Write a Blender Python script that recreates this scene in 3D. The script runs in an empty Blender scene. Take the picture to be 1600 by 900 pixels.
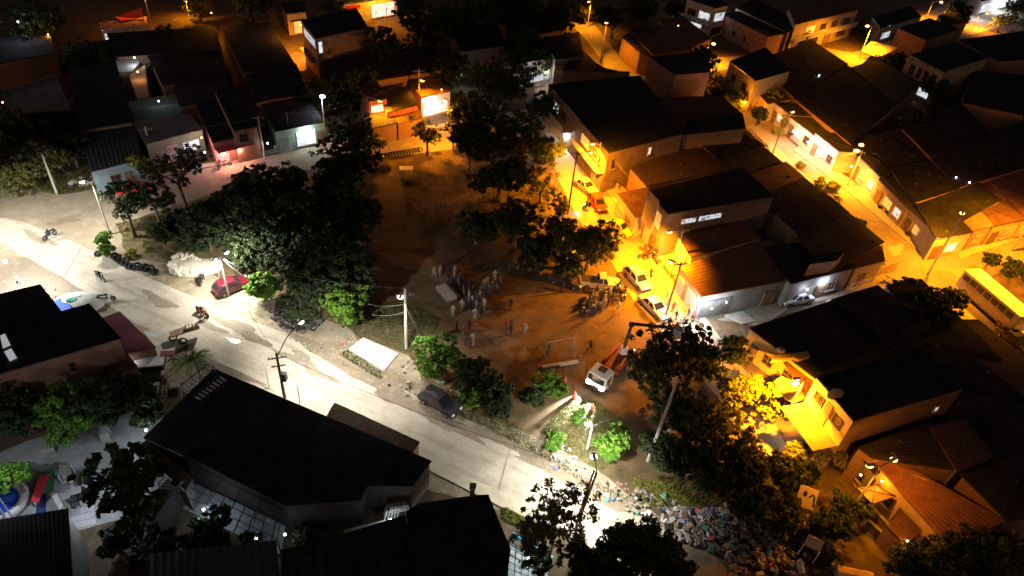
import bpy, bmesh, math, random
from mathutils import Vector, Matrix
from mathutils.geometry import tessellate_polygon
random.seed(7)
S = bpy.context.scene
COL = S.collection
R_ = math.radians

# ------------------------------------------------------------------ camera
CAM_H = 50.0
FPX, CX, CY = 1067.0, 800.0, 450.0            # focal length in pixels of a 1600 wide picture
NADIR = Vector((665 - CX, -(1760 - CY), -FPX)).normalized()
_up = -NADIR
_fwd = Vector((0, 0, -1)); _fwd = (_fwd - _fwd.dot(_up) * _up).normalized()
_right = _fwd.cross(_up)
RW = Matrix((_right, _fwd, _up))              # camera space -> world space
cam_d = bpy.data.cameras.new('camera'); cam = bpy.data.objects.new('camera', cam_d); COL.objects.link(cam)
cam_d.sensor_width = 36.0; cam_d.lens = FPX / 1600 * 36.0; cam_d.clip_start = 0.5; cam_d.clip_end = 3000
cam.matrix_world = Matrix.Translation((0, 0, CAM_H)) @ RW.to_4x4()
S.camera = cam

# ------------------------------------------------------------------ world and light (night)
W = bpy.data.worlds.new('World'); S.world = W; W.use_nodes = True
nt = W.node_tree; bgn = nt.nodes['Background']
sky = nt.nodes.new('ShaderNodeTexSky'); sky.sky_type = 'NISHITA'; sky.sun_disc = False
sky.sun_elevation = R_(25); sky.sun_rotation = R_(200)
tint = nt.nodes.new('ShaderNodeMix'); tint.data_type = 'RGBA'; tint.blend_type = 'MULTIPLY'; tint.inputs[0].default_value = 1; tint.inputs[7].default_value = (1, .62, .45, 1)
nt.links.new(sky.outputs[0], tint.inputs[6]); nt.links.new(tint.outputs[2], bgn.inputs[0]); bgn.inputs[1].default_value = 0.02
sun_d = bpy.data.lights.new('moon', 'SUN'); sun_d.energy = 0.004; sun_d.angle = R_(0.5); sun_d.color = (.8, .88, 1)
sun = bpy.data.objects.new('moon', sun_d); COL.objects.link(sun)
sun.rotation_euler = (R_(65), 0, R_(-160))
S.view_settings.view_transform = 'Standard'; S.view_settings.look = 'None'
S.view_settings.exposure = 0.0; S.view_settings.gamma = 1.0
S.render.engine = 'CYCLES'
S.cycles.max_bounces = 4; S.cycles.diffuse_bounces = 2; S.cycles.glossy_bounces = 2
S.cycles.transmission_bounces = 2; S.cycles.transparent_max_bounces = 6
S.cycles.use_denoising = True; S.cycles.use_light_tree = True
S.cycles.sample_clamp_indirect = 4.0

# ------------------------------------------------------------------ pixels of the photo -> places on a level
def G(px, py, z=0.0):
    d = RW @ Vector((px - CX, -(py - CY), -FPX)); t = (z - CAM_H) / d.z
    return Vector((0, 0, CAM_H)) + d * t
def PX(p):
    v = RW.transposed() @ (Vector(p) - Vector((0, 0, CAM_H)))
    return CX + FPX * v.x / -v.z, CY - FPX * v.y / -v.z
def PPM(px, py, z=0.0):                       # pixels per metre at a place
    v = RW.transposed() @ (G(px, py, z) - Vector((0, 0, CAM_H))); return FPX / -v.z
def height_to(base, topy):                    # height of an upright whose top shows at row topy
    lo, hi = 0.5, 30
    for _ in range(30):
        m = (lo + hi) / 2
        if PX(base + Vector((0, 0, m)))[1] > topy: lo = m
        else: hi = m
    return lo

# ------------------------------------------------------------------ materials
MATS = {}
def M(name, col, rough=.85, var=.35, scale=1.2, bump=.0, metal=0., emit=None, es=0., col2=None, spec=.3, fine=14., fmix=.35):
    if name in MATS: return MATS[name]
    m = bpy.data.materials.new(name); m.use_nodes = True; n = m.node_tree.nodes; l = m.node_tree.links
    b = n['Principled BSDF']; b.inputs['Roughness'].default_value = rough; b.inputs['Metallic'].default_value = metal
    b.inputs['Specular IOR Level'].default_value = spec
    b.inputs['Base Color'].default_value = (*col, 1)
    if var > 0:
        g = n.new('ShaderNodeNewGeometry')
        n1 = n.new('ShaderNodeTexNoise'); n1.inputs['Scale'].default_value = scale; n1.inputs['Detail'].default_value = 6; n1.inputs['Roughness'].default_value = .65
        n2 = n.new('ShaderNodeTexNoise'); n2.inputs['Scale'].default_value = scale * fine; n2.inputs['Detail'].default_value = 3
        l.new(g.outputs['Position'], n1.inputs['Vector']); l.new(g.outputs['Position'], n2.inputs['Vector'])
        mx = n.new('ShaderNodeMix'); mx.inputs[0].default_value = fmix; l.new(n1.outputs[0], mx.inputs[2]); l.new(n2.outputs[0], mx.inputs[3])
        r = n.new('ShaderNodeValToRGB'); c2 = col2 or tuple(min(1, c * (1 + var)) for c in col); c1 = tuple(c * (1 - var) for c in col)
        r.color_ramp.elements[0].position = .36; r.color_ramp.elements[1].position = .64
        r.color_ramp.elements[0].color = (*c1, 1); r.color_ramp.elements[1].color = (*c2, 1)
        l.new(mx.outputs[0], r.inputs[0]); l.new(r.outputs[0], b.inputs['Base Color'])
        if bump > 0:
            bp = n.new('ShaderNodeBump'); bp.inputs['Strength'].default_value = bump; bp.inputs['Distance'].default_value = .05
            l.new(n2.outputs[0], bp.inputs['Height']); l.new(bp.outputs[0], b.inputs['Normal'])
    if emit: b.inputs['Emission Color'].default_value = (*emit, 1); b.inputs['Emission Strength'].default_value = es
    MATS[name] = m; return m
def brick_mat(name, c1, c2, mort):
    if name in MATS: return MATS[name]
    m = M(name, c1, .9, 0); n = m.node_tree.nodes; l = m.node_tree.links
    g = n.new('ShaderNodeNewGeometry'); s = n.new('ShaderNodeSeparateXYZ'); l.new(g.outputs['Position'], s.inputs[0])
    a = n.new('ShaderNodeMath'); a.operation = 'ADD'; l.new(s.outputs[0], a.inputs[0]); l.new(s.outputs[1], a.inputs[1])
    c = n.new('ShaderNodeCombineXYZ'); l.new(a.outputs[0], c.inputs[0]); l.new(s.outputs[2], c.inputs[1])
    t = n.new('ShaderNodeTexBrick'); t.inputs['Scale'].default_value = 1.0; t.inputs['Brick Width'].default_value = .42; t.inputs['Row Height'].default_value = .22
    t.inputs['Mortar Size'].default_value = .02; t.inputs['Color1'].default_value = (*c1, 1); t.inputs['Color2'].default_value = (*c2, 1); t.inputs['Mortar'].default_value = (*mort, 1)
    l.new(c.outputs[0], t.inputs['Vector']); l.new(t.outputs[0], n['Principled BSDF'].inputs['Base Color']); return m
def leaf_mat(name, c1, c2):
    if name in MATS: return MATS[name]
    m = M(name, c1, .6, .0, spec=.25); n = m.node_tree.nodes; l = m.node_tree.links
    g = n.new('ShaderNodeNewGeometry'); nz = n.new('ShaderNodeTexNoise'); nz.inputs['Scale'].default_value = 1.1; nz.inputs['Detail'].default_value = 5
    l.new(g.outputs['Position'], nz.inputs['Vector'])
    ad = n.new('ShaderNodeMath'); ad.operation = 'MULTIPLY_ADD'; ad.inputs[1].default_value = .5; l.new(g.outputs['Random Per Island'], ad.inputs[0]); l.new(nz.outputs[0], ad.inputs[2])
    r = n.new('ShaderNodeValToRGB'); r.color_ramp.elements[0].position = .4; r.color_ramp.elements[1].position = 1.0
    r.color_ramp.elements[0].color = (*c1, 1); r.color_ramp.elements[1].color = (*c2, 1)
    l.new(ad.outputs[0], r.inputs[0]); l.new(r.outputs[0], n['Principled BSDF'].inputs['Base Color'])
    tr = n.new('ShaderNodeBsdfTranslucent'); l.new(r.outputs[0], tr.inputs[0]); mx = n.new('ShaderNodeMixShader'); mx.inputs[0].default_value = .25
    l.new(n['Principled BSDF'].outputs[0], mx.inputs[1]); l.new(tr.outputs[0], mx.inputs[2]); l.new(mx.outputs[0], n['Material Output'].inputs[0])
    return m
def dirt_mat(name, a, b, c, s1=.12, s2=.9, s3=9., rough=.95, spots=None, streak=None, bump=.25):
    """large patches + small patches + grain; optional pale litter specks, optional streaks along the road"""
    m = M(name, a, rough, 0, spec=.2); n = m.node_tree.nodes; l = m.node_tree.links; bs = n['Principled BSDF']
    g = n.new('ShaderNodeNewGeometry')
    def nz(s, d=5, src=None):
        t = n.new('ShaderNodeTexNoise'); t.inputs['Scale'].default_value = s; t.inputs['Detail'].default_value = d; t.inputs['Roughness'].default_value = .62
        l.new(src or g.outputs['Position'], t.inputs['Vector']); return t
    def rmp(src, p0, p1):
        r = n.new('ShaderNodeMapRange'); r.inputs[1].default_value = p0; r.inputs[2].default_value = p1; l.new(src, r.inputs[0]); return r.outputs[0]
    def mix(f, x, y, mode='MIX', fac=None):
        q = n.new('ShaderNodeMix'); q.data_type = 'RGBA'; q.blend_type = mode
        if f is not None: l.new(f, q.inputs[0])
        else: q.inputs[0].default_value = fac
        for i, v in ((6, x), (7, y)):
            if isinstance(v, tuple): q.inputs[i].default_value = (*v, 1)
            else: l.new(v, q.inputs[i])
        return q.outputs[2]
    x = mix(rmp(nz(s1).outputs[0], .4, .6), a, b)
    x = mix(rmp(nz(s2).outputs[0], .48, .68), x, c)
    gr = nz(s3, 4)
    gg = rmp(gr.outputs[0], .25, .75); cr = n.new('ShaderNodeCombineColor'); 
    mr = n.new('ShaderNodeMapRange'); mr.inputs[3].default_value = .72; mr.inputs[4].default_value = 1.22; l.new(gg, mr.inputs[0])
    for i in range(3): l.new(mr.outputs[0], cr.inputs[i])
    x = mix(None, x, cr.outputs[0], 'MULTIPLY', 1.0)
    if streak:
        mp = n.new('ShaderNodeMapping'); mp.vector_type = 'TEXTURE'; mp.inputs['Rotation'].default_value = (0, 0, streak[0]); mp.inputs['Scale'].default_value = (streak[1], streak[2], 1)
        l.new(g.outputs['Position'], mp.inputs[0]); st = nz(1.0, 6, mp.outputs[0])
        x = mix(rmp(st.outputs[0], .5, .72), x, streak[3])
        crk = n.new('ShaderNodeTexVoronoi'); crk.feature = 'DISTANCE_TO_EDGE'; crk.inputs['Scale'].default_value = .22
        wj = nz(.8, 4); av = n.new('ShaderNodeMixRGB'); av.inputs[0].default_value = .35; l.new(g.outputs['Position'], av.inputs[1]); l.new(wj.outputs[1], av.inputs[2])
        sc_ = n.new('ShaderNodeVectorMath'); sc_.operation = 'ADD'; l.new(g.outputs['Position'], sc_.inputs[0])
        mm = n.new('ShaderNodeVectorMath'); mm.operation = 'SCALE'; mm.inputs['Scale'].default_value = 1.6; l.new(wj.outputs[1], mm.inputs[0]); l.new(mm.outputs[0], sc_.inputs[1])
        l.new(sc_.outputs[0], crk.inputs['Vector'])
        x = mix(rmp(crk.outputs[0], .007, .002), x, tuple(v * .8 for v in a))
    if spots:
        v = n.new('ShaderNodeTexVoronoi'); v.inputs['Scale'].default_value = spots[1]; l.new(g.outputs['Position'], v.inputs['Vector'])
        x = mix(rmp(v.outputs[0], spots[2] + .03, spots[2]), x, spots[0])
    l.new(x, bs.inputs['Base Color'])
    if bump:
        bp = n.new('ShaderNodeBump'); bp.inputs['Strength'].default_value = bump; bp.inputs['Distance'].default_value = .08
        l.new(gr.outputs[0], bp.inputs['Height']); l.new(bp.outputs[0], bs.inputs['Normal'])
    return m

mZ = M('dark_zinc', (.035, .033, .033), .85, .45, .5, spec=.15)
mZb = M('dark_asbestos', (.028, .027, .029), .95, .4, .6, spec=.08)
mZr = M('rusted_sheet', (.10, .048, .028), .85, .5, .6)
mZt = M('clay_tile', (.20, .085, .045), .85, .35, 1.5)
mZg = M('grey_sheet', (.15, .145, .14), .8, .3, .6)
mMar = M('maroon_sheet', (.20, .055, .07), .8, .3, .5)
mBrick = brick_mat('brick', (.30, .15, .09), (.22, .11, .07), (.26, .22, .18))
mBlock = brick_mat('cement_block', (.17, .15, .13), (.13, .115, .1), (.09, .08, .07))
mWh = M('white_wall', (.50, .485, .45), .85, .3, .8)
mBe = M('beige_wall', (.34, .28, .2), .9, .25, .8)
mYe = M('yellow_wall', (.5, .36, .12), .9, .2, .8)
mPk = M('pink_wall', (.42, .13, .13), .9, .2, .8)
mBl = M('blue_wall', (.20, .28, .32), .85, .2, .8)
mGn = M('green_wall', (.20, .27, .23), .85, .2, .8)
mGr = M('grey_render', (.17, .155, .145), .9, .3, .7)
mCon = M('concrete', (.34, .33, .30), .9, .25, .9, bump=.1)
mWood = M('weathered_wood', (.20, .13, .08), .85, .35, 2.)
mIron = M('painted_iron', (.06, .06, .06), .5, .2, 3, spec=.5)
mIronW = M('white_iron', (.7, .7, .68), .5, .1, 3, spec=.4)
mGlass = M('dark_glass', (.02, .022, .025), .12, 0, spec=.6)
mBlk = M('black_rubber', (.02, .02, .02), .85, .2, 4)
mLitW = M('lit_window_white', (.5, .55, .6), .5, 0, emit=(.85, .93, 1), es=.9)
def lit_vary(m, c1, c2):
    n = m.node_tree.nodes; l = m.node_tree.links; g = n.new('ShaderNodeNewGeometry'); t = n.new('ShaderNodeTexNoise'); t.inputs['Scale'].default_value = 1.7; t.inputs['Detail'].default_value = 4
    l.new(g.outputs['Position'], t.inputs['Vector']); r = n.new('ShaderNodeValToRGB'); r.color_ramp.elements[0].position = .36; r.color_ramp.elements[1].position = .48
    r.color_ramp.elements[0].color = (*c1, 1); r.color_ramp.elements[1].color = (*c2, 1); l.new(t.outputs[0], r.inputs[0]); l.new(r.outputs[0], n['Principled BSDF'].inputs['Emission Color'])
lit_vary(mLitW, (.10, .12, .14), (.85, .93, 1))
mLitO = M('lit_window_warm', (.8, .6, .3), .5, 0, emit=(1, .45, .12), es=.9)
mPole = M('concrete_pole', (.42, .40, .36), .85, .2, 2)
mPoleD = M('dark_wood_pole', (.13, .09, .06), .9, .3, 2)
mCurt = M('curtain_cloth', (.42, .36, .34), .95, .2, 2)
WALLS = dict(brick=mBrick, block=mBlock, white=mWh, beige=mBe, yellow=mYe, pink=mPk, blue=mBl, green=mGn, grey=mGr)
ROOFS = dict(zinc=mZ, asb=mZb, rust=mZr, tile=mZt, greys=mZg, maroon=mMar, con=mCon)

# ------------------------------------------------------------------ mesh buffer and objects
ORG = {}
class B:
    def __init__(s): s.v = []; s.f = []; s.m = []
    def face(s, pts, mi=0): k = len(s.v); s.v += [tuple(p) for p in pts]; s.f.append(tuple(range(k, k + len(pts)))); s.m.append(mi); return s
    def box(s, c, d, rz=0., mi=0, rx=0., ry=0.):
        k = len(s.v); r = Matrix.Rotation(rz, 3, 'Z') @ Matrix.Rotation(ry, 3, 'Y') @ Matrix.Rotation(rx, 3, 'X'); c = Vector(c)
        for x in (-.5, .5):
            for y in (-.5, .5):
                for z in (-.5, .5): s.v.append(tuple(c + r @ Vector((x * d[0], y * d[1], z * d[2]))))
        for q in ((0, 1, 3, 2), (4, 6, 7, 5), (0, 4, 5, 1), (2, 3, 7, 6), (0, 2, 6, 4), (1, 5, 7, 3)): s.f.append(tuple(k + i for i in q)); s.m.append(mi)
        return s
    def obox(s, P, t, n, s0, s1, d0, d1, z0, z1, mi=0):
        k = len(s.v)
        for a in (s0, s1):
            for d in (d0, d1):
                for z in (z0, z1):
                    p = P + t * a + n * d; s.v.append((p.x, p.y, z))
        for q in ((0, 1, 3, 2), (4, 6, 7, 5), (0, 4, 5, 1), (2, 3, 7, 6), (0, 2, 6, 4), (1, 5, 7, 3)): s.f.append(tuple(k + i for i in q)); s.m.append(mi)
        return s
    def prism(s, pts, z0, z1, mi=0, top=True, bot=False, mt=None):
        n = len(pts); k = len(s.v); zz = z1 if isinstance(z1, (list, tuple)) else [z1] * n
        s.v += [(p[0], p[1], z0) for p in pts] + [(p[0], p[1], zz[i]) for i, p in enumerate(pts)]
        for i in range(n): j = (i + 1) % n; s.f.append((k + i, k + j, k + n + j, k + n + i)); s.m.append(mi)
        if top: s.f.append(tuple(range(k + n, k + 2 * n))); s.m.append(mi if mt is None else mt)
        if bot: s.f.append(tuple(range(k + n - 1, k - 1, -1))); s.m.append(mi)
        return s
    def tube(s, path, r, n=6, mi=0, cap=True):
        path = [Vector(p) for p in path]; rr = r if isinstance(r, (list, tuple)) else [r] * len(path); k0 = len(s.v)
        for i, p in enumerate(path):
            d = (path[min(i + 1, len(path) - 1)] - path[max(i - 1, 0)]).normalized()
            a = d.orthogonal().normalized() if abs(d.z) < .95 else Vector((1, 0, 0)); a = (a - a.dot(d) * d).normalized(); b = d.cross(a)
            for j in range(n):
                t = 2 * math.pi * j / n; s.v.append(tuple(p + (a * math.cos(t) + b * math.sin(t)) * rr[i]))
        for i in range(len(path) - 1):
            for j in range(n):
                a_ = k0 + i * n + j; b_ = k0 + i * n + (j + 1) % n; s.f.append((a_, b_, b_ + n, a_ + n)); s.m.append(mi)
        if cap: s.f.append(tuple(range(k0, k0 + n))); s.m.append(mi); e = k0 + (len(path) - 1) * n; s.f.append(tuple(range(e + n - 1, e - 1, -1))); s.m.append(mi)
        return s
    def torus(s, c, R, r, n=14, m=7, tilt=None, mi=0):
        T = tilt or Matrix.Identity(3); k = len(s.v); c = Vector(c)
        for i in range(n):
            a = 2 * math.pi * i / n
            for j in range(m):
                b = 2 * math.pi * j / m; s.v.append(tuple(c + T @ Vector(((R + r * math.cos(b)) * math.cos(a), (R + r * math.cos(b)) * math.sin(a), r * math.sin(b)))))
        for i in range(n):
            for j in range(m): s.f.append((k + i * m + j, k + (i + 1) % n * m + j, k + (i + 1) % n * m + (j + 1) % m, k + i * m + (j + 1) % m)); s.m.append(mi)
        return s
    def ball(s, c, r, n=8, m=6, sc=(1, 1, 1), mi=0, jit=0.):
        k = len(s.v); c = Vector(c)
        for i in range(m + 1):
            t = math.pi * i / m
            for j in range(n):
                q = 2 * math.pi * j / n; f = 1 + random.uniform(-jit, jit)
                s.v.append((c.x + r * sc[0] * f * math.sin(t) * math.cos(q), c.y + r * sc[1] * f * math.sin(t) * math.sin(q), c.z + r * sc[2] * f * math.cos(t)))
        for i in range(m):
            for j in range(n): s.f.append((k + i * n + j, k + i * n + (j + 1) % n, k + (i + 1) * n + (j + 1) % n, k + (i + 1) * n + j)); s.m.append(mi)
        return s
    def mesh(s, name, mats, org=None, smooth=False):
        me = bpy.data.meshes.new(name); o = org or Vector((0, 0, 0))
        me.from_pydata([(x - o.x, y - o.y, z - o.z) for x, y, z in s.v], [], s.f)
        for m in (mats if isinstance(mats, (list, tuple)) else [mats]): me.materials.append(m)
        if max(s.m or [0]) > 0: me.polygons.foreach_set('material_index', s.m)
        if smooth: me.polygons.foreach_set('use_smooth', [True] * len(s.f))
        me.update(); return me
    def build(s, name, mats, parent=None, smooth=False, bevel=0., label=None, kind=None, loc=None):
        base = ORG.get(parent.name, Vector((0, 0, 0))) if parent else Vector((0, 0, 0))
        if parent is None and loc is not None: org = Vector(loc)
        else: org = base
        o = bpy.data.objects.new(name, s.mesh(name, mats, org, smooth)); COL.objects.link(o)
        if parent: o.parent = parent
        elif loc is not None: o.location = loc
        ORG[o.name] = org
        if bevel: b = o.modifiers.new('bevel', 'BEVEL'); b.width = bevel; b.segments = 2; b.limit_method = 'ANGLE'
        if label: o['label'] = label
        if kind: o['kind'] = kind
        return o
def thing(name, label, cat, loc=(0, 0, 0), group=None):
    o = bpy.data.objects.new(name, None); COL.objects.link(o); o.location = loc; o.empty_display_size = .3
    o['label'] = label; o['category'] = cat
    if group: o['group'] = group
    ORG[o.name] = Vector(loc); return o
def tag(o, label, cat, group=None, kind=None):
    o['label'] = label; o['category'] = cat
    if group: o['group'] = group
    if kind: o['kind'] = kind
    return o
def dup(src, loc, rz, label, group=None, scale=None, swap=None):
    """copy a thing with its parts and sub-parts"""
    def cp(o, par):
        c = o.copy(); COL.objects.link(c); c.parent = par
        if swap and o.type == 'MESH':
            for a, b in swap:
                if a.name in [m.name for m in o.data.materials if m]:
                    c.data = o.data.copy()
                    for i, m in enumerate(c.data.materials):
                        if m and m.name == a.name: c.data.materials[i] = b
        for ch in list(o.children): cp(ch, c)
        return c
    r = cp(src, None); r.location = loc; r.rotation_euler = (0, 0, rz)
    r['label'] = label
    if group: r['group'] = group
    if scale: r.scale = (scale,) * 3 if isinstance(scale, (int, float)) else scale
    return r
def heading(a, b, z=0):
    d = G(*b, z) - G(*a, z); return math.atan2(d.y, d.x)

# lights of the lamps, some of them added
def spot(name, loc, target, power, col, size=150, blend=.4, r=.12, parent=None):
    d = bpy.data.lights.new(name, 'SPOT'); d.energy = power; d.color = col; d.spot_size = R_(size); d.spot_blend = blend; d.shadow_soft_size = r
    o = bpy.data.objects.new(name, d); COL.objects.link(o)
    o.rotation_euler = (Vector(target) - Vector(loc)).to_track_quat('-Z', 'Y').to_euler()
    if parent: o.parent = parent; o.location = Vector(loc) - ORG[parent.name]
    else: o.location = loc
    return o
def point(name, loc, power, col, r=.1, parent=None):
    d = bpy.data.lights.new(name, 'POINT'); d.energy = power; d.color = col; d.shadow_soft_size = r
    o = bpy.data.objects.new(name, d); COL.objects.link(o)
    if parent: o.parent = parent; o.location = Vector(loc) - ORG[parent.name]
    else: o.location = loc
    return o
SOD = (1, .31, .006); LED = (1, .955, .84); COOL = (.82, .93, 1.0)
# ------------------------------------------------------------------ the ground, roads, park
def sheet(name, px, z, m, jit=0.):
    pts = []
    n = len(px)
    for i in range(n):
        a = G(*px[i]); b = G(*px[(i + 1) % n]); k = max(1, int((b - a).length / 1.5)) if jit else 1
        for j in range(k):
            p = a.lerp(b, j / k)
            if jit: p = p + Vector((random.uniform(-jit, jit), random.uniform(-jit, jit), 0))
            pts.append(Vector((p.x, p.y, z)))
    b = B(); tri = tessellate_polygon([pts]); b.v = [tuple(p) for p in pts]; b.f = [tuple(t) for t in tri]; b.m = [0] * len(b.f)
    me = b.mesh(name, m); bm = bmesh.new(); bm.from_mesh(me)
    bmesh.ops.recalc_face_normals(bm, faces=bm.faces)
    for f in bm.faces:
        if f.normal.z < 0: f.normal_flip()
    bm.to_mesh(me); bm.free()
    o = bpy.data.objects.new(name, me); COL.objects.link(o); o['kind'] = 'structure'; return o
ANG = heading((0, 360), (1000, 800))
mSoil = dirt_mat('soil', (.115, .082, .05), (.085, .065, .042), (.16, .12, .075))
mPark = dirt_mat('park_soil', (.165, .110, .055), (.11, .075, .04), (.075, .062, .032), .1, .5, 6)
mVerge = dirt_mat('verge', (.30, .255, .18), (.21, .17, .115), (.36, .31, .23), .25, 1.1, 8, spots=((.7, .68, .62), 2.2, .09))
mRoad = dirt_mat('dusty_concrete', (.50, .455, .375), (.44, .395, .32), (.36, .315, .245), .1, .45, 7, streak=(ANG, 9.0, .8, (.30, .255, .19)), bump=.12)
mRoad2 = dirt_mat('dusty_asphalt', (.31, .26, .19), (.25, .21, .155), (.36, .31, .225), .12, .7, 7, streak=(ANG + .9, 6.0, .8, (.26, .215, .15)), bump=.12)
mStreet = dirt_mat('street_concrete', (.30, .26, .19), (.24, .205, .15), (.35, .30, .22), .15, .8, 8, streak=(R_(112), 6.0, .6, (.27, .225, .16)), bump=.1)
mMound = dirt_mat('worn_grass', (.12, .10, .045), (.19, .145, .075), (.06, .07, .026), .5, 1.6, 9)
mWalk = dirt_mat('sidewalk', (.40, .36, .29), (.36, .32, .26), (.44, .40, .33), .3, 1.2, 9, bump=.08)
mStain = dirt_mat('stained_dirt', (.25, .205, .145), (.2, .165, .12), (.29, .24, .18), .3, 1.2, 9, spots=((.6, .58, .52), 2.6, .07))

g = B(); g.face([(-700, -150, 0), (700, -150, 0), (700, 1500, 0), (-700, 1500, 0)])
o = g.build('ground', mSoil, kind='structure')
sheet('park_ground', [(250, 435), (130, 395), (215, 345), (330, 300), (500, 262), (600, 245), (710, 235), (820, 180), (862, 195), (880, 300), (960, 400), (1045, 520), (1100, 640), (1110, 760), (1000, 800), (860, 700), (700, 640), (560, 560), (420, 500)], .004, mPark, .25)
sheet('road_verge', [(-60, 300), (0, 262), (90, 305), (170, 300), (190, 345), (240, 400), (330, 430), (440, 470), (560, 520), (640, 555), (660, 590), (760, 650), (850, 690), (950, 745), (1010, 790), (1090, 850), (1240, 960), (1100, 960), (950, 850), (650, 760), (300, 620), (200, 570), (90, 500), (-60, 440)], .008, mVerge, .2)
sheet('main_road', [(-80, 318), (0, 330), (60, 350), (135, 385), (190, 415), (250, 442), (320, 470), (400, 503), (450, 520), (520, 552), (600, 592), (660, 625), (740, 668), (830, 708), (900, 745), (960, 785), (1040, 825), (1110, 870), (1180, 940), (1050, 940), (960, 880), (850, 815), (780, 790), (700, 745), (620, 705), (520, 660), (430, 622), (350, 580), (270, 540), (215, 505), (150, 465), (90, 430), (60, 415), (20, 390), (-80, 345)], .012, mRoad, .1)
sheet('side_road', [(-70, 300), (0, 322), (75, 308), (170, 292), (240, 280), (330, 262), (440, 240), (520, 222), (600, 205), (720, 190), (850, 165), (850, 190), (720, 232), (600, 246), (500, 262), (420, 278), (340, 300), (250, 330), (180, 352), (158, 375), (190, 412), (100, 372), (30, 345), (-70, 330)], .016, mRoad2, .08)
sheet('yellow_street', [(905, 20), (930, 40), (965, 85), (1000, 118), (960, 125), (868, 140), (880, 190), (915, 240), (935, 285), (1000, 370), (1055, 445), (1105, 500), (1180, 600), (1230, 700), (1200, 720), (1120, 620), (1045, 530), (990, 470), (950, 400), (905, 345), (872, 280), (850, 200), (836, 140), (850, 130), (925, 118), (945, 100), (915, 62), (895, 40)], .02, mStreet, .05)
sheet('right_street', [(1128, 130), (1190, 175), (1250, 235), (1330, 305), (1457, 405), (1530, 385), (1640, 350), (1640, 400), (1545, 432), (1505, 455), (1660, 600), (1620, 610), (1480, 480), (1430, 440), (1240, 478), (1190, 510), (1120, 500), (1180, 478), (1395, 425), (1300, 325), (1210, 235), (1140, 180), (1085, 120), (1070, 100), (1100, 85)], .024, mStreet, .05)
sheet('far_street', [(1100, 92), (1180, 85), (1260, 70), (1330, 82), (1350, 78), (1380, 60), (1450, 20), (1500, -10), (1560, -20), (1600, 30), (1500, 60), (1400, 90), (1340, 105), (1290, 112), (1210, 100), (1110, 112)], .028, mStreet, .05)
sheet('grass_mound', [(180, 350), (240, 335), (330, 330), (430, 350), (430, 410), (330, 420), (250, 410), (200, 395)], .03, mMound, .3)
sheet('lawn', [(590, 470), (650, 478), (690, 500), (672, 530), (640, 552), (560, 528), (530, 500)], .03, mMound, .3)
sheet('small_lawn', [(850, 670), (880, 630), (930, 625), (985, 665), (975, 715), (940, 735), (880, 705)], .032, mMound, .2)
sheet('truck_path', [(905, 598), (945, 618), (900, 645), (850, 665), (805, 670), (808, 650), (850, 625)], .028, mPark, .15)
sheet('bare_strip', [(200, 505), (232, 512), (330, 560), (420, 603), (300, 575), (250, 548), (215, 540)], .02, mStain, .1)
sheet('dry_strip', [(430, 515), (520, 570), (600, 625), (690, 665), (800, 712), (900, 760), (960, 800), (1010, 800), (900, 735), (760, 672), (700, 655), (600, 590), (520, 545)], .02, mStain, .18)
sheet('left_apron', [(-60, 392), (40, 402), (110, 440), (190, 500), (240, 545), (150, 545), (-60, 480)], .02, mStain, .12)
sheet('dirt_track', [(1040, 830), (1100, 862), (1160, 885), (1190, 930), (1090, 930), (1000, 880)], .024, mVerge, .15)
yard_l = sheet('yard_floor', [(40, 690), (170, 655), (215, 640), (260, 650), (290, 745), (230, 800), (120, 830), (100, 800), (0, 815), (-30, 720)], .03, M('yard_concrete', (.33, .34, .33), .9, .25, .8, bump=.1))

def raised(name, px, z, m=mWalk):
    b = B(); b.prism([G(*p) for p in px], 0.0, z); me = b.build(name, m, kind='structure')
    bm = bmesh.new(); bm.from_mesh(me.data); bmesh.ops.recalc_face_normals(bm, faces=bm.faces); bm.to_mesh(me.data); bm.free(); return me
raised('sidewalk', [(918, 262), (940, 255), (1010, 335), (1075, 418), (1130, 480), (1108, 492), (1050, 430), (985, 348)], .14)
raised('sidewalk', [(1252, 225), (1340, 290), (1420, 355), (1490, 392), (1462, 405), (1440, 398), (1330, 305), (1240, 235)], .13)
raised('sidewalk', [(1205, 222), (1245, 262), (1300, 318), (1296, 326), (1236, 270), (1198, 232)], .12)
raised('sidewalk', [(1495, 395), (1600, 358), (1640, 345), (1640, 360), (1600, 372), (1500, 405)], .125)
raised('sidewalk', [(1505, 462), (1530, 450), (1650, 545), (1650, 570)], .13)
raised('sidewalk', [(1290, 470), (1395, 440), (1398, 446), (1290, 480)], .11)
raised('sidewalk', [(150, 288), (330, 255), (520, 213), (520, 219), (330, 261), (152, 294)], .12)
raised('sidewalk', [(588, 212), (715, 190), (716, 194), (588, 218)], .12)
raised('front_terrace', [(345, 582), (670, 722), (790, 772), (850, 812), (846, 820), (780, 792), (668, 735), (340, 588)], .15, M('pale_terrace', (.46, .42, .32), .9, .2, .8, bump=.1))
raised('grass_bank', [(790, 792), (850, 822), (842, 838), (790, 812)], .1, mMound)

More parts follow.
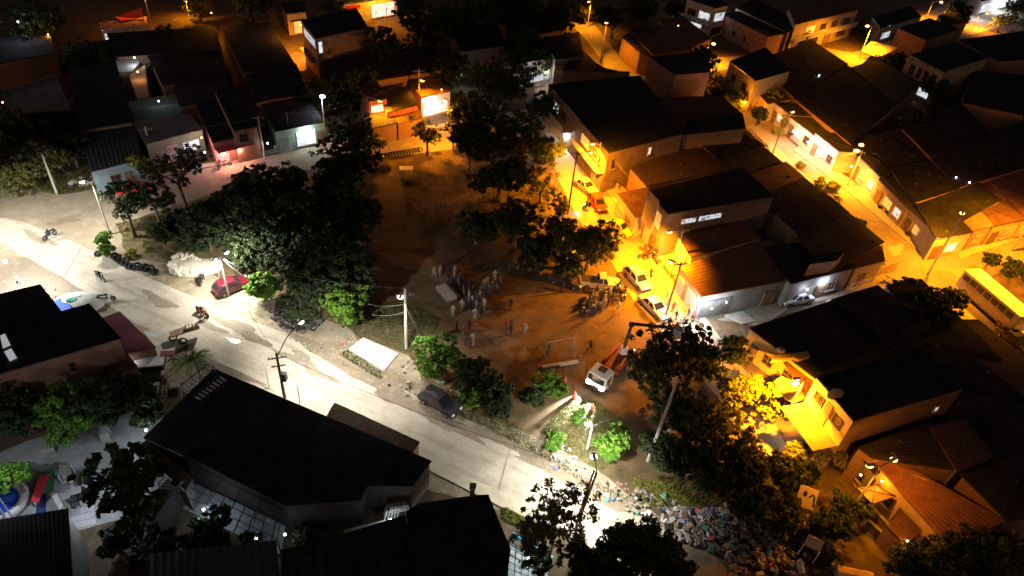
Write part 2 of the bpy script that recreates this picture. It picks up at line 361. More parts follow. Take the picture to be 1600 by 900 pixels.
# ------------------------------------------------------------------ buildings
NH = [0]
def feature(par, P, t, n, L, h, f):
    e, u0, u1, z0, z1, k = f[:6]; s0, s1 = u0 * L, u1 * L; fr = .07
    if k in ('win', 'lit', 'warm'):
        b = B(); b.obox(P, t, n, s0, s1, 0, .07, z0, z0 + fr).obox(P, t, n, s0, s1, 0, .07, z1 - fr, z1)
        b.obox(P, t, n, s0, s0 + fr, 0, .07, z0 + fr, z1 - fr).obox(P, t, n, s1 - fr, s1, 0, .07, z0 + fr, z1 - fr)
        nb = max(1, int((s1 - s0) / .5))
        for i in range(1, nb): x = s0 + (s1 - s0) * i / nb; b.obox(P, t, n, x - .02, x + .02, 0, .06, z0 + fr, z1 - fr)
        b.obox(P, t, n, s0 + fr, s1 - fr, 0.0, .055, (z0 + z1) / 2 - .02, (z0 + z1) / 2 + .02)
        w = b.build('window', mIronW if k != 'win' else mWood, par)
        b2 = B(); b2.obox(P, t, n, s0 + fr, s1 - fr, .005, .02, z0 + fr, z1 - fr); b2.build('pane', {'win': mGlass, 'lit': mLitW, 'warm': mLitO}[k], w)
        b3 = B(); b3.obox(P, t, n, s0 - .1, s1 + .1, 0, .16, z0 - .08, z0); b3.build('sill', mCon, w)
    elif k == 'door':
        b = B(); b.obox(P, t, n, s0, s1, 0, .05, z0, z1); b.obox(P, t, n, s0 - .08, s0, 0, .1, z0, z1 + .08).obox(P, t, n, s1, s1 + .08, 0, .1, z0, z1 + .08).obox(P, t, n, s0, s1, 0, .1, z1, z1 + .08)
        b.obox(P, t, n, s0 + .1, s1 - .1, .05, .07, z0 + .2, z0 + .95).obox(P, t, n, s0 + .1, s1 - .1, .05, .07, z0 + 1.1, z1 - .15)
        d = b.build('door', f[6] if len(f) > 6 else mWood, par); b2 = B(); b2.obox(P, t, n, s1 - .15, s1 - .1, .07, .12, z0 + 1, z0 + 1.12); b2.build('handle', mIronW, d)
    elif k == 'garage':
        b = B(); x = z0
        while x < z1 - .05: b.obox(P, t, n, s0, s1, 0, .05 if int(x / .25) % 2 else .08, x, min(z1, x + .25)); x += .25
        b.build('garage_door', f[6] if len(f) > 6 else mIronW, par)
    elif k == 'bars':
        b = B(); b.obox(P, t, n, s0, s1, .05, .09, z0, z0 + .06).obox(P, t, n, s0, s1, .05, .09, z1 - .06, z1); x = s0
        while x < s1: b.obox(P, t, n, x, x + .035, .055, .085, z0 + .06, z1 - .06); x += .18
        b.build('grille', f[6] if len(f) > 6 else mIronW, par)
    elif k == 'awning':
        d = f[6]; b = B(); b.obox(P, t, n, s0, s1, .0, d, z1, z1 + .1); a = b.build('awning', f[7] if len(f) > 7 else mZg, par)
        for x in (s0 + .12, s1 - .12): B().obox(P, t, n, x - .06, x + .06, d - .2, d - .08, z0, z1).build('post', mIronW, par)
    elif k == 'balcony':
        d = f[6]; B().obox(P, t, n, s0, s1, 0, d, z0 - .15, z0).build('balcony_slab', mCon, par)
        b = B(); b.obox(P, t, n, s0, s1, d - .06, d, z1 - .06, z1); x = s0
        while x < s1: b.obox(P, t, n, x, x + .04, d - .05, d - .01, z0, z1 - .06); x += .2
        b.build('railing', mIronW, par)
    elif k == 'curtain':
        b = B(); m_ = 14
        for i in range(m_):
            a = s0 + (s1 - s0) * i / m_; c = s0 + (s1 - s0) * (i + 1) / m_; da, dc = (.12, .06) if i % 2 else (.06, .12)
            p = [P + t * a + n * da, P + t * c + n * dc]; b.face([(p[0].x, p[0].y, z0), (p[1].x, p[1].y, z0), (p[1].x, p[1].y, z1), (p[0].x, p[0].y, z1)])
        b.build('curtain', mCurt, par)
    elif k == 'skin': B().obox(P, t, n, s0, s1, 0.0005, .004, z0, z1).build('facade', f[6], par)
    elif k == 'panel': B().obox(P, t, n, s0, s1, 0, .05, z0, z1).build('wall_panel', f[6], par)
    elif k == 'lamp':
        q = P + t * (s0 + s1) / 2 + n * .25; B().ball((q.x, q.y, z1), .12).build('bulb', M('bulb_glow', (1, 1, 1), emit=f[7] if len(f) > 7 else COOL, es=25, var=0), par)
        q = P + t * (s0 + s1) / 2 + n * .6; point('bulb_light', (q.x, q.y, z1 - .15), f[6], f[7] if len(f) > 7 else COOL, .15, par)
def H(label, px, h, wall='brick', roof='zinc', feats=(), over=.22, par=0., name='house', cat='house', group=None, run=0, corr=.28, wallm=None, pts=None, clutter=True):
    NH[0] += 1; dz = (NH[0] % 9) * .013
    n = len(px) if px else len(pts); hs = [v + dz for v in (h if isinstance(h, (list, tuple)) else [h] * n)]
    P = pts or [G(px[i][0], px[i][1], hs[i] + .1) for i in range(n)]
    P = [Vector((p.x, p.y, 0)) for p in P]
    c = sum(P, Vector()) / n
    F = [c + (p - c) * (1 - .05 / max(.5, (p - c).length)) for p in P]
    o = thing(name, label, cat, c, group)
    b = B(); b.prism(F, 0, [v + (par or 0) for v in hs], 0, top=False); T = .2
    if par:   # inner side of the parapet and its top
        I = [p + (c - p).normalized() * .3 for p in F]
        for i in range(n):
            j = (i + 1) % n
            b.face([(F[i].x, F[i].y, hs[i] + par), (F[j].x, F[j].y, hs[j] + par), (I[j].x, I[j].y, hs[j] + par), (I[i].x, I[i].y, hs[i] + par)])
            b.face([(I[i].x, I[i].y, hs[i] + par), (I[j].x, I[j].y, hs[j] + par), (I[j].x, I[j].y, hs[j] - .1), (I[i].x, I[i].y, hs[i] - .1)])
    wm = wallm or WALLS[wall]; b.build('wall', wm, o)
    rm = ROOFS[roof] if isinstance(roof, str) else roof
    rb = B()
    Q = [c + (p - c) * (1 + (over if not par else -.3) / max(.5, (p - c).length)) for p in P]
    if n == 4 and not par:
        ids = [(run + i) % 4 for i in range(4)]; A, Bb, C, D = [Vector((Q[i].x, Q[i].y, hs[i])) for i in ids]
        L = ((Bb - A).length + (C - D).length) / 2; k = max(4, min(160, int(L / corr))) * 2
        rows = [0, .25, .5, .75, 1.0]; up = Vector((0, 0, .05))
        sag = [0, -.03, -.02, -.04, 0]
        base = len(rb.v)
        for ri, v in enumerate(rows):
            for i in range(k + 1):
                u = i / k; p = A.lerp(Bb, u).lerp(D.lerp(C, u), v); z = .10 + ((.045 if roof != 'tile' else .13) if i % 2 else 0) + sag[ri] * math.sin(u * 9 + NH[0])
                rb.v.append((p.x, p.y, p.z + z))
        for ri in range(4):
            for i in range(k): a = base + ri * (k + 1) + i; rb.f.append((a, a + 1, a + k + 2, a + k + 1)); rb.m.append(0)
        k2 = len(rb.v)
        for p in (A, Bb, C, D): rb.v.append((p.x, p.y, p.z - .02)); rb.v.append((p.x, p.y, p.z + .09))
        for i in range(4): j = (i + 1) % 4; rb.f.append((k2 + 2 * i, k2 + 2 * j, k2 + 2 * j + 1, k2 + 2 * i + 1)); rb.m.append(0)
    else:
        z0 = -.02; rb.prism(Q, min(hs) - .02 if not par else min(hs) - .15, [v + (.12 if not par else .0) for v in hs])
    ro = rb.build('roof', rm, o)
    # things every such roof carries: a ridge of overlapping sheet ends, weights, a tank now and then
    rnd = random.Random(NH[0] * 13 + 5)
    if n == 4 and clutter:
        b = B()
        for q in range(rnd.randint(1, 4)):
            u, v = rnd.uniform(.1, .9), rnd.uniform(.1, .9); p = P[0].lerp(P[1], u).lerp(P[3].lerp(P[2], u), v); zz = hs[0] * (1 - u) * (1 - v) + hs[1] * u * (1 - v) + hs[2] * u * v + hs[3] * (1 - u) * v
            b.box((p.x, p.y, zz + .2), (rnd.uniform(.2, .5), rnd.uniform(.15, .3), .12), rnd.uniform(0, 3))
        b.build('roof_weight', M('roof_stone', (.06, .055, .05), .9, .3, 3), o, kind='stuff')
    for f in feats:
        i = f[0]; A = F[i]; Bb = F[(i + 1) % n]; t = (Bb - A); L = t.length; t.normalize(); nn = Vector((t.y, -t.x, 0))
        if nn.dot(A - c) < 0: nn = -nn
        feature(o, A, t, nn, L, hs[i], f)
    return o
def row(label_f, A, Bp, depth_px, n, h, walls, roofs, jitter=.5, feats=None, name='house', group=None):
    """n adjoining houses, eaves on the line A-Bp (pixels at height h), going back towards depth_px"""
    a, b, d = G(*A, h), G(*Bp, h), G(*depth_px, h); dep = d - a; rnd = random.Random(int(A[0] * 7 + A[1]))
    cuts = [0]; ws = [rnd.uniform(.75, 1.3) for _ in range(n)]; t = sum(ws)
    for w in ws: cuts.append(cuts[-1] + w / t)
    out = []
    for i in range(n):
        u0, u1 = cuts[i], cuts[i + 1]; k = rnd.uniform(1 - jitter * .3, 1); off = rnd.uniform(0, jitter) * .8
        q = dep.normalized() * off
        P = [a.lerp(b, u0) + q, a.lerp(b, u1) + q, a.lerp(b, u1) + dep * k, a.lerp(b, u0) + dep * k]
        hh = h + rnd.uniform(-.35, .35)
        fl = rnd.uniform(.2, .5)
        out.append(H(label_f[i] if isinstance(label_f, list) else label_f(i), None, [hh, hh, hh + fl, hh + fl], walls[i % len(walls)], roofs[i % len(roofs)], feats=(feats[i % len(feats)] if feats else ()), pts=P, name=name, group=group))
    return out

# patches, joints and a wet spot on the roads
mPat = [dirt_mat('dark_patch', (.27, .235, .18), (.23, .2, .155), (.31, .27, .2), .4, 1.5, 9, bump=.1), dirt_mat('pale_patch', (.45, .41, .34), (.42, .38, .31), (.49, .445, .37), .4, 1.5, 9, bump=.1), dirt_mat('mud_patch', (.22, .18, .12), (.18, .145, .095), (.27, .22, .15), .5, 1.6, 9, bump=.2)]
mPark2 = [dirt_mat('park_soil_dark', (.12, .08, .04), (.09, .062, .033), (.14, .1, .055), .4, 1.4, 8), dirt_mat('park_soil_pale', (.2, .14, .075), (.17, .115, .06), (.22, .16, .09), .4, 1.4, 8)]
mWet = M('wet_road', (.25, .22, .17), .3, .2, 2, spec=.6, bump=.15)
for i, (x, y, rx, ry, k) in enumerate(((372, 512, 30, 10, 0), (400, 530, 26, 7, 2), (465, 560, 30, 9, 0), (500, 585, 26, 6, 0), (440, 545, 18, 5, 1), (560, 600, 30, 7, 1), (640, 650, 34, 8, 1), (700, 668, 20, 5, 0), (540, 570, 20, 4, 2), (250, 470, 26, 8, 0), (180, 430, 30, 8, 1), (60, 372, 26, 6, 0), (780, 700, 30, 7, 1), (820, 705, 24, 5, 2), (900, 770, 26, 7, 1), (300, 480, 26, 6, 1), (330, 510, 22, 5, 0), (260, 300, 30, 6, 0), (180, 325, 34, 6, 0), (380, 275, 30, 5, 2), (100, 345, 24, 5, 2), (690, 600, 22, 8, 2), (730, 650, 26, 6, 2), (620, 590, 24, 6, 2), (480, 535, 24, 7, 2), (230, 520, 20, 6, 2), (1000, 330, 6, 10, 0), (1030, 420, 6, 9, 0), (1290, 300, 8, 9, 0), (1400, 390, 12, 8, 1), (1440, 425, 14, 7, 0), (660, 420, 60, 14, 2), (860, 480, 50, 16, 2), (800, 540, 44, 14, 2), (930, 520, 40, 14, 2), (700, 320, 50, 12, 2), (850, 560, 30, 8, 2))):
    rnd = random.Random(i); ph = rnd.uniform(0, 6); tl = .42 if y > 350 and x < 960 else -.2
    px = []
    for j in range(18):
        a = j * math.pi / 9; r_ = 1 + .28 * math.sin(3 * a + ph) + rnd.uniform(-.18, .18); dx, dy = rx * r_ * math.cos(a), ry * r_ * math.sin(a); px.append((x + dx, y + dy + dx * tl))
    onpark = i >= 31
    o = sheet('road_patch' if not onpark else 'bare_soil', px, (.036 if not onpark else .006) + i * .0004, mPat[k] if not onpark else mPark2[i % 2], .05)
sheet('puddle', [(352, 528), (362, 529), (372, 531), (377, 535), (372, 538), (364, 537), (358, 534)], .056, mWet, .05)
def joint(a, b_, w=.028):
    P0, P1 = G(*a), G(*b_); n = (P1 - P0).normalized(); q = Vector((-n.y, n.x, 0)) * w; b = B(); z = .0495
    b.face([(p.x, p.y, z) for p in (P0 - q, P1 - q, P1 + q, P0 + q)]); b.build('road_joint', M('joint_tar', (.24, .205, .15), .9, .3, 3), kind='structure')
for a, b_ in (((55, 365), (150, 325)), ((130, 383), (100, 432)), ((480, 535), (440, 618)), ((800, 692), (775, 780)), ((210, 505), (330, 562)), ((330, 562), (430, 612)), ((700, 742), (850, 808)), ((940, 300), (1048, 440)), ((958, 300), (1062, 440)), ((1195, 212), (1395, 425)), ((1230, 300), (1262, 262)), ((1345, 372), (1385, 345)), ((1425, 440), (1470, 412)), ((990, 365), (1015, 350)), ((1020, 412), (1048, 396))): joint(a, b_)
# ---- left foreground: the black roofed house with a skylight, maroon shed
H('wide black roofed house at the left edge of the picture, with a long double skylight', [(-70, 545), (-8, 462), (62, 445), (96, 488)], 5.2, 'grey', 'asb', over=.1, run=1, clutter=False)
hb = H('black roofed house beside the maroon sheet roof, small window in its dim side wall', [(-60, 600), (187, 528), (138, 475), (-60, 532)], 5.3, 'brick', 'asb', feats=[(0, .62, .67, 3.2, 4.3, 'win'), (0, .3, .33, 2.6, 3.0, 'lit'), (0, .12, .15, 1.2, 1.6, 'lit')], over=.1, clutter=False)
def quad_slab(name, label, cat, px, z, th, m, kind=None, par=None):
    b = B(); b.prism([G(*p, z) for p in px], z - th, z, bot=True); o = b.build(name, m, par, loc=None if par else tuple(sum([G(*p, z) for p in px], Vector()) / len(px)))
    if not par: tag(o, label, cat)
    return o
sk = thing('skylight', 'long double skylight glowing white in the black roof at the left edge', 'skylight', G(20, 540, 5.6))
mSky = M('skylight_sheet', (.7, .72, .72), .4, .25, 1.5, emit=(.9, .93, 1), es=.35)
for q in (((-1, 524), (8, 520), (18, 540), (4, 546)), ((5, 549), (18, 543), (28, 560), (15, 566))):
    quad_slab('pane', '', '', q, 5.62, .06, mSky, par=sk)
    b = B()
    for i in range(4): b.tube([G(*q[i], 5.66), G(*q[(i + 1) % 4], 5.66)], .05, 4)
    b.build('frame', mIron, sk)
H('low maroon sheet roof shed next to the black roofed house by the road', [(158, 498), (240, 541), (200, 556), (187, 487)][0:1] + [(187, 487), (242, 541), (196, 552)], 2.2, 'brick', 'maroon', run=1, over=.1, clutter=False, name='shed', cat='shed')
H('dim reddish brick outhouse below the maroon shed', [(150, 562), (200, 554), (214, 572), (178, 590)], 2.6, 'brick', 'rust', run=1, over=.05, name='shed', cat='shed')
# ---- big central black roof
big = H('long black flat roofed hall beside the main road, centre bottom', [(335, 577), (672, 720), (643, 759), (572, 758), (562, 780), (448, 788), (300, 716), (226, 684)], 3.3, 'block', 'asb', over=.12, name='hall', cat='hall', wallm=M('dark_block', (.055, .048, .043), .9, .3, .8))  # hall walls in an even, very dark block colour
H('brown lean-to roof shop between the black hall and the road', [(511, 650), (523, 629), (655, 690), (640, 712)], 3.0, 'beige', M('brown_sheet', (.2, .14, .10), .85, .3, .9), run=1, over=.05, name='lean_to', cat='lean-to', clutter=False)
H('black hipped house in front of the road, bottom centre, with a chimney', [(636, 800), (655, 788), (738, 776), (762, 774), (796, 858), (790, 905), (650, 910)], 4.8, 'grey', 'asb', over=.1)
o = thing('chimney', 'single square chimney standing on the black roof at the road edge', 'chimney', G(739, 776, 4.8)); B().box(G(738, 770, 5.3), (.35, .35, 1.6)).build('shaft', mGr, o); B().box(G(738, 770, 5.3) + Vector((0, 0, .85)), (.5, .5, .12)).build('cap', mCon, o)
H('black roofed building in the bottom left corner', [(-20, 816), (105, 796), (112, 905), (-20, 920)], 4.6, 'grey', 'asb', over=.1, run=0, clutter=False)
H('ribbed dark sheet roof hall at the bottom edge, left of centre', [(236, 866), (430, 845), (436, 925), (236, 930)], 4.0, 'grey', M('ribbed_sheet', (.06, .055, .06), .6, .3, 1), over=.1, corr=.5, clutter=False)
H('low dark shed roof beside the ribbed hall at the bottom edge', [(440, 860), (492, 850), (500, 920), (440, 925)], 4.1, 'grey', 'zinc', over=.1)
H('dark roofed house between the bent white slats and the bottom edge', [(505, 845), (632, 806), (652, 905), (510, 915)], 3.9, 'grey', 'zinc', over=.1)
H('dark roofed house right of the hipped roof at the bottom edge', [(655, 918), (790, 905), (800, 960), (655, 960)], 3.6, 'block', 'asb')
H('narrow dark walkway roof beside the leafless courtyard tree', [(205, 808), (268, 742), (292, 742), (232, 820)], 2.5, 'grey', M('walkway_sheet', (.06, .06, .055), .85, .3, 1), over=.05, name='walkway', cat='covered walkway', clutter=False, wallm=M('dark_block', (.055, .048, .043), .9, .3, .8))
H('black outbuilding roof between the courtyard and the hall', [(228, 688), (300, 745), (290, 765), (215, 705)], 3.0, 'grey', 'rust', over=.05, name='shed', cat='shed', clutter=False)
# pergola with two rows of pale slats
pg = thing('pergola', 'dark pergola with two rows of pale roof slats beside the palm', 'pergola', G(318, 605, 3.6))
mSlat = M('pale_slat', (.5, .48, .44), .7, .25, 2)
for (a, b_, n_) in (((290, 606), (333, 573), 8), ((307, 624), (351, 590), 8)):
    A, C = G(*a, 3.7), G(*b_, 3.7); d = (C - A).normalized(); w = Vector((-d.y, d.x, 0))
    for i in range(n_):
        p = A.lerp(C, (i + .5) / n_); B().box(p, (.19, random.uniform(.6, .8), .05), math.atan2(d.y, d.x) + random.uniform(-.05, .05)).build('slat', mSlat, pg)
    b = B(); b.tube([A - w * .6, C - w * .6], .06, 4).tube([A + w * .6, C + w * .6], .06, 4); b.build('beam', mIron, pg)
for p in ((283, 612), (333, 570), (312, 632), (355, 590)):
    q = G(*p, 3.7); B().tube([(q.x, q.y, 0), (q.x, q.y, 3.65)], .07, 6).build('post', mIron, pg)
# mesh covered patio with tiled floor
pat = thing('patio', 'long pale tiled patio seen through a dark roof grid, below the black hall', 'patio', G(355, 795))
E0, E1, E2, E3 = G(292, 748, .1), G(447, 822, .1), G(440, 868, .1), G(258, 782, .1)
mTl = [M('patio_tile_a', (.40, .44, .44), .8, .2, 1.5, bump=.05), M('patio_tile_b', (.34, .38, .39), .8, .25, 1.3, bump=.05), M('patio_tile_c', (.45, .48, .47), .8, .2, 1.1, bump=.05)]
for i in range(10):
    for j in range(4):
        f = lambda u, v: E0.lerp(E1, u).lerp(E3.lerp(E2, u), v)
        e = .006; q = [f(i / 10 + e, j / 4 + e * 2), f((i + 1) / 10 - e, j / 4 + e * 2), f((i + 1) / 10 - e, (j + 1) / 4 - e * 2), f(i / 10 + e, (j + 1) / 4 - e * 2)]
        B().prism(q, .02, .12 + random.uniform(-.008, .008)).build('floor_tile', random.choice(mTl), pat)
b = B()
for i in range(6): u = i / 5; a = E0.lerp(E1, u); c = E3.lerp(E2, u); b.tube([(a.x, a.y, 2.4), (c.x, c.y, 2.4)], .035, 4)
for j in range(4): v = j / 3; a = E0.lerp(E3, v); c = E1.lerp(E2, v); b.tube([(a.x, a.y, 2.4), (c.x, c.y, 2.4)], .03, 4)
b.build('roof_grid', mIron, pat)
for q in (E0, E1, E2, E3): B().tube([(q.x, q.y, 0), (q.x, q.y, 2.4)], .05, 6).build('post', mIron, pat)
# tiled terrace with blue bench, bottom right of centre
ter = thing('tiled_terrace', 'pale blue terrace of large square slabs at the bottom edge, beside the dark tree', 'terrace', G(825, 885))
T0, T1, T2, T3 = G(796, 846), G(858, 884), G(856, 930), G(792, 912)
for i in range(6):
    for j in range(6):
        f = lambda u, v: T0.lerp(T1, u).lerp(T3.lerp(T2, u), v); e = .012
        q = [f(i / 6 + e, j / 6 + e), f((i + 1) / 6 - e, j / 6 + e), f((i + 1) / 6 - e, (j + 1) / 6 - e), f(i / 6 + e, (j + 1) / 6 - e)]
        B().prism(q, .01, .1 + random.uniform(-.01, .01)).build('paving_slab', random.choice(mTl), ter)
b = B(); b.tube([T0 + Vector((0, 0, .9)), T1 + Vector((0, 0, .9))], .05, 5)
t_ = (T1 - T0).normalized(); n_ = Vector((-t_.y, t_.x, 0))
o = b.build('rail', M('blue_paint', (.04, .12, .5), .4, .1, 2), ter)
b = B(); b.tube([T0 + n_ * .4 + Vector((0, 0, .55)), T1 + n_ * .4 + Vector((0, 0, .55))], .16, 5); b.build('gutter', M('turquoise_paint', (.05, .45, .6), .4, .1, 2), ter)
for u in (.0, .33, .66, 1): p = T0.lerp(T1, u); B().tube([p, p + Vector((0, 0, .9))], .04, 5).build('post', mIron, ter)
o = thing('slat_stair', 'small bent white slat stair glinting below the pale gable of the hall', 'stair', G(608, 815, 1.5))
for i in range(5):
    B().tube([G(600 + i * 5, 815 - i * 1.5, 1.5), G(605 + i * 5, 798 - i, 2.6)], .06, 4).build('slat', mIronW, o)
for i in range(6): B().box(G(612 + i * 5, 797 - i * .7, 2.4), (.22, .5, .05), .4).build('tread', mIronW, o)
B().prism([G(537, 828, 2.6), G(602, 812, 2.6), G(605, 818, 2.6), (G(538, 833, 2.6))], 2.5, 2.6, bot=True).build('ledge', mCon, o)
B().prism([G(600, 816, 0), G(634, 806, 0), G(636, 796, 0), G(604, 802, 0)], 0, 1.3).build('base', mGr, o)

# ---- house of the yellow gable, right side, and its neighbours
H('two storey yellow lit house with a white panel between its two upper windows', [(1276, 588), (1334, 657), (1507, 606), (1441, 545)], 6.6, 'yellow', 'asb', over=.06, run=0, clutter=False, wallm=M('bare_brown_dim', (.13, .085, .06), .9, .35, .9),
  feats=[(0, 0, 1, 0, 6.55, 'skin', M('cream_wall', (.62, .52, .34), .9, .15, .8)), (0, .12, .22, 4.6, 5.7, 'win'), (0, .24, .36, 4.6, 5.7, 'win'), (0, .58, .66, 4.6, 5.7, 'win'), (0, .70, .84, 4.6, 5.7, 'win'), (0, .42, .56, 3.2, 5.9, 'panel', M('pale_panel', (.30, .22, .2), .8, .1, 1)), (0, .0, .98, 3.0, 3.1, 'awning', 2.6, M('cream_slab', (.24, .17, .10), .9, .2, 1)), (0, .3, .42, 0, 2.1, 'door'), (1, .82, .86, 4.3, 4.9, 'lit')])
H('wide dark roofed house left of the yellow gabled house', [(1172, 512), (1277, 592), (1440, 548), (1300, 470)], 3.5, 'yellow', 'asb', over=.1, feats=[(0, .1, .2, 0, 2.1, 'door'), (0, .3, .45, .9, 2.2, 'win'), (0, .6, .75, .9, 2.2, 'win')])
H('dark roofed house behind the shade tree at the orange crossing', [(1300, 468), (1372, 446), (1470, 520), (1400, 545)], 3.7, 'brick', 'asb', over=.1)
H('dark roofed corner house south of the orange crossing', [(1385, 446), (1440, 436), (1565, 560), (1470, 540)], 3.6, 'brick', 'asb', over=.1)
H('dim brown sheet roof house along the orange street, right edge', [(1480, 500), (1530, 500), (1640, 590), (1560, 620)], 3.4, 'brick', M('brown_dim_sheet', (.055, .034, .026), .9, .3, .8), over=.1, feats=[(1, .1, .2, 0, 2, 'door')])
H('black roofed house behind the two storey yellow house', [(1440, 548), (1500, 540), (1640, 650), (1507, 610)], 3.6, 'brick', 'asb', over=.1)
H('dark house at the right edge below the orange street', [(1507, 612), (1640, 640), (1640, 800), (1570, 790), (1490, 660)], 3.8, 'brick', 'asb', over=.1)
H('tile roofed yellow row house with ribbed clay tiles, bottom right', [(1362, 716), (1482, 849), (1568, 812), (1440, 744)], [3.4, 3.4, 3.9, 4.4], 'yellow', 'tile', run=1, corr=.36, over=.25, clutter=False, wallm=M('ochre_wall', (.6, .42, .18), .9, .2, .8),
  feats=[(0, .08, .16, .9, 2.2, 'win'), (0, .3, .42, .9, 2.3, 'win'), (0, .2, .26, 0, 2.1, 'door'), (0, .5, .56, 0, 2.1, 'door'), (0, .62, .72, .9, 2.2, 'win'), (0, .82, .93, .9, 2.2, 'win')])
H('brown ribbed roof house behind the ribbed clay tile roof', [(1342, 698), (1366, 716), (1500, 735), (1450, 660)], 4.0, 'brick', 'asb', over=.1, corr=.35)
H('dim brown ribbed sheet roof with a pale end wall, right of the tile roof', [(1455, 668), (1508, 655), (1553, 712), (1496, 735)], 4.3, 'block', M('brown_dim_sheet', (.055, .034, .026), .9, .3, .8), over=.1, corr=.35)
H('dark roofed house at the far right, above the bottom right tree', [(1505, 742), (1560, 715), (1650, 800), (1575, 812)], 3.7, 'brick', 'asb')
H('small grey shed with two pale hatches beside the yellow row house', [(1335, 700), (1352, 690), (1385, 730), (1368, 742)], 3.0, 'grey', 'asb', over=.05, name='shed', cat='shed', feats=[(3, .2, .4, 1, 2.2, 'win')])
H('low brown roof shed in front of the tile roofed row house', [(1385, 820), (1412, 800), (1440, 830), (1415, 850)], 2.4, 'brick', 'rust', corr=.2, name='shed', cat='shed', over=.05)
# awning with clear triangle panels
cn = thing('glazed_canopy', 'orange lit glazed canopy with crossed braces before the yellow row house', 'canopy', G(1375, 770, 2.6))
C0, C1, C2, C3 = G(1338, 762, 2.7), G(1368, 759, 2.7), G(1400, 776, 2.9), G(1362, 788, 2.7)
B().face([C0, C1, C2, C3]).build('sheet', M('canopy_sheet', (.55, .3, .15), .5, .2, 1), cn)
b = B()
for a, c in ((C0, C1), (C1, C2), (C2, C3), (C3, C0), (C1, C3), (C0, C2)): b.tube([a + Vector((0, 0, .04)), c + Vector((0, 0, .04))], .04, 4)
b.build('frame', mIron, cn)
for q in (C0, C3): B().tube([(q.x, q.y, 0), q], .05, 5).build('post', mIron, cn)
for a, c, l in (((1346, 792), (1432, 880), 'long low wall running down the slope before the yellow row house, upper one'), ((1350, 822), (1400, 868), 'short low wall below the long one, bottom right slope')):
    P0, P1 = G(*a), G(*c); b = B(); d = P1 - P0; b.box((P0 + P1) / 2 + Vector((0, 0, .45)), (d.length, .2, .9), math.atan2(d.y, d.x)); b.box((P0 + P1) / 2 + Vector((0, 0, .93)), (d.length, .3, .06), math.atan2(d.y, d.x)); tag(b.build('garden_wall', mBlock, loc=tuple((P0 + P1) / 2)), l, 'wall')

# ---- the block between the yellow street and the right street
H('large black roof building facing the yellow street, with the white lit porch', [(857, 132), (951, 238), (1068, 208), (1000, 118)], 6.4, 'beige', 'asb', over=.08, run=0, clutter=False, wallm=M('worn_beige', (.20, .145, .105), .9, .3, .8),
  feats=[(0, .05, .4, 0, 2.6, 'bars'), (0, .12, .22, 3.7, 5.2, 'lit'), (0, .27, .37, 3.7, 5.2, 'win'), (0, .62, .74, 3.7, 5.2, 'warm'), (0, .80, .92, 3.7, 5.2, 'win'), (0, .84, .98, 0, 2.4, 'bars'), (0, .6, .7, 0, 2.1, 'door'), (0, .02, .44, 3.1, 4.1, 'balcony', 1.4), (0, .55, .98, 3.0, 3.9, 'balcony', 1.0), (1, .06, .12, 3.6, 5.2, 'win'), (1, .54, .58, 4.4, 5.6, 'lit')])
H('brown back building joined to the large black roof', [(1068, 210), (1075, 188), (1160, 177), (1165, 200)][::-1], 5.9, 'beige', 'asb', over=.05, wallm=M('worn_beige', (.20, .145, .105), .9, .3, .8))
H('dim roof house below the brick box house', [(1005, 152), (1078, 188), (1160, 178), (1128, 150)], 4.6, 'brick', 'rust', over=.05, run=1)
H('brick box house with two blank brown walls, north of the black roof', [(1015, 88), (1055, 116), (1110, 112), (1106, 80)], 7.2, 'brick', 'asb', over=.05, wallm=M('bare_brown', (.25, .15, .11), .9, .35, .9), clutter=False)
H('brown flat terrace roof by the yellow street pavement', [(965, 302), (993, 339), (1016, 332), (1014, 292)], 3.2, 'beige', 'rust', over=.05, clutter=False, feats=[(0, .1, .5, .9, 2.3, 'bars'), (0, .6, .8, 0, 2.1, 'door')])
H('two storey house with a tall parapet facade on the yellow street', [(1013, 297), (1044, 334), (1210, 306), (1160, 262)], 6.4, 'grey', 'asb', over=.02, clutter=False,
  feats=[(0, 0, 1, 0, 6.35, 'skin', mBe), (0, .1, .35, 3.6, 5.4, 'win'), (0, .5, .8, 3.4, 5.6, 'warm'), (0, .2, .5, 0, 2.4, 'bars'), (0, .6, .8, 0, 2.1, 'door'), (1, .14, .28, 4.6, 5.4, 'lit'), (1, .30, .52, 4.6, 5.4, 'lit')])
o = tag(B().prism([G(1013, 296, 7.9), G(1029, 314, 7.9), G(1031, 313, 7.9), G(1015, 295, 7.9)], 3.4, 7.9).build('facade_panel', mBe, loc=tuple(G(1021, 305, 5))), 'tall beige billboard like parapet above the yellow street facade', 'parapet')
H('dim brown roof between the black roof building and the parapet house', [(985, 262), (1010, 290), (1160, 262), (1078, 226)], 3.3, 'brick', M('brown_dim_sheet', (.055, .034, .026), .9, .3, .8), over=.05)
H('orange lit flat roof set back from the yellow street', [(1060, 368), (1080, 402), (1190, 372), (1150, 340)], 3.3, 'white', 'rust', over=.05, clutter=False, feats=[(0, .1, .9, 0, 2.5, 'bars'), (0, .3, .6, .9, 2.2, 'warm')])
H('wide ribbed brown roof corner house at the end of the yellow street', [(1062, 416), (1097, 463), (1262, 432), (1200, 375)], 3.3, 'grey', M('brown_ribbed', (.16, .08, .04), .85, .35, .6), over=.1, run=0, corr=.6, clutter=False, feats=[(0, .1, .35, 0, 2.4, 'bars'), (0, .5, .9, 0, 2.5, 'bars'), (1, .02, .3, .0, 2.5, 'bars', mIron), (1, .62, .72, 0, 2.1, 'door')])
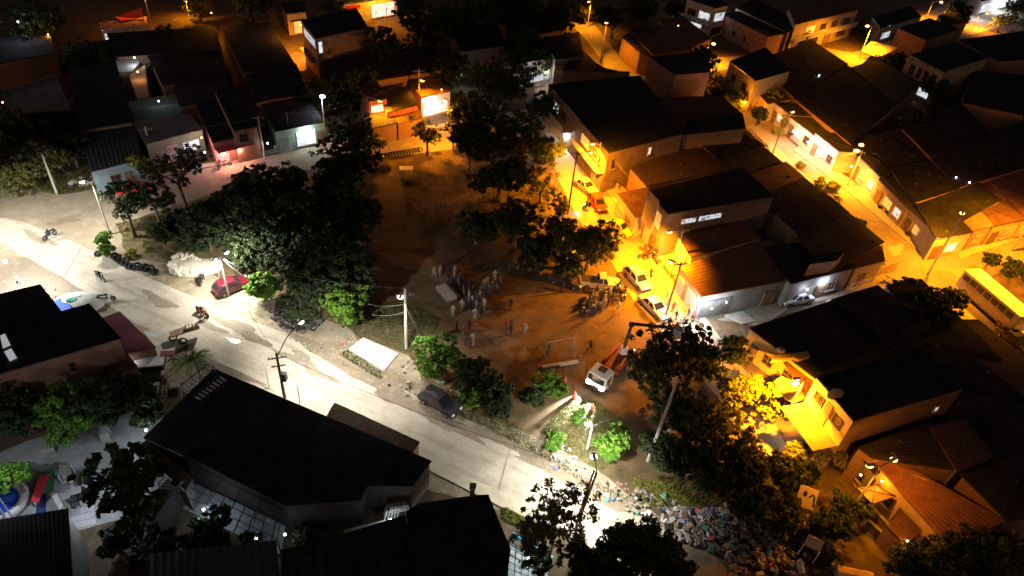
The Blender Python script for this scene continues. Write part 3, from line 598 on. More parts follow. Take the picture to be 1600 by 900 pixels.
rw = row(lambda i: ['dark sheet roof house at the top of the right street, west side', 'dark roof with rusty patches, second house on the west side of the right street', 'dark roof house behind the small yellow lit bush, right street west side', 'black roof house behind the palm like shrub, right street west side', 'dark roof house beside the round shrub, right street west side', 'brown cluttered roof at the lower end of the right street west side'][i],
    (1166, 203), (1378, 382), (1085, 232), 6, 3.3, ['brick', 'beige', 'white'], ['asb', 'zinc', 'rust', 'asb'], feats=[[(0, .2, .35, 0, 2.1, 'door'), (0, .5, .8, .9, 2.2, 'win')]], group='houses along the west side of the right street')
H('small upper storey with a faded sign wall behind the bluish lane', [(1265, 412), (1275, 398), (1320, 392), (1308, 406)][::-1], 5.4, 'pink', 'asb', over=.03, wallm=M('faded_wall', (.36, .22, .16), .9, .35, 1.2))
H('black roof house on the bluish lane with a white lit porch', [(1236, 443), (1335, 418), (1300, 375), (1195, 385)], 3.5, 'grey', 'asb', over=.1, feats=[(0, .28, .42, .0, 2.3, 'bars'), (0, .5, .6, 0, 2.1, 'door'), (0, .66, .8, .9, 2.2, 'win')])
H('orange lit corner house between the bluish lane and the right street', [(1338, 418), (1382, 407), (1378, 384), (1318, 386)], 3.4, 'beige', 'rust', over=.1, feats=[(0, .1, .9, .0, .9, 'bars'), (0, .3, .5, 0, 2.1, 'door'), (1, .3, .6, .9, 2.2, 'win')])
for k, (a, c, l) in enumerate((((1300, 428), (1350, 414), 'left'), ((1352, 413), (1398, 400), 'right'))):
    P0, P1 = G(a[0], a[1] + 22), G(c[0], c[1] + 22); d = P1 - P0
    tag(B().box((P0 + P1) / 2 + Vector((0, 0, .7)), (d.length, .18, 1.4), math.atan2(d.y, d.x)).build('yard_wall', mBe, loc=tuple((P0 + P1) / 2)), 'low plastered yard wall along the bluish lane, %s one of the pair' % l, 'wall')
# ---- east side of the right street
row(lambda i: ['dark roof house at the upper end of the right street, east side', 'dark roof house behind the white lit fence, right street east side', 'black roof house between the white lit fence and the orange street lamp'][i],
    (1208, 160), (1308, 238), (1330, 170), 3, 3.4, ['white'], ['asb', 'zinc'], feats=[[(0, .1, .25, 0, 2.1, 'door'), (0, .35, .6, .9, 2.2, 'lit'), (0, .7, .9, .9, 2.2, 'win')]], group='houses along the upper east side of the right street')
row(lambda i: ['black roof house beside the orange street lamp, right street east side', 'black roof house with pale curtained porch, right street east side', 'black roof house behind the pair of clipped shrubs, right street east side'][i],
    (1338, 243), (1462, 368), (1440, 205), 3, 3.4, ['white', 'beige'], ['asb', 'zinc'], feats=[[(0, .1, .25, 0, 2.1, 'door'), (0, .35, .6, .9, 2.2, 'warm'), (0, .7, .9, .9, 2.2, 'lit')]], group='houses along the lower east side of the right street')
H('corner house with a drooping black roof over a white lit porch, at the orange crossing', [(1463, 372), (1520, 362), (1482, 322), (1430, 318)], 3.5, 'white', 'asb', over=.1, feats=[(0, .1, .3, 0, 2.1, 'door'), (0, .45, .75, .9, 2.2, 'lit')])
H('orange lit stepped roof house on the cross street', [(1522, 360), (1552, 352), (1505, 300), (1470, 312)], 3.2, 'beige', M('salmon_slab', (.36, .17, .1), .9, .3, .7), over=.05, feats=[(0, .2, .7, .9, 2.2, 'bars')])
H('dark flat roof house with orange facade on the cross street', [(1554, 353), (1602, 342), (1545, 285), (1500, 296)], 3.3, 'yellow', 'rust', over=.05, feats=[(0, .1, .3, 0, 2.1, 'door'), (0, .5, .9, .5, 2.4, 'bars')])
H('dark roof house on the cross street at the right edge', [(1604, 342), (1680, 330), (1600, 262), (1548, 283)], 3.4, 'yellow', 'rust', over=.05, feats=[(0, .0, .3, .5, 2.4, 'bars')])
bl = [('black roof behind the corner house, first of the inner block by the right edge', (1430, 316), (1500, 294), (1452, 250), (1392, 262), 3.8), ('black roof with a dim salmon strip, inner block near the right edge', (1500, 292), (1600, 262), (1545, 205), (1455, 248), 3.9), ('black roof at the right edge, inner block', (1602, 262), (1690, 240), (1640, 180), (1548, 205), 4.),
  ('black roof in the inner block, above the white dots', (1392, 260), (1450, 248), (1405, 200), (1345, 215), 3.7), ('black roof of the inner block, below the grey awning', (1455, 246), (1545, 204), (1500, 160), (1410, 200), 4.1), ('black roof house right of the red lamp', (1505, 160), (1600, 180), (1640, 120), (1520, 110), 4.3)]
for l, a, b_, c, d, h in bl: H(l, [a, b_, c, d], h, 'brick', 'asb', over=.05)
# ---- further up, right
H('two storey yellow house with two dark shuttered windows, far end of the yellow street', [(1140, 96), (1180, 126), (1235, 110), (1196, 74)], 6.6, 'yellow', 'asb', over=.1, feats=[(0, .2, .38, 3.9, 5.3, 'win'), (0, .62, .8, 3.9, 5.3, 'win'), (0, .1, .9, 0, 2.4, 'bars'), (0, 0, 1, 2.9, 3.0, 'awning', 1.5)])
H('yellow lit low front house beside the two storey yellow house', [(1182, 142), (1200, 162), (1258, 150), (1232, 126)], 3.4, 'yellow', 'rust', over=.05)
H('wide black roof block between the far street and the yellow house', [(1182, 95), (1240, 150), (1325, 100), (1268, 62)], 4.2, 'brick', 'asb', over=.05)
H('black roof with one bright spot, upper right block', [(1240, 152), (1330, 225), (1400, 165), (1325, 102)], 4.0, 'brick', 'asb', over=.05)
H('dark roof house at the back of the upper right block', [(1330, 105), (1402, 163), (1440, 130), (1372, 92)], 4.1, 'brick', 'zinc', over=.05)
H('long two storey facade glowing orange at the far street, with square windows', [(1243, 38), (1342, 15), (1325, -12), (1232, 12)], 6.2, 'beige', 'rust', over=.05, run=0, feats=[(0, .42, .52, 3.6, 5, 'win'), (0, .6, .7, 3.6, 5, 'win'), (0, .2, .34, 3.4, 5.1, 'warm'), (0, .78, .9, 3.4, 5, 'win'), (0, .05, .15, .0, 2.1, 'door'), (0, .3, .45, .8, 2.2, 'win'), (0, .55, .65, 0, 2.1, 'door'), (0, .75, .9, .8, 2.3, 'win'), (0, .0, .99, 2.9, 3.9, 'balcony', 1.1)])
H('white lit low house with column porch on the far street', [(1376, 44), (1440, 26), (1425, 10), (1362, 26)], 3.6, 'white', 'asb', over=.05, feats=[(0, .1, .3, .8, 2.4, 'lit'), (0, .4, .5, 0, 2.1, 'door'), (0, .6, .9, .8, 2.4, 'lit')])
H('blank brown gable house beyond the yellow canopy', [(1403, 44), (1447, 62), (1500, 45), (1452, 28)], 6.5, 'brick', 'asb', over=.03, wallm=M('bare_brown', (.25, .15, .11), .9, .35, .9), clutter=False)
H('arcaded upper gallery house with four dark openings over a white lit porch', [(1420, 86), (1476, 112), (1545, 90), (1492, 66)], 6.6, 'beige', 'asb', over=.05, feats=[(0, .16, .3, 3.6, 5.6, 'win'), (0, .38, .5, 3.6, 5.6, 'win'), (0, .56, .68, 3.6, 5.6, 'win'), (0, .76, .9, 3.6, 5.6, 'win'), (0, .1, .5, 0, 2.6, 'bars'), (0, .55, .9, .8, 2.4, 'lit')])
H('black roof mass beyond the arcaded house', [(1500, 62), (1560, 95), (1650, 90), (1600, 48)], 5.2, 'brick', 'asb', over=.05)
H('orange fronted house on the far street, top right', [(1476, 40), (1512, 34), (1500, 18), (1466, 24)], 3.6, 'yellow', 'asb', over=.05, feats=[(0, .1, .4, .8, 2.3, 'win'), (0, .6, .8, 0, 2.1, 'door')])
H('white lit shop at the top right corner', [(1535, 2), (1604, -14), (1590, -30), (1520, -14)], 3.6, 'white', 'asb', over=.05, feats=[(0, .05, .45, .3, 2.8, 'lit'), (0, .5, .95, .3, 2.8, 'lit')])
H('pale two storey house with white lit balcony, top of the picture right of centre', [(1074, -2), (1118, 12), (1138, 8), (1108, -14)], 6.6, 'white', 'asb', over=.05, feats=[(0, .3, .7, .5, 2.4, 'lit'), (0, .5, .9, 3.6, 5.2, 'lit'), (0, .1, .4, 3.6, 5, 'win'), (0, .0, 1, 3., 3.9, 'balcony', 1.2), (1, .1, .9, 3.5, 5.4, 'lit'), (1, .1, .9, .5, 2.2, 'win')])
H('long low brick building with faded wall drawings, top right of centre', [(1130, 22), (1200, 57), (1228, 52), (1160, 16)], 4.4, 'brick', 'asb', over=.05, wallm=M('faded_wall', (.36, .22, .16), .9, .35, 1.2), feats=[(0, .3, .36, 1.2, 2.4, 'win'), (0, .55, .6, 1.2, 2.4, 'win')])
H('dark roof row behind the faded brick building', [(1150, 12), (1232, 50), (1250, 35), (1180, -2)], 4.8, 'brick', 'asb', over=.05)
H('black roof left of the far orange lamp', [(1030, 32), (1082, 74), (1112, 60), (1065, 24)], 4.2, 'brick', 'rust', over=.05)
H('dim brown roof behind the brick box house', [(985, 50), (1020, 84), (1080, 76), (1040, 38)], 4.3, 'brick', 'rust', over=.05)
H('dark sheet roof in the top centre block, beside the orange street', [(972, 58), (1000, 82), (1016, 86), (985, 50)][0:4], 4.0, 'brick', 'zinc', over=.05)
H('black roof left of the orange side street, centre top', [(905, 72), (944, 112), (985, 112), (955, 85)][0:3] + [(880, 110)], 4.6, 'brick', 'asb', over=.05)
H('two storey house with barred upper windows behind the white gate, centre top', [(868, 92), (912, 86), (905, 50), (850, 58)], 5.6, 'grey', 'asb', over=.05, feats=[(0, .08, .4, 3.4, 4.8, 'win'), (0, .5, .85, 3.4, 4.8, 'win'), (0, .1, .3, 0, 2.1, 'door'), (0, .5, .8, .6, 2.3, 'bars')])
H('dark roof house behind the white gate, centre top', [(796, 102), (868, 88), (850, 60), (790, 72)], 4.6, 'white', 'asb', over=.05, feats=[(0, .5, .95, .6, 2.5, 'lit')])
H('black roof house under the top centre trees', [(720, 80), (790, 70), (775, 35), (705, 45)], 4.3, 'brick', 'asb')
H('black roof house at the top edge, centre', [(800, 60), (880, 45), (862, 12), (785, 22)], 4.3, 'brick', 'asb')
# ---- top left
H('two storey box house, white lit side and orange lit foot, top left of centre', [(494, 60), (575, 42), (556, 12), (470, 32)], 7.4, 'beige', 'asb', over=.03, clutter=False, wallm=M('pale_brown_wall', (.25, .19, .15), .9, .25, .8), feats=[(3, .15, .9, 5.4, 6.9, 'lit'), (3, .1, .9, 2.9, 3.0, 'awning', 1.0), (0, .02, .1, 4.9, 6.9, 'lit'), (0, .2, .3, 0, 2.1, 'door')])
H('black roof house between the orange yard and the small bright window', [(345, 42), (420, 34), (460, 100), (380, 112)][::-1], 4.0, 'brick', 'asb')
H('black roof house behind the dark street trees, left of the orange yard', [(385, 118), (462, 100), (478, 140), (400, 160)][::-1], 3.9, 'brick', 'asb')
H('house with a barred upper window above the red shop', [(365, 204), (402, 197), (385, 135), (335, 140)], 4.8, 'brick', 'asb', feats=[(0, .15, .55, 3.0, 4.3, 'win')], over=.05)
H('red lit shop front house on the upper street', [(332, 222), (390, 208), (362, 150), (305, 160)], 3.4, 'pink', 'asb', feats=[(0, .05, .35, 0, 2.4, 'bars'), (0, .4, .6, 0, 2.2, 'door'), (0, .66, .95, .8, 2.2, 'lit'), (0, 0, .98, 2.4, 2.5, 'awning', 1.5, M('red_awning', (.6, .12, .12), .8, .2, 1))])
H('dim grey sheet roof house with a white end wall strip, upper street', [(228, 225), (316, 202), (296, 178), (206, 190)], 3.4, 'green', 'greys', over=.05, feats=[(0, .3, .5, 0, 2.3, 'bars'), (0, .6, .9, .8, 2.3, 'lit')])
H('white gabled shop with a bright open front on the upper street', [(430, 205), (506, 190), (478, 148), (408, 160)], 3.4, 'green', 'asb', over=.05, feats=[(0, .05, .3, 0, 2.4, 'bars'), (0, .4, .8, .4, 2.7, 'lit'), (0, .84, .95, 0, 2.1, 'door')])
H('black roof house behind the bright open shop', [(405, 158), (478, 146), (462, 108), (390, 118)], 3.8, 'brick', 'asb')
H('low house with pale blue front wall behind the leaning pole, upper street', [(142, 268), (222, 248), (210, 192), (124, 205)], 3.3, 'blue', M('ribbed_dark', (.035, .035, .04), .8, .3, 1), over=.05, corr=.5, clutter=False, feats=[(0, .3, .5, .8, 2.2, 'win'), (0, .6, .7, 0, 2.1, 'door')])
H('black roof house behind the pale blue front house', [(125, 203), (206, 190), (190, 120), (110, 130)], 3.9, 'brick', 'asb')
H('black roof house left of the small courtyard, upper left', [(112, 128), (186, 118), (172, 62), (96, 72)], 3.8, 'brick', 'asb')
H('grey flat roof with a dim parapet at the left edge', [(10, 170), (108, 164), (88, 118), (4, 142)], 4.2, 'grey', M('dim_slab', (.17, .155, .14), .9, .3, .6), par=.3, feats=[(3, .1, .5, 1, 3, 'warm')])
H('black roof left of the grey flat roof, upper left', [(-60, 110), (85, 82), (75, 45), (-60, 70)], 3.9, 'brick', 'asb')
H('black roof under the upper left trees', [(-50, 240), (8, 172), (110, 168), (122, 205)], 3.3, 'brick', 'asb')
H('orange lit low roof with a white edge, top left', [(160, 48), (232, 40), (228, 26), (154, 36)], 3.6, 'white', M('orange_slab', (.45, .25, .15), .9, .2, 1), over=.05, feats=[(0, .0, .4, 2, 3.2, 'lit')])
H('wide black roof behind the small courtyard, top left', [(182, 88), (345, 78), (335, 42), (168, 52)], 3.9, 'brick', 'asb')
H('black roof right of the small courtyard with two pale spots', [(255, 132), (355, 120), (345, 80), (232, 88)], 3.7, 'brick', 'asb')
H('black roof between the palm courtyard and the barred window house', [(282, 165), (362, 150), (350, 122), (272, 135)], 3.6, 'brick', 'zinc')
H('warm lit doorway house at the top edge, left of centre', [(448, 22), (478, 18), (474, 2), (440, 6)], 4.0, 'yellow', 'asb', feats=[(0, .3, .8, .2, 2.6, 'warm'), (0, .1, .9, 2.7, 2.8, 'awning', 1.)])
H('white lit shop with a red sign board at the top edge, centre left', [(536, 6), (620, -6), (606, -30), (520, -18)], 4.0, 'white', 'asb', feats=[(0, .05, .3, 2.8, 3.6, 'panel', M('red_board', (.6, .04, .03), .6, .1, 1)), (0, .5, .95, .4, 3.2, 'lit')])
H('red lit house with a small square white window, centre top street', [(576, 158), (604, 154), (590, 128), (560, 132)], 4.6, 'pink', 'asb', feats=[(0, .1, .8, 2.2, 4.0, 'lit')], over=.05)
H('dark roofed house with pink and white porch beside the orange pole', [(604, 176), (652, 164), (640, 134), (595, 142)], 3.6, 'pink', 'asb', feats=[(0, .3, .7, .7, 2.4, 'warm'), (0, .0, .9, 2.4, 2.5, 'awning', 1.2, M('white_awning', (.6, .55, .55), .8, .2, 1))], over=.05)
H('house with an orange lit roof and a blue white porch, centre top street', [(658, 152), (704, 142), (684, 122), (642, 128)], 3.6, 'white', 'rust', feats=[(0, .05, .9, .4, 2.6, 'lit')], over=.05)
H('black roof behind the orange lit roof, top centre', [(570, 128), (690, 108), (672, 70), (548, 88)], 4.2, 'brick', 'asb')
H('low black front roof beside the orange road, centre top', [(582, 200), (620, 192), (610, 172), (572, 178)], 2.8, 'brick', 'asb', over=.05, name='shed', cat='shed')
H('low black front roof before the pink and white porch', [(622, 192), (660, 184), (648, 160), (606, 168)], 2.7, 'brick', 'rust', over=.05, name='shed', cat='shed')
H('dark house with a pale row of lights, between the trees top left of centre', [(508, 122), (578, 106), (560, 84), (508, 96)], 3.7, 'white', 'asb', feats=[(0, .6, .8, 1.9, 2.2, 'lit')])
# red tent cloth
o = thing('tent', 'bright red pointed tent cloth on the orange roof, top left', 'tent', G(205, 22, 4.2))
A, Bq, C, D = G(180, 26, 4), G(221, 12, 5.4), G(223, 27, 4), G(190, 33, 4); b = B(); b.face([A, Bq, C]).face([A, C, D]); b.build('cloth', M('red_cloth', (.75, .07, .03), .8, .1, 1), o)
for q in (A, Bq, C): B().tube([(q.x, q.y, 3.6), q], .05, 5).build('pole', mIron, o)
# courtyard lit in the top left
for px_, l, m_ in (([(178, 90), (208, 84), (218, 98), (206, 112), (186, 112)], 'small white lit courtyard floor, upper left', mWh), ([(202, 118), (226, 102), (232, 150), (214, 154)], 'orange lit terracotta yard step below the small white courtyard', M('terracotta', (.6, .33, .16), .9, .2, 1)), ([(196, 160), (274, 146), (284, 162), (204, 170)], 'grey green yard slab with a small palm, upper left', mGn)):
    b = B(); b.prism([G(*p, 3.2) for p in px_], 0, 3.2); tag(b.build('terrace', m_, loc=tuple(G(*px_[0]))), l, 'terrace')
# ------------------------------------------------------------------ trees and plants
mLf = leaf_mat('leaf_dark', (.018, .028, .012), (.05, .075, .026))
mLo = leaf_mat('leaf_olive', (.05, .06, .020), (.16, .16, .04))
mLv = leaf_mat('leaf_vivid', (.045, .11, .014), (.16, .32, .035))
mLy = leaf_mat('leaf_yellowish', (.10, .14, .02), (.32, .34, .05))
mBark = M('bark', (.16, .12, .085), .95, .35, 3, bump=.3)
import numpy as np
CR = {}
def crown(kind, r, var, mat):
    """leaf clumps spread through an uneven volume, as one mesh"""
    rb = max(1.0, round(r / .7) * .7); key = (kind, rb, var, mat.name)
    if key in CR: return CR[key], r / rb
    rs = np.random.RandomState(var * 31 + int(rb * 10))
    nc = {'dense': int(40 + 44 * rb), 'open': int(30 + 26 * rb), 'big': int(40 + 17 * rb)}[kind]
    per = {'dense': 50, 'open': 32, 'big': 9}[kind]; ls = {'dense': .13, 'open': .12, 'big': .33}[kind] * (1 + rb * .045)
    # a few main lobes make the outline uneven
    nl = rs.randint(7, 11); lob = rs.normal(size=(nl, 3)); lob /= np.linalg.norm(lob, axis=1)[:, None]; lob *= rs.uniform(.35, .68, (nl, 1)); lob[:, 2] *= .75
    lr = rs.uniform(.4, .62, nl)
    ci = rs.randint(0, nl, nc); d = rs.normal(size=(nc, 3)); d /= np.linalg.norm(d, axis=1)[:, None]
    cc = lob[ci] + d * (lr[ci] * rs.uniform(.55, 1.05, nc))[:, None]; cc[:, 2] = cc[:, 2] * .85
    cc *= rb; cr = rs.uniform(.22, .5, nc) * (.6 + rb * .16)
    n = nc * per; ctr = np.repeat(cc, per, 0); cR = np.repeat(cr, per)[:, None]
    o = rs.normal(size=(n, 3)); o /= np.linalg.norm(o, axis=1)[:, None]; p = ctr + o * cR * rs.uniform(.3, 1.05, (n, 1)) * np.array([1, 1, .7])
    nrm = o + rs.normal(size=(n, 3)) * .7 + np.array([0, 0, .5]); nrm /= np.linalg.norm(nrm, axis=1)[:, None]
    a = np.cross(nrm, rs.normal(size=(n, 3))); a /= np.linalg.norm(a, axis=1)[:, None]; bb = np.cross(nrm, a)
    s = ls * rs.uniform(.6, 1.35, (n, 1)); a *= s; bb *= s * .62
    V = np.stack([p - a, p - bb, p + a, p + bb], 1).reshape(-1, 3)
    me = bpy.data.meshes.new('crown'); F = np.arange(4 * n).reshape(-1, 4)
    me.vertices.add(4 * n); me.vertices.foreach_set('co', V.ravel()); me.loops.add(4 * n); me.loops.foreach_set('vertex_index', F.ravel().astype('i'))
    me.polygons.add(n); me.polygons.foreach_set('loop_start', (np.arange(n) * 4).astype('i')); me.polygons.foreach_set('loop_total', np.full(n, 4, 'i'))
    me.update(); me.materials.append(mat); CR[key] = me; return me, r / rb
NT = [0]
def tree(px, py, rpx, label, kind='dense', mat=None, zc=None, name='tree', cat='tree', group=None, cscale=1.0, flat=1.0):
    NT[0] += 1; rnd = random.Random(NT[0]); mat = mat or mLf
    r = rpx * 1.12 / PPM(px, py, 3)
    if zc is None: zc = r * .85 + .6 if name != 'bush' else r * .75
    base = G(px, py, zc); base.z = 0; o = thing(name, label, cat, base, group)
    me, sc = crown(kind, r, rnd.randint(0, 4), mat); c = bpy.data.objects.new('crown', me); COL.objects.link(c); c.parent = o; c.location = (0, 0, zc); c.scale = (sc, sc, sc * flat); c.rotation_euler = (0, 0, rnd.uniform(0, 6.28))
    b = B(); tr = .05 + r * .045; lx, ly = rnd.uniform(-.2, .2) * r, rnd.uniform(-.2, .2) * r; fk = base + Vector((lx * .5, ly * .5, max(.3, zc - r * .55)))
    b.tube([base, base.lerp(fk, .5) + Vector((lx * .1, 0, 0)), fk], [tr * 1.4, tr, tr * .8], 7)
    for i in range(5):
        a = i * 1.26 + rnd.uniform(-.4, .4); e = base + Vector((math.cos(a) * r * .6, math.sin(a) * r * .6, zc + rnd.uniform(-.1, .35) * r)); mid = fk.lerp(e, .5) + Vector((0, 0, r * .12))
        b.tube([fk, mid, e], [tr * .6, tr * .4, tr * .12], 5)
    b.build('trunk', mBark, o); return o
def palm(px, py, rpx, label, n=16, mat=None, h=3.0, name='palm_tree', droop=.9):
    r = rpx / PPM(px, py, h); base = G(px, py, h); base.z = 0; o = thing(name, label, 'palm', base); rnd = random.Random(int(px))
    B().tube([base, base + Vector((.1, 0, h * .5)), base + Vector((0, 0, h))], [.16, .12, .1], 7).build('trunk', mBark, o)
    for i in range(n):
        a = i * 2 * math.pi / n + rnd.uniform(-.2, .2); el = rnd.uniform(.2, .9); L = r * rnd.uniform(.8, 1.15); b = B(); dv = Vector((math.cos(a), math.sin(a), 0)); sd = Vector((-dv.y, dv.x, 0)); pts = []
        for k in range(9): u = k / 8; pts.append(base + Vector((0, 0, h)) + dv * (L * u) + Vector((0, 0, L * (el * u - droop * u * u))))
        for k in range(8):
            w = L * .24 * math.sin(math.pi * (.12 + .8 * (k + .5) / 8)); p = pts[k]; q = pts[k + 1]
            for s in (-1, 1):
                for h2 in (0, .5):
                    p1 = p.lerp(q, h2); p2 = p.lerp(q, h2 + .3); tip = p.lerp(q, h2 + .7) + sd * s * w + Vector((0, 0, -w * .35)); b.face([p1, p2, tip])
        b.tube(pts, .02, 3, cap=False); b.build('frond', mat or mLv, o)
    return o
# the park side mass
park = [(300, 345, 42), (345, 318, 40), (392, 318, 46), (432, 285, 42), (376, 292, 30), (410, 380, 44), (455, 350, 58), (505, 330, 52), (470, 420, 52), (530, 400, 52), (545, 440, 44), (322, 358, 36), (282, 352, 26), (500, 285, 42), (382, 402, 26), (252, 362, 18), (560, 340, 40), (430, 330, 44), (495, 460, 34), (362, 350, 40)]
pl = ['dark tree at the road end of the park thicket, nearest the starry lamp', 'dark tree of the park thicket, under the forked pair of trunks', 'broad dark tree in the upper middle of the park thicket', 'dark tree touching the upper road below the bright open shop', 'small dark tree at the upper edge of the park thicket', 'broad dark green tree behind the red hatchback, park thicket', 'tallest black tree in the middle of the park thicket', 'black tree at the right side of the park thicket', 'dark tree above the two bright green bushes, park thicket', 'black tree at the inner edge of the park thicket', 'black tree above the vivid green tree, park thicket', 'greenish shrub tree behind the pale rubble pile', 'low dark shrub tree on the grass mound', 'black tree on the far right of the thicket, by the upper road', 'dim green shrub right of the rubble pile', 'small dim shrub on the left end of the grass mound', 'black tree standing alone east of the park thicket', 'black tree filling the heart of the park thicket', 'black bush above the charred heap', 'dim green tree at the centre left of the park thicket']
for i, (x, y, r) in enumerate(park): tree(x, y, r, pl[i], 'dense', mLf, group='dark trees of the park thicket', zc=(2.2 if r < 32 else None))
T = tree
T(275, 262, 44, 'black tree with two thin forked trunks standing over the upper road', 'open', mLf, zc=6.5)
T(192, 312, 34, 'flat crowned black tree behind the starry lamp', 'open', mLf, zc=5.2); T(240, 308, 32, 'black tree joining the flat crowned one, over the red car', 'open', mLf, zc=4.8)
T(545, 248, 44, 'black tree at the upper road, left of the orange lit stretch', 'dense', mLf); T(555, 205, 34, 'black tree beside the bluish street lamp, upper road')
T(668, 205, 26, 'small open tree in front of the orange lit stretch of road', 'open', mLo, zc=4.0); T(592, 222, 14, 'little sparse tree at the left end of the tyre row', 'open', mLo)
top = [(745, 178, 50, 'huge black tree right of the blue white porch, top centre'), (792, 215, 52, 'black tree over the park corner, top centre'), (838, 232, 34, 'dark tree between the park and the white lit porch'), (780, 268, 44, 'low black tree at the top of the dirt court'), (738, 230, 40, 'black tree right of the small open tree'), (850, 170, 30, 'black tree below the white gate'), (790, 130, 50, 'black tree north of the park corner'), (825, 80, 40, 'black tree before the barred upper windows, top centre'), (700, 105, 34, 'black tree behind the bluish green bulb, top centre'), (500, 150, 34, 'black tree left of the bluish street lamp'), (545, 130, 38, 'black tree hiding the foot of the box house'), (600, 70, 40, 'dark tree right of the box house, top'), (650, 40, 42, 'black tree at the top edge, centre left'), (720, 25, 46, 'black tree at the top edge above the park'), (790, 12, 40, 'black tree at the top edge, centre'), (400, 12, 34, 'black tree beside the warm lit doorway, top'), (520, 20, 26, 'dark tree between the warm doorway and the white shop, top'), (310, 8, 22, 'olive tree at the top edge, left'),
  (60, 30, 44, 'black tree in the top left corner'), (20, 210, 50, 'dark bushy tree at the left edge above the road'), (70, 250, 36, 'olive dark tree behind the leaning pole'), (110, 232, 28, 'dark tree left of the pale blue front wall'), (20, 270, 34, 'olive lit bush at the left edge, at the road corner'), (250, 60, 26, 'dark tree behind the orange flat roof'), (235, 112, 14, 'small dark tree in the white lit courtyard'), (130, 90, 34, 'black tree between the black roofs, upper left')]
for x, y, r, l in top: T(x, y, r, l, 'dense', mLo if 'olive' in l else mLf)
T(848, 285, 32, 'leafy tree beside the yellow street with gold lit edges, upper one', 'open', mLo); T(872, 318, 20, 'small leafy tree next to the dark street pole', 'open', mLo, zc=3.8); T(868, 232, 20, 'gold lit shrub on the park side of the yellow street', 'open', mLy, zc=2.4)
T(925, 372, 50, 'round tree beside the yellow street with a gold lit right side', 'dense', mLo, zc=4.8); T(812, 345, 44, 'dark tree inside the park, left of the gold lit round tree'); T(868, 365, 32, 'dark tree touching the round gold lit tree'); T(745, 350, 32, 'dim tree in the dark centre of the park'); T(890, 415, 26, 'dark tree above the grey pick up, park edge'); T(830, 395, 30, 'dark tree left of the pair of car bonnets, park edge')
T(540, 466, 35, 'vivid green tree beside the charred heap', 'dense', mLv, zc=3.2); T(410, 446, 27, 'green bush tree beside the red hatchback', 'dense', mLv, zc=2.2); T(690, 550, 38, 'bright green round tree at the road, below the tall white pole', 'dense', mLv, zc=3.2)
T(735, 582, 32, 'dim green tree just right of the bright green round tree', 'dense', mLf, zc=2.4); T(775, 618, 38, 'dark bush beside the dark parked car', 'dense', mLf, name='bush', cat='bush'); T(742, 612, 26, 'small bush between the dark car and the dim green tree', 'dense', mLv, name='bush', cat='bush')
T(862, 602, 28, 'dark green bush left of the truck headlights', 'dense', mLv, name='bush', cat='bush'); T(830, 620, 20, 'low dim bush left of the lit path', 'dense', mLf, name='bush', cat='bush'); T(905, 650, 11, 'leafy green shrub right of the lit path', 'dense', mLv, name='bush', cat='bush')
T(956, 688, 31, 'vivid lime green round tree next to the white lamp pole', 'dense', mLv, zc=2.8); T(868, 690, 18, 'low green shrub at the road corner of the small lawn', 'dense', mLv, name='bush', cat='bush')
T(160, 372, 12, 'small vivid green shrub under the starry lamp', 'open', mLv, zc=2.2); T(168, 388, 12, 'green creeper shrub at the foot of the starry lamp pole', 'open', mLv, zc=1.2); T(205, 396, 8, 'tiny yellow green bush beside the tyres', 'open', mLy, name='bush', cat='bush')
rm = [(1040, 560, 58, 'big black tree behind the bucket truck', mLf), (1105, 545, 52, 'black tree below the white lit garage corner', mLf), (1152, 545, 26, 'dark tree left of the yellow front yard', mLf), (1060, 635, 52, 'black tree right of the leaning grey pole', mLf), (1172, 618, 52, 'large tree glowing yellow beside the yellow facade', mLy), (1118, 650, 38, 'tree half dark and half yellow lit, lower right thicket', mLo), (1110, 715, 56, 'black tree in the lower right thicket', mLf), (1180, 718, 42, 'black tree under the yellow glowing tree', mLf), (1045, 705, 40, 'black tree above the litter slope', mLf), (1165, 770, 50, 'black bush tree at the top of the litter slope', mLf), (1235, 735, 36, 'dark tree between the slope boards and the yellow lit yard', mLf), (1240, 705, 18, 'yellow lit shrub at the foot of the yellow lit pole', mLy), (1275, 700, 22, 'bushy shrub before the two storey yellow house', mLo), (1305, 710, 18, 'olive shrub at the corner of the two storey yellow house', mLo), (1330, 790, 30, 'dark shrub below the glazed canopy', mLf), (1300, 820, 34, 'dark bush between the two boards and the long low wall', mLf), (1220, 800, 30, 'dark bush left of the painted board', mLf),
  (1490, 872, 50, 'dark olive tree at the bottom edge below the tile roof', mLf), (1560, 870, 46, 'dark tree in the bottom right corner', mLo), (1425, 880, 34, 'dark bush at the foot of the long low wall', mLf), (1440, 868, 22, 'dark shrub at the corner of the tile roof', mLf)]
for x, y, r, l, m in rm: T(x, y, r, l, 'dense', m, group=None, zc=(2.3 if m is mLy else None), flat=(.55 if m is mLy else 1.))
T(215, 252, 15, 'yellow green lit tree before the pale blue front wall, upper street', 'dense', mLy, zc=3.0)
T(868, 812, 60, 'large tree at the bottom with green lit rim, over the road', 'open', mLo, zc=6.0); T(845, 850, 40, 'lower left part tree of the pair at the bottom edge, beside the blue rail', 'open', mLf, zc=4); T(1000, 868, 66, 'large black round tree at the bottom edge, centre right', 'dense', mLf, zc=6); T(930, 880, 46, 'black tree between the two large trees at the bottom edge', 'dense', mLf, zc=4.5); T(1050, 890, 40, 'black tree at the bottom edge next to the dirt track', 'dense', mLf, zc=4)
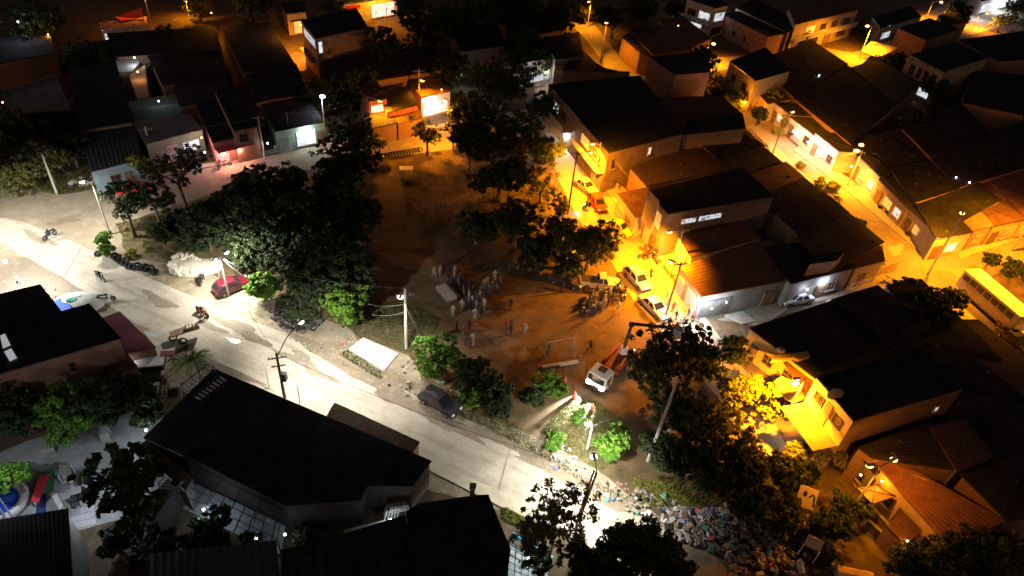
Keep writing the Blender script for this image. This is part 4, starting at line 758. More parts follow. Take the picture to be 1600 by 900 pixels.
T(192, 745, 68, 'big leaved black tree in the grey courtyard, full of gaps', 'big', mLf, zc=6.0); T(90, 650, 46, 'dim green tree behind the courtyard', 'dense', mLv, zc=2.6); T(150, 628, 44, 'dim tree below the brick outhouse'); T(30, 640, 44, 'dark green tree at the left edge above the courtyard', 'dense', mLf); T(200, 605, 34, 'dark bush behind the black shed roof', 'dense', mLf, zc=2); T(230, 640, 28, 'dim scrub tree left of the pergola'); T(20, 740, 26, 'green lit tree by the white globe lamp', 'dense', mLv, zc=3); T(320, 830, 36, 'dark bush at the lower edge of the tiled patio'); T(220, 820, 34, 'dark scrub below the walkway roof'); T(395, 852, 22, 'small dim bush at the corner of the tiled patio')
T(250, 855, 34, 'dark scrub tree above the ribbed dark roof, bottom left'); T(180, 845, 26, 'dark scrub between the corner roof and the ribbed roof'); T(470, 842, 16, 'dark shrub right of the tiled patio')
palm(303, 562, 34, 'pale green feathery palm beside the pergola', 20, mLv, 3.6)
palm(262, 150, 10, 'small palm in the grey green yard, upper left', 10, mLv, 4.2)
rs_ = [(1306, 308, 17, 'palm', 'spiky dark palm on the right street west side, before the black roof house'), (1340, 352, 13, 0, 'round dark shrub at the kerb, right street west side'), (1391, 312, 12, 0, 'round clipped green bush before the curtained porch, right street'), (1404, 338, 9, 0, 'left one of the pair of clipped tall shrubs on the right street'), (1419, 345, 10, 0, 'right one of the pair of clipped tall shrubs on the right street'), (1389, 331, 6, 0, 'tiny clipped bush beside the round clipped bush'), (1376, 323, 4, 0, 'tiniest potted bush at the edge of the right street'), (1300, 290, 10, 1, 'yellow green lit bush at the west roof edge of the right street'), (1283, 287, 10, 1, 'loose yellow bush just above the palm on the right street'), (1312, 240, 14, 1, 'yellow green bush beside the orange street lamp'), (1243, 208, 9, 0, 'dark green bush before the white lit fence'), (1218, 205, 8, 1, 'yellow green bush at the upper end of the white lit fence'), (1432, 362, 11, 0, 'dim bush between the clipped shrubs and the corner porch'), (1252, 258, 7, 1, 'faint bush beside the concrete bench strip on the right street')]
for x, y, r, k, l in rs_:
    if k == 'palm': palm(x, y, r, l, 16, mLf, 2.6)
    else: T(x, y, r, l, 'dense', mLy if k else mLf, name='bush', cat='bush')
fr = [(1122, 132, 22, 1, 'yellow lit airy tree at the far end of the yellow house'), (1150, 158, 20, 1, 'yellow lit bush below the two storey yellow house'), (1120, 148, 14, 0, 'dark round bush beside the yellow lit airy tree'), (1188, 178, 16, 0, 'dark olive tree at the top of the right street'), (1205, 150, 22, 1, 'yellow tree at the top of the right street'), (1232, 190, 12, 1, 'yellow green tree above the white lit fence'), (1245, 55, 18, 0, 'dark tree left of the long orange facade'), (1465, 140, 22, 0, 'black tree in front of the arcaded house'), (1482, 118, 14, 2, 'reddish lit tree beside the red lamp, upper right'), (1390, 95, 22, 0, 'black tree below the yellow canopy, upper right'), (1570, 30, 18, 1, 'bright yellow tree at the top right'), (1590, 10, 14, 0, 'dark tree in the top right corner'), (1500, 20, 20, 0, 'black tree behind the far lamp, top right'), (1430, 195, 28, 0, 'black tree in the upper right block'), (1455, 480, 40, 0, 'black shade tree over the dark roofs at the orange crossing'), (1420, 455, 26, 0, 'dark tree at the cross lane end beside the orange crossing'), (1490, 470, 20, 0, 'dark tree on the kerb side of the orange crossing'), (1100, 95, 26, 0, 'black tree behind the brick box house'), (915, 14, 16, 2, 'orange glowing tree at the top edge of the side street'), (960, 30, 26, 0, 'dark tree right of the orange glowing tree, top'), (1060, 12, 20, 0, 'black tree left of the white lit balcony, top'), (1000, 12, 26, 0, 'black tree at the top edge, right of centre'), (1010, 60, 22, 0, 'dim tree on the dark roofs, top right of centre'), (870, 30, 34, 0, 'black tree left of the orange side street, top'), (888, 212, 8, 0, 'small round bush in the white lit porch'), (1022, 240, 10, 0, 'dim bush behind the dark side house'), (1075, 397, 7, 1, 'yellow lit pot plant in the front yard of the yellow street'), (1045, 375, 9, 1, 'yellow lit palm like plant in the front yard of the parapet house'), (954, 282, 9, 2, 'reddish shrub on the pavement below the large black roof'), (1548, 405, 12, 0, 'dim bush above the orange lit bus'), (1590, 420, 22, 0, 'dark tree at the right edge behind the bus')]
for x, y, r, k, l in fr: T(x, y, r, l, 'dense' if k != 1 else 'open', (mLf, mLy, mLo)[k], zc=(None if r > 10 else 1.4))
T(840, 545, 1, 'tiny weed tuft beside the goal', 'open', mLf, name='bush', cat='bush')
# grass, litter: what nobody could count
def inpoly(p, poly):
    c = False; n = len(poly)
    for i in range(n):
        a, b_ = poly[i], poly[(i + 1) % n]
        if (a.y > p.y) != (b_.y > p.y) and p.x < (b_.x - a.x) * (p.y - a.y) / (b_.y - a.y) + a.x: c = not c
    return c
def sample(px, n, seed=0):
    rnd = random.Random(seed); P = [G(*q) for q in px]; x0, x1 = min(p.x for p in P), max(p.x for p in P); y0, y1 = min(p.y for p in P), max(p.y for p in P); out = []
    while len(out) < n:
        p = Vector((rnd.uniform(x0, x1), rnd.uniform(y0, y1), 0))
        if inpoly(p, P): out.append(p)
    return out
def grass(name, px, n, mat, h=.16, seed=1, z=.03, label=None):
    rnd = random.Random(seed); b = B()
    for p in sample(px, n, seed):
        a = rnd.uniform(0, 3.14); w = rnd.uniform(.02, .06); hh = h * rnd.uniform(.5, 1.6); dx, dy = math.cos(a) * w, math.sin(a) * w; lx, ly = rnd.uniform(-.12, .12), rnd.uniform(-.12, .12)
        b.face([(p.x - dx, p.y - dy, z), (p.x + dx, p.y + dy, z), (p.x + lx, p.y + ly, z + hh)])
    tag(b.build(name, mat), label, 'grass', kind='stuff')
grass('grass', [(180, 350), (240, 335), (330, 330), (430, 350), (420, 380), (330, 385), (250, 380), (195, 378)], 5000, mLo, .18, 1, label='dim grass on the mound behind the tyres')
grass('grass', [(590, 470), (650, 478), (690, 500), (672, 530), (640, 552), (560, 528), (530, 500)], 9000, mLf, .06, 2, label='green lawn around the tall white pole')
grass('grass', [(850, 670), (880, 630), (930, 625), (985, 665), (975, 715), (940, 735), (880, 705)], 9000, mLo, .08, 3, label='bright green lawn around the white lamp pole')
grass('grass', [(530, 555), (545, 545), (600, 585), (595, 595)], 700, mLo, .2, 4, label='thin weeds along the front of the white slab')
grass('grass', [(700, 640), (790, 650), (900, 740), (1010, 790), (960, 785), (830, 705)], 1800, mLo, .16, 5, label='sparse weeds on the verge of the main road')
grass('grass', [(1020, 745), (1250, 740), (1300, 900), (1200, 900), (1100, 800)], 9000, mLo, .3, 6, label='rough weeds on the slope below the dark thicket')
grass('grass', [(786, 792), (850, 824), (842, 838), (786, 812)], 1500, mLy, .15, 7, z=.1, label='grass on the bank below the pale terrace')
grass('grass', [(980, 745), (1060, 760), (1090, 800), (1010, 790)], 2500, mLy, .12, 8, label='yellowish short grass above the litter slope')
grass('grass', [(0, 262), (60, 280), (150, 262), (170, 292), (90, 305), (0, 290)], 5000, mLo, .25, 9, label='weeds at the foot of the leaning pole')
grass('grass', [(620, 260), (850, 300), (900, 420), (800, 430), (640, 350)], 8000, mLf, .15, 10, label='dark sparse grass in the unlit middle of the park')
LITC = [M('litter_white', (.55, .54, .5), .6, .1, 5), M('litter_grey', (.32, .29, .26), .7, .1, 5), M('litter_blue', (.12, .15, .34), .6, .1, 5), M('litter_red', (.55, .1, .1), .6, .1, 5), M('litter_green', (.1, .4, .28), .6, .1, 5), M('litter_tan', (.3, .22, .15), .8, .2, 5), M('litter_purple', (.25, .2, .34), .6, .1, 5), mBlk]
def litter(px, n, s0, s1, seed, label, name='litter', pile=0.):
    rnd = random.Random(seed); b = B(); P = sample(px, n, seed); c = sum(P, Vector()) / len(P); R = max((p - c).length for p in P)
    for p in P:
        k = rnd.choices(range(8), (14, 26, 5, 2, 3, 34, 5, 18))[0]; s = rnd.uniform(s0, s1) * rnd.choice((.6, 1, 1, 1.3, 2.4)); z = pile * (1 - (p - c).length / R) * rnd.uniform(.3, 1)
        b.box((p.x, p.y, z + s * .25 + .03), (s, s * rnd.uniform(.4, 1), s * rnd.uniform(.15, .7)), rnd.uniform(0, 3.14), k, rnd.uniform(-.5, .5), rnd.uniform(-.5, .5))
    tag(b.build(name, LITC), label, name, kind='stuff')
litter([(1030, 800), (1060, 792), (1110, 800), (1150, 780), (1200, 800), (1250, 880), (1260, 905), (1170, 885), (1090, 858), (1040, 832)], 3000, .05, .24, 11, 'colourful rubbish heap of bags and scraps beside the dirt track', pile=.6)
litter([(640, 560), (700, 590), (760, 650), (700, 655), (600, 600)], 120, .05, .2, 12, 'scattered scraps around the dark parked car')
litter([(860, 680), (1000, 790), (1040, 830), (960, 790), (830, 710)], 220, .05, .22, 13, 'scattered scraps on the verge before the lime green tree')
litter([(430, 460), (500, 480), (560, 530), (500, 560), (420, 510)], 160, .04, .14, 14, 'scattered scraps around the charred heap')
litter([(960, 750), (1060, 780), (1040, 800), (980, 790)], 90, .05, .25, 15, 'scattered scraps at the corner of the yellowish grass')
litter([(1080, 830), (1300, 800), (1320, 900), (1150, 900)], 300, .06, .3, 16, 'thinner rubbish strewn through the weeds of the slope')
litter([(40, 420), (240, 545), (200, 545), (20, 440)], 90, .04, .16, 17, 'small stones and scraps along the left verge')
litter([(120, 280), (150, 275), (165, 288), (100, 300)], 60, .1, .35, 18, 'rubbish at the corner wall beside the leaning pole')
# charred heap
b = B(); rnd = random.Random(3)
mAsh = [M('char', (.02, .02, .022), .9, .3, 3), M('ash', (.11, .11, .13), .9, .4, 3), M('burnt_branch', (.07, .055, .045), .9, .3, 3)]
for p in sample([(425, 490), (455, 470), (500, 480), (508, 505), (480, 522), (440, 515)], 300, 5):
    k = rnd.choice((0, 0, 1, 2)); s = rnd.uniform(.12, .5); b.box((p.x, p.y, rnd.uniform(.05, .6)), (s * 1.8, s * .5, s * .35), rnd.uniform(0, 3), k, rnd.uniform(-.6, .6), rnd.uniform(-.6, .6))
tag(b.build('charred_heap', mAsh), 'black charred heap of branches and ash at the roadside', 'heap', kind='stuff')
T(466, 488, 34, 'withered dark bush sprawling over the charred heap', 'open', mLf, name='bush', cat='bush', zc=.9, flat=.5)
# pale rubble pile with a smooth sand side
o = thing('rubble_pile', 'pale pile of broken rubble with smooth sand on its right side', 'rubble pile', G(297, 422))
rnd = random.Random(9); mRub = M('pale_rubble', (.62, .56, .47), .9, .25, 2.5); mSand = M('pale_sand', (.50, .45, .36), .95, .15, 1.5, bump=.2)
for i, p in enumerate(sample([(266, 418), (276, 406), (305, 405), (318, 415), (312, 428), (285, 435), (270, 430)], 290, 6)):
    s = rnd.uniform(.12, .42); bb = B(); bb.box((p.x, p.y, rnd.uniform(.15, .72)), (s * 1.5, s, s * .8), rnd.uniform(0, 3), 0, rnd.uniform(-.7, .7), rnd.uniform(-.7, .7)); bb.build('rubble_stone', mRub, o)
b = B(); q = G(317, 418); b.ball((q.x, q.y, 0), 1.9, 16, 8, (1.15, .8, .36), jit=.05); q = G(296, 419); b.ball((q.x, q.y, 0), 2.1, 16, 8, (1.1, .8, .4), jit=.06); b.build('sand', mSand, o, smooth=True)
# white slab
b = B(); b.prism([G(545, 548), G(568, 530), G(622, 555), G(600, 581)], 0, .25); tag(b.build('concrete_slab', M('white_slab', (.78, .76, .7), .7, .12, 1.2, bump=.05), loc=tuple(G(583, 556))), 'bright white rectangular slab beside the road, below the tall white pole', 'slab')
# ------------------------------------------------------------------ poles, street lamps, cables
mLensW = M('lamp_lens_white', (1, 1, 1), emit=(.9, .96, 1), es=28, var=0); mLensO = M('lamp_lens_orange', (1, .6, .2), emit=(1, .42, .08), es=14, var=0)
def pole(base, topy=None, h=None, label='', m=None, lean=(0, 0), r=.14, arms=(), name='utility_pole', cat='pole', group=None):
    q = G(*base); h = h or height_to(q, topy); o = thing(name, label, cat, q, group)
    B().tube([q, q + Vector((lean[0] * .5, lean[1] * .5, h * .5)), q + Vector((lean[0], lean[1], h))], [r, r * .85, r * .62], 8).build('shaft', m or mPole, o)
    tp = q + Vector((lean[0], lean[1], h))
    for (dz, L, az) in arms:
        d = Vector((math.cos(R_(az)), math.sin(R_(az)), 0)); c = tp - Vector((0, 0, dz)); a = B().tube([c - d * L / 2, c + d * L / 2], .06, 4).build('crossarm', mPoleD, o)
        for s in (-.9, -.5, .5, .9): p = c + d * L / 2 * s; B().tube([p, p + Vector((0, 0, .22))], [.05, .03], 5).build('insulator', M('ceramic', (.4, .35, .3), .4, 0), a)
    return o, tp
def lamp(o, at, az, L, power, col, tilt=.25, size=150, globe=False, tgt=None):
    """a luminaire on an arm: arm, housing, glowing lens, and the light itself"""
    d = Vector((math.cos(R_(az)), math.sin(R_(az)), 0)); e = at + d * L + Vector((0, 0, .25)); a = B().tube([at, at + d * L * .6 + Vector((0, 0, .2)), e], .045, 5).build('lamp_arm', mPole, o)
    B().box(e + d * .25 + Vector((0, 0, .05)), (.75, .3, .14), math.atan2(d.y, d.x)).build('lamp_head', mIronW, a, bevel=.04)
    B().ball(e + d * .3 + Vector((0, 0, -.06)), .22 if not globe else .3, 10, 6, (1.4, 1, .7)).build('lens', mLensO if col is SOD else mLensW, a, smooth=True)
    p = e + d * .3 + Vector((0, 0, -.3)); t = tgt or (p + Vector((0, 0, -1)) + d * tilt); spot('street_light', p, t, power, col, size, .5, .15, o)
    return p
P = {}
o, t = pole((172, 366), h=7.2, label='slim pole with a starry white lamp at the road fork, left', r=.1, m=mPole); P['star'] = t; lamp(o, t, 215, .6, 5000, LED, .45, 156)
o, t = pole((358, 463), 402, label='pole with a bright white lamp and fanned cables above the red hatchback', r=.13, arms=((.2, 1.6, 20),)); P['fan'] = t; lamp(o, t, 250, .5, 3600, LED, .2, 150); lamp(o, t, 60, .5, 5500, LED, .5, 168)  # second lamp is added, to brighten the dark thicket
o, t = pole((635, 545), 450, label='tall white lit pole standing in the green lawn', m=M('white_pole', (.6, .58, .5), .8, .1, 2), r=.17, arms=((.9, 1.8, 10),)); P['white'] = t; lamp(o, t - Vector((0, 0, .3)), 262, 1.0, 3600, LED, .35, 116)
o, t = pole((445, 622), 552, label='dark wooden pole with transformer box on the road edge by the black hall', m=mPoleD, r=.16, arms=((.6, 1.6, 20), (1.6, 1.2, 20))); P['wood'] = t
B().box(t + Vector((.45, -.3, -2.6)), (.5, .5, .9)).build('transformer', mIron, o, bevel=.06)
e1 = t + Vector((1.5, 1.6, 2.0)); B().tube([t + Vector((0, 0, -.5)), t.lerp(e1, .5) + Vector((0, 0, .1)), e1], .05, 5).build('stay_arm', mPoleD, o)
lamp(o, e1, 55, .2, 8500, LED, .5, 132)
for k, (bx, ty) in enumerate((((421, 607), 574), ((469, 630), 598))): pole(bx, ty, label='thin white rod %s the transformer pole' % ('left of' if k == 0 else 'right of'), m=mIronW, r=.05, name='rod', cat='rod')
o, t = pole((905, 812), 742, label='pair of dark poles leaning together over the road, among the bottom trees', m=mPoleD, r=.13, lean=(.5, .3)); B().tube([G(901, 818), t + Vector((-.3, -.2, .4))], [.12, .08], 7).build('shaft', mPoleD, o); P['twin'] = t
lamp(o, t, 100, 1.0, 7500, LED, .3, 152)
o, t = pole((917, 702), 664, label='white lamp pole in the small bright lawn', m=M('white_pole', (.6, .58, .5), .8, .1, 2), r=.12, arms=((.15, .9, 20),)); P['lawn'] = t; lamp(o, t, 190, .2, 1800, LED, .15, 160)
o, t = pole((1012, 720), 594, label='leaning grey pole in front of the black thicket, right of the lime green tree', m=mPole, r=.18, lean=(.3, .2)); P['lean'] = t
o, t = pole((89, 303), 241, label='leaning bare pole at the upper left road corner', r=.15, lean=(.1, 0)); P['ul'] = t
o, t = pole((240, 248), 198, label='pale pole before the dim grey sheet roof, upper street', r=.14, arms=((.5, 1.6, 20),)); P['us1'] = t
o, t = pole((414, 250), 182, label='pole in front of the red lit shop, upper street', r=.13, arms=((.3, 1.6, 20),)); P['us2'] = t
o, t = pole((455, 232), 176, label='thin dark pole at the open bright shop, upper street', m=mPoleD, r=.12); P['us3'] = t
o, t = pole((576, 202), 152, label='dark pole left of the red lit house, centre top', m=mPoleD, r=.13); P['us4'] = t; lamp(o, t, 330, 2.4, 12000, SOD, .5, 150)  # lamp on this pole is added to brighten the orange road
o, t = pole((708, 236), h=7.5, label='added lamp pole under the black tree at the right end of the tyre row', m=mPoleD, r=.12); lamp(o, t, 150, 1.4, 12000, SOD, .5, 150)  # unseen pole and lamp, added to turn the road orange
o, t = pole((655, 175), 108, label='orange lit pole among the red and white porches', r=.14, arms=((.4, 1.8, 20),)); P['us5'] = t; lamp(o, t - Vector((0, 0, 1.5)), 300, 1.2, 3500, SOD, .3, 140)
o, t = pole((508, 208), h=6.0, label='pole with the bluish white ball lamp, upper street', r=.1); P['blue'] = t; lamp(o, t, 300, .3, 900, (.75, .8, 1), .2, 150, globe=True)
o, t = pole((887, 334), 236, label='tall dark pole beside the small leafy tree, yellow street', m=mPoleD, r=.14, arms=((.3, 1.6, 20),)); P['y1'] = t; lamp(o, t - Vector((0, 0, .6)), 25, 1.6, 26000, SOD, .3, 150)
o, t = pole((927, 290), 222, label='yellow lit pole on the pavement by the first yellow facade', r=.12); P['y2'] = t; lamp(o, t - Vector((0, 0, .5)), 195, .9, 22000, SOD, .2, 150)
o, t = pole((1047, 432), 358, label='yellow lit pole in front of the orange flat roof', r=.13, arms=((.3, 1.6, 20),)); P['y3'] = t; lamp(o, t - Vector((0, 0, .4)), 200, 1.5, 34000, SOD, .25, 152)
o, t = pole((1038, 500), 450, h=8.2, label='dark pole behind the white sedan at the street end', m=mPoleD, r=.13, arms=((.3, 1.6, 20),)); P['y4'] = t; lamp(o, t - Vector((0, 0, .5)), 160, .8, 9000, SOD, .3, 155)  # lamp added to this pole, throws more orange onto court and cars
o, t = pole((1205, 246), 178, label='orange tinted thin pole at the top of the right street', r=.12, arms=((.3, 1.6, 20),)); P['r1'] = t; lamp(o, t, 30, .8, 16000, SOD, .3, 150)
o, t = pole((1323, 292), 236, label='orange lit pole with a double lamp, right street', r=.13, arms=((.4, 1.2, 20),)); P['r2'] = t; lamp(o, t, 205, 1.0, 18000, SOD, .3, 150, globe=True); lamp(o, t + Vector((0, 0, .5)), 120, .3, 3000, SOD, .3, 150, globe=True)
o, t = pole((1225, 657), 592, label='pale pole before the white panelled yellow house, lower right', r=.13); P['lr'] = t; lamp(o, t, 200, .8, 30000, SOD, .15, 160); lamp(o, t - Vector((0, 0, .9)), 190, .5, 9000, SOD, .0, 150, tgt=G(1290, 640, 4.2))  # second lamp is added, aimed at the yellow house facade
o, t = pole((1100, 95), 66, label='pole with an orange lamp at the far end of the far street', r=.12); P['f1'] = t; lamp(o, t, 300, 1.2, 14000, SOD, .3, 168, globe=True)
o, t = pole((1342, 92), 42, label='pole with an orange lamp before the long orange facade', r=.14); P['f2'] = t; lamp(o, t, 200, 1.0, 28000, SOD, .3, 170, globe=True)
o, t = pole((1445, 32), 2, label='orange pole with a lamp by the white column porch', r=.14); P['f3'] = t; lamp(o, t, 330, 1.5, 15000, SOD, .3, 160, globe=True)
o, t = pole((1500, 140), 112, label='short red glowing pole lamp right of the arcaded house', r=.12); P['f4'] = t; lamp(o, t, 240, .4, 6000, SOD, .3, 160, globe=True)
o, t = pole((1520, 44), 20, label='thin orange pole below the white lit shop, top right', r=.12); P['f5'] = t; lamp(o, t, 330, 1.2, 10000, SOD, .2, 160)
o, t = pole((1178, 150), 96, label='yellow lit pole at the corner of the yellow house', r=.12); P['f6'] = t; lamp(o, t - Vector((0, 0, 1)), 220, 1.2, 30000, SOD, .3, 172)
o, t = pole((1160, 70), 40, label='dim reddish pole before the faded brick building', r=.12); P['f7'] = t; lamp(o, t - Vector((0, 0, 1)), 200, .6, 8000, SOD, .3, 160)
o, t = pole((1300, 22), -12, label='thin grey pole rising behind the long orange facade', r=.1); P['f8'] = t
o, t = pole((1218, 58), 14, label='thin grey pole behind the faded brick building', r=.1); P['f9'] = t
o, t = pole((918, 42), 2, label='pole with an orange lamp at the top end of the side street', r=.12); lamp(o, t, 240, 1.0, 6500, SOD, .3, 160)
o, t = pole((938, 98), h=8, label='dark pole in the orange side street', m=mPoleD, r=.12); lamp(o, t, 260, .8, 9000, SOD, .2, 150)
o, t = pole((604, 36), h=7, label='pole with an orange lamp below the shop with the red sign board', r=.1); lamp(o, t, 190, .6, 7000, SOD, .2, 158)
o, t = pole((1320, 812), h=7.5, label='added pole with orange lamps in the bushes before the yellow row house', r=.1); lamp(o, t, 30, 1.0, 1700, SOD, .5, 150); lamp(o, t, 190, .8, 2600, SOD, .6, 155)  # unseen pole, added to light the tile roof and the boards
bulb_late = [(75, 54, 4.5, 260, 'small orange lamp on the roofs in the top left corner', SOD), (28, 34, 7.5, 420, 'white lamp behind the leaves in the top left corner', COOL), (330, 20, 5.5, 1500, 'orange lamp in the olive trees at the top edge, left', SOD), (4, 160, 3.4, 160, 'warm lamp at the left edge beside the grey flat roof', SOD), (868, 18, 4.5, 500, 'orange lamp among the black trees, top centre', SOD), (1060, 40, 4.5, 120, 'faint lamp on the dark roofs, top right of centre', SOD), (555, 92, 4.2, 60, 'white lamp row behind the box house', COOL), (1165, 160, 3.5, 1500, 'orange lamp behind the round dark bush by the yellow house', SOD), (1330, 260, 4.4, 30, 'small lamp above the curtained porch roofs', COOL)]
o, t = pole((922, 120), 96, label='pole with a short orange tube beside the barred upper windows', r=.1)
o, t = pole((484, 92), h=6.0, label='pole with an orange lamp at the foot of the box house', r=.1); lamp(o, t, 190, .4, 17000, SOD, .0, 170)
o, t = pole((296, 28), 2, label='pole with an orange lamp at the top left edge', r=.1); lamp(o, t, 290, .5, 2500, SOD, .2, 160)
o, t = pole((240, 52), 14, h=7, label='pole with an orange lamp beside the red tent', r=.1); lamp(o, t, 180, .5, 2000, SOD, .2, 160)
o, t = pole((1580, 392), h=9, label='pole with an orange lamp on the cross street, right edge', r=.13); P['x1'] = t; lamp(o, t, 200, 1.0, 18000, SOD, .2, 158)
o, t = pole((1590, 500), h=8, label='pole with an orange lamp behind the bus, right edge', r=.13); P['x2'] = t; lamp(o, t, 160, 1.0, 16000, SOD, .2, 158)
o, t = pole((1450, 428), h=8.5, label='pole with an orange lamp at the orange crossing', r=.12); lamp(o, t, 60, 1.0, 18000, SOD, .3, 158)
o, t = pole((13, 815), 724, label='white globe lamp post beside the round pool', r=.08, m=mIronW, name='lamp_post', cat='lamp post'); lamp(o, t, 60, .1, 750, COOL, .2, 165, globe=True)
o, t = pole((22, 812), 774, label='plain short white post right of the globe lamp post', r=.06, m=mIronW, name='post', cat='post')
o, t = pole((-45, 395), h=8, label='lamp pole past the left edge of the picture, main road', r=.12); P['l0'] = t; lamp(o, t, 20, 1.2, 9000, LED, .3, 158)
# cables
mCab = M('cable', (.12, .12, .11), .6, 0)
mCabW = M('lamplit_cable', (.4, .4, .38), .6, 0)  # paler cable copy: lamplight on the fanned stay wires put into the colour
def cable(a, b_, label, sag=.8, r=.016, off=(0, 0, 0)):
    a = Vector(a) + Vector(off); b_ = Vector(b_) + Vector(off); pts = []
    for i in range(13): u = i / 12; p = a.lerp(b_, u); p.z -= sag * 4 * u * (1 - u); pts.append(p)
    tag(B().tube(pts, r, 4).build('power_cable', mCabW if r > .03 else mCab), label, 'cable')
for a, b_, l in (('star', 'fan', 'cable from the starry lamp to the pole above the red hatchback'), ('fan', 'white', 'cable from the red hatchback pole to the tall white pole'), ('ul', 'star', 'cable from the leaning bare pole to the starry lamp'), ('white', 'lawn', 'cable from the tall white pole to the white lamp in the small lawn'), ('lawn', 'lean', 'cable from the small lawn lamp to the leaning grey pole'), ('lean', 'lr', 'cable from the leaning grey pole to the pole before the yellow house'),
  ('wood', 'twin', 'cable from the transformer pole to the leaning twin poles'), ('us1', 'us2', 'cable between the two pale poles of the upper street'), ('us3', 'us4', 'cable from the bright shop pole to the dark pole, upper street'), ('us4', 'us5', 'cable from the dark pole to the orange lit pole, upper street'), ('y1', 'y3', 'cable along the park side of the yellow street'), ('y3', 'y4', 'cable at the lower end of the yellow street'), ('y2', 'y3', 'cable along the facades of the yellow street'), ('r1', 'r2', 'cable along the right street down to the double lamp'), ('fan', 'wood', 'cable crossing the main road to the transformer pole'), ('f1', 'f6', 'cable from the far orange lamp to the yellow house corner')):
    cable(P[a], P[b_], l)
for i, (bx, l) in enumerate((((325, 436), 'left'), ((340, 452), 'lower left'), ((392, 425), 'right'), ((398, 445), 'lower right'), ((370, 418), 'upper right'))): cable(P['fan'], G(*bx, .1), 'stay wire fanning out %s of the pole above the red hatchback' % l, .1, .035)
for i, (bx, l) in enumerate((((668, 538), 'right hand of the two stay wires from the tall white pole'), ((664, 540), 'left hand of the two stay wires from the tall white pole'))): cable(P['white'] - Vector((0, 0, 2.2 + i * .2)), G(*bx, .05), l, .1, .03)
cable(P['white'] - Vector((0, 0, 2.)), G(575, 475, 6), 'upper cable running left from the tall white pole', .3, .025); cable(P['white'] - Vector((0, 0, 3.)), G(582, 492, 4), 'lower cable running left from the tall white pole', .3, .025)
for i, (bx, z, l) in enumerate((((1380, 300), 3.5, 'lowest'), ((1400, 300), 4, 'middle'), ((1250, 250), 4, 'left'))): cable(P['r2'], G(*bx, z), 'house cable from the double lamp pole, %s of three' % l, .3, .025)
cable(P['y3'], G(1112, 352, 5), 'house cable from the yellow lit pole to the parapet house roof', .2, .03)
# porch and shop lamps of the houses, a few of them added
mBW = M('bulb_glow', (1, 1, 1), emit=COOL, es=25, var=0); mBO = M('bulb_warm', (1, .7, .4), emit=(1, .5, .2), es=18, var=0); mBR = M('bulb_red', (1, .3, .3), emit=(1, .25, .25), es=15, var=0); mBG = M('bulb_green', (.7, 1, .85), emit=(.7, 1, .85), es=15, var=0)
def bulb(px, py, z, power, label, col=COOL, m=None, r=.1):
    p = G(px, py, z); o = thing('lamp_bulb', label, 'lamp', p); B().ball(p, r).build('bulb', m or mBW, o); B().tube([p + Vector((0, 0, r)), p + Vector((0, 0, r + .25))], .03, 5).build('socket', mIron, o)
    point('lamp_light', p - Vector((0, 0, r + .12)), power, col, .12, o)
for q_ in bulb_late: bulb(q_[0], q_[1], q_[2], q_[3], q_[4], q_[5], mBO if q_[5] is SOD else mBW)
bulb(875, 190, 2.7, 2200, 'white lamp in the long lit porch below the large black roof, upper'); bulb(886, 208, 2.6, 2200, 'white lamp in the long lit porch below the large black roof, lower')
bulb(853, 112, 3.4, 420, 'lamp over the white gate, top centre', (1, .8, .7)); bulb(895, 106, 3.0, 260, 'small lamp in the orange porch below the barred upper windows', (1, .6, .4), mBO)
bulb(1240, 205, 2.8, 330, 'white lamp at the upper end of the white lit fence'); bulb(1262, 222, 2.8, 420, 'white lamp in the middle of the white lit fence'); bulb(1283, 238, 2.8, 330, 'white lamp at the lower end of the white lit fence')
bulb(1388, 298, 2.7, 330, 'white lamp at the curtained porch, right street'); bulb(1408, 318, 2.7, 330, 'white lamp above the clipped shrubs, right street'); bulb(1470, 378, 2.7, 300, 'white lamp under the drooping black roof, orange crossing', (.8, .85, 1))
bulb(1290, 440, 2.8, 480, 'bluish lamp in the porch of the bluish lane', (.7, .78, 1)); bulb(1262, 452, 2.7, 90, 'second bluish lamp above the silver car', (.7, .78, 1))
bulb(1084, 482, 2.6, 1100, 'white lamp under the ribbed brown corner roof, left'); bulb(1112, 482, 2.6, 1000, 'white lamp under the ribbed brown corner roof, right'); bulb(1135, 472, 2.6, 120, 'small lamp at the lane side of the ribbed corner roof')
bulb(480, 205, 2.9, 400, 'lamp inside the bright open shop, upper street', (.85, 1, .93), mBG); bulb(352, 240, 2.1, 900, 'red lamp of the red lit shop, upper street', (1, .35, .28), mBR); bulb(374, 233, 2.1, 700, 'second red lamp of the red lit shop', (1, .4, .3), mBR)
bulb(315, 215, 3.4, 230, 'reddish lamp over the narrow stair of the red shop', (1, .5, .35), mBO); bulb(320, 238, 2.5, 100, 'bluish lamp beside the black forked tree, upper street', (.6, .75, 1)); bulb(190, 262, 2.6, 130, 'pale lamp at the pale blue front wall', (.75, .95, 1)); bulb(418, 224, 2.6, 60, 'small bluish lamp right of the red shop', (.7, .8, 1))
bulb(590, 162, 3.0, 180, 'lamp before the small square white window', (1, .7, .6), mBO); bulb(632, 180, 2.1, 420, 'pinkish lamp in the pink and white porch', (1, .6, .6), mBR); bulb(675, 160, 2.8, 380, 'white lamp in the blue white porch, centre top', (.8, .95, 1)); bulb(690, 140, 4.4, 120, 'warm lamp on the orange lit roof', SOD, mBO)
bulb(724, 114, 3.2, 160, 'bluish green bulb among the trees, top centre', (.6, 1, .9), mBG); bulb(210, 90, 4.6, 130, 'white bulb over the small lit courtyard, upper left'); bulb(215, 112, 4.6, 60, 'warm bulb over the terracotta yard step', (1, .6, .3), mBO); bulb(248, 158, 4.4, 22, 'faint bulb over the grey green yard')
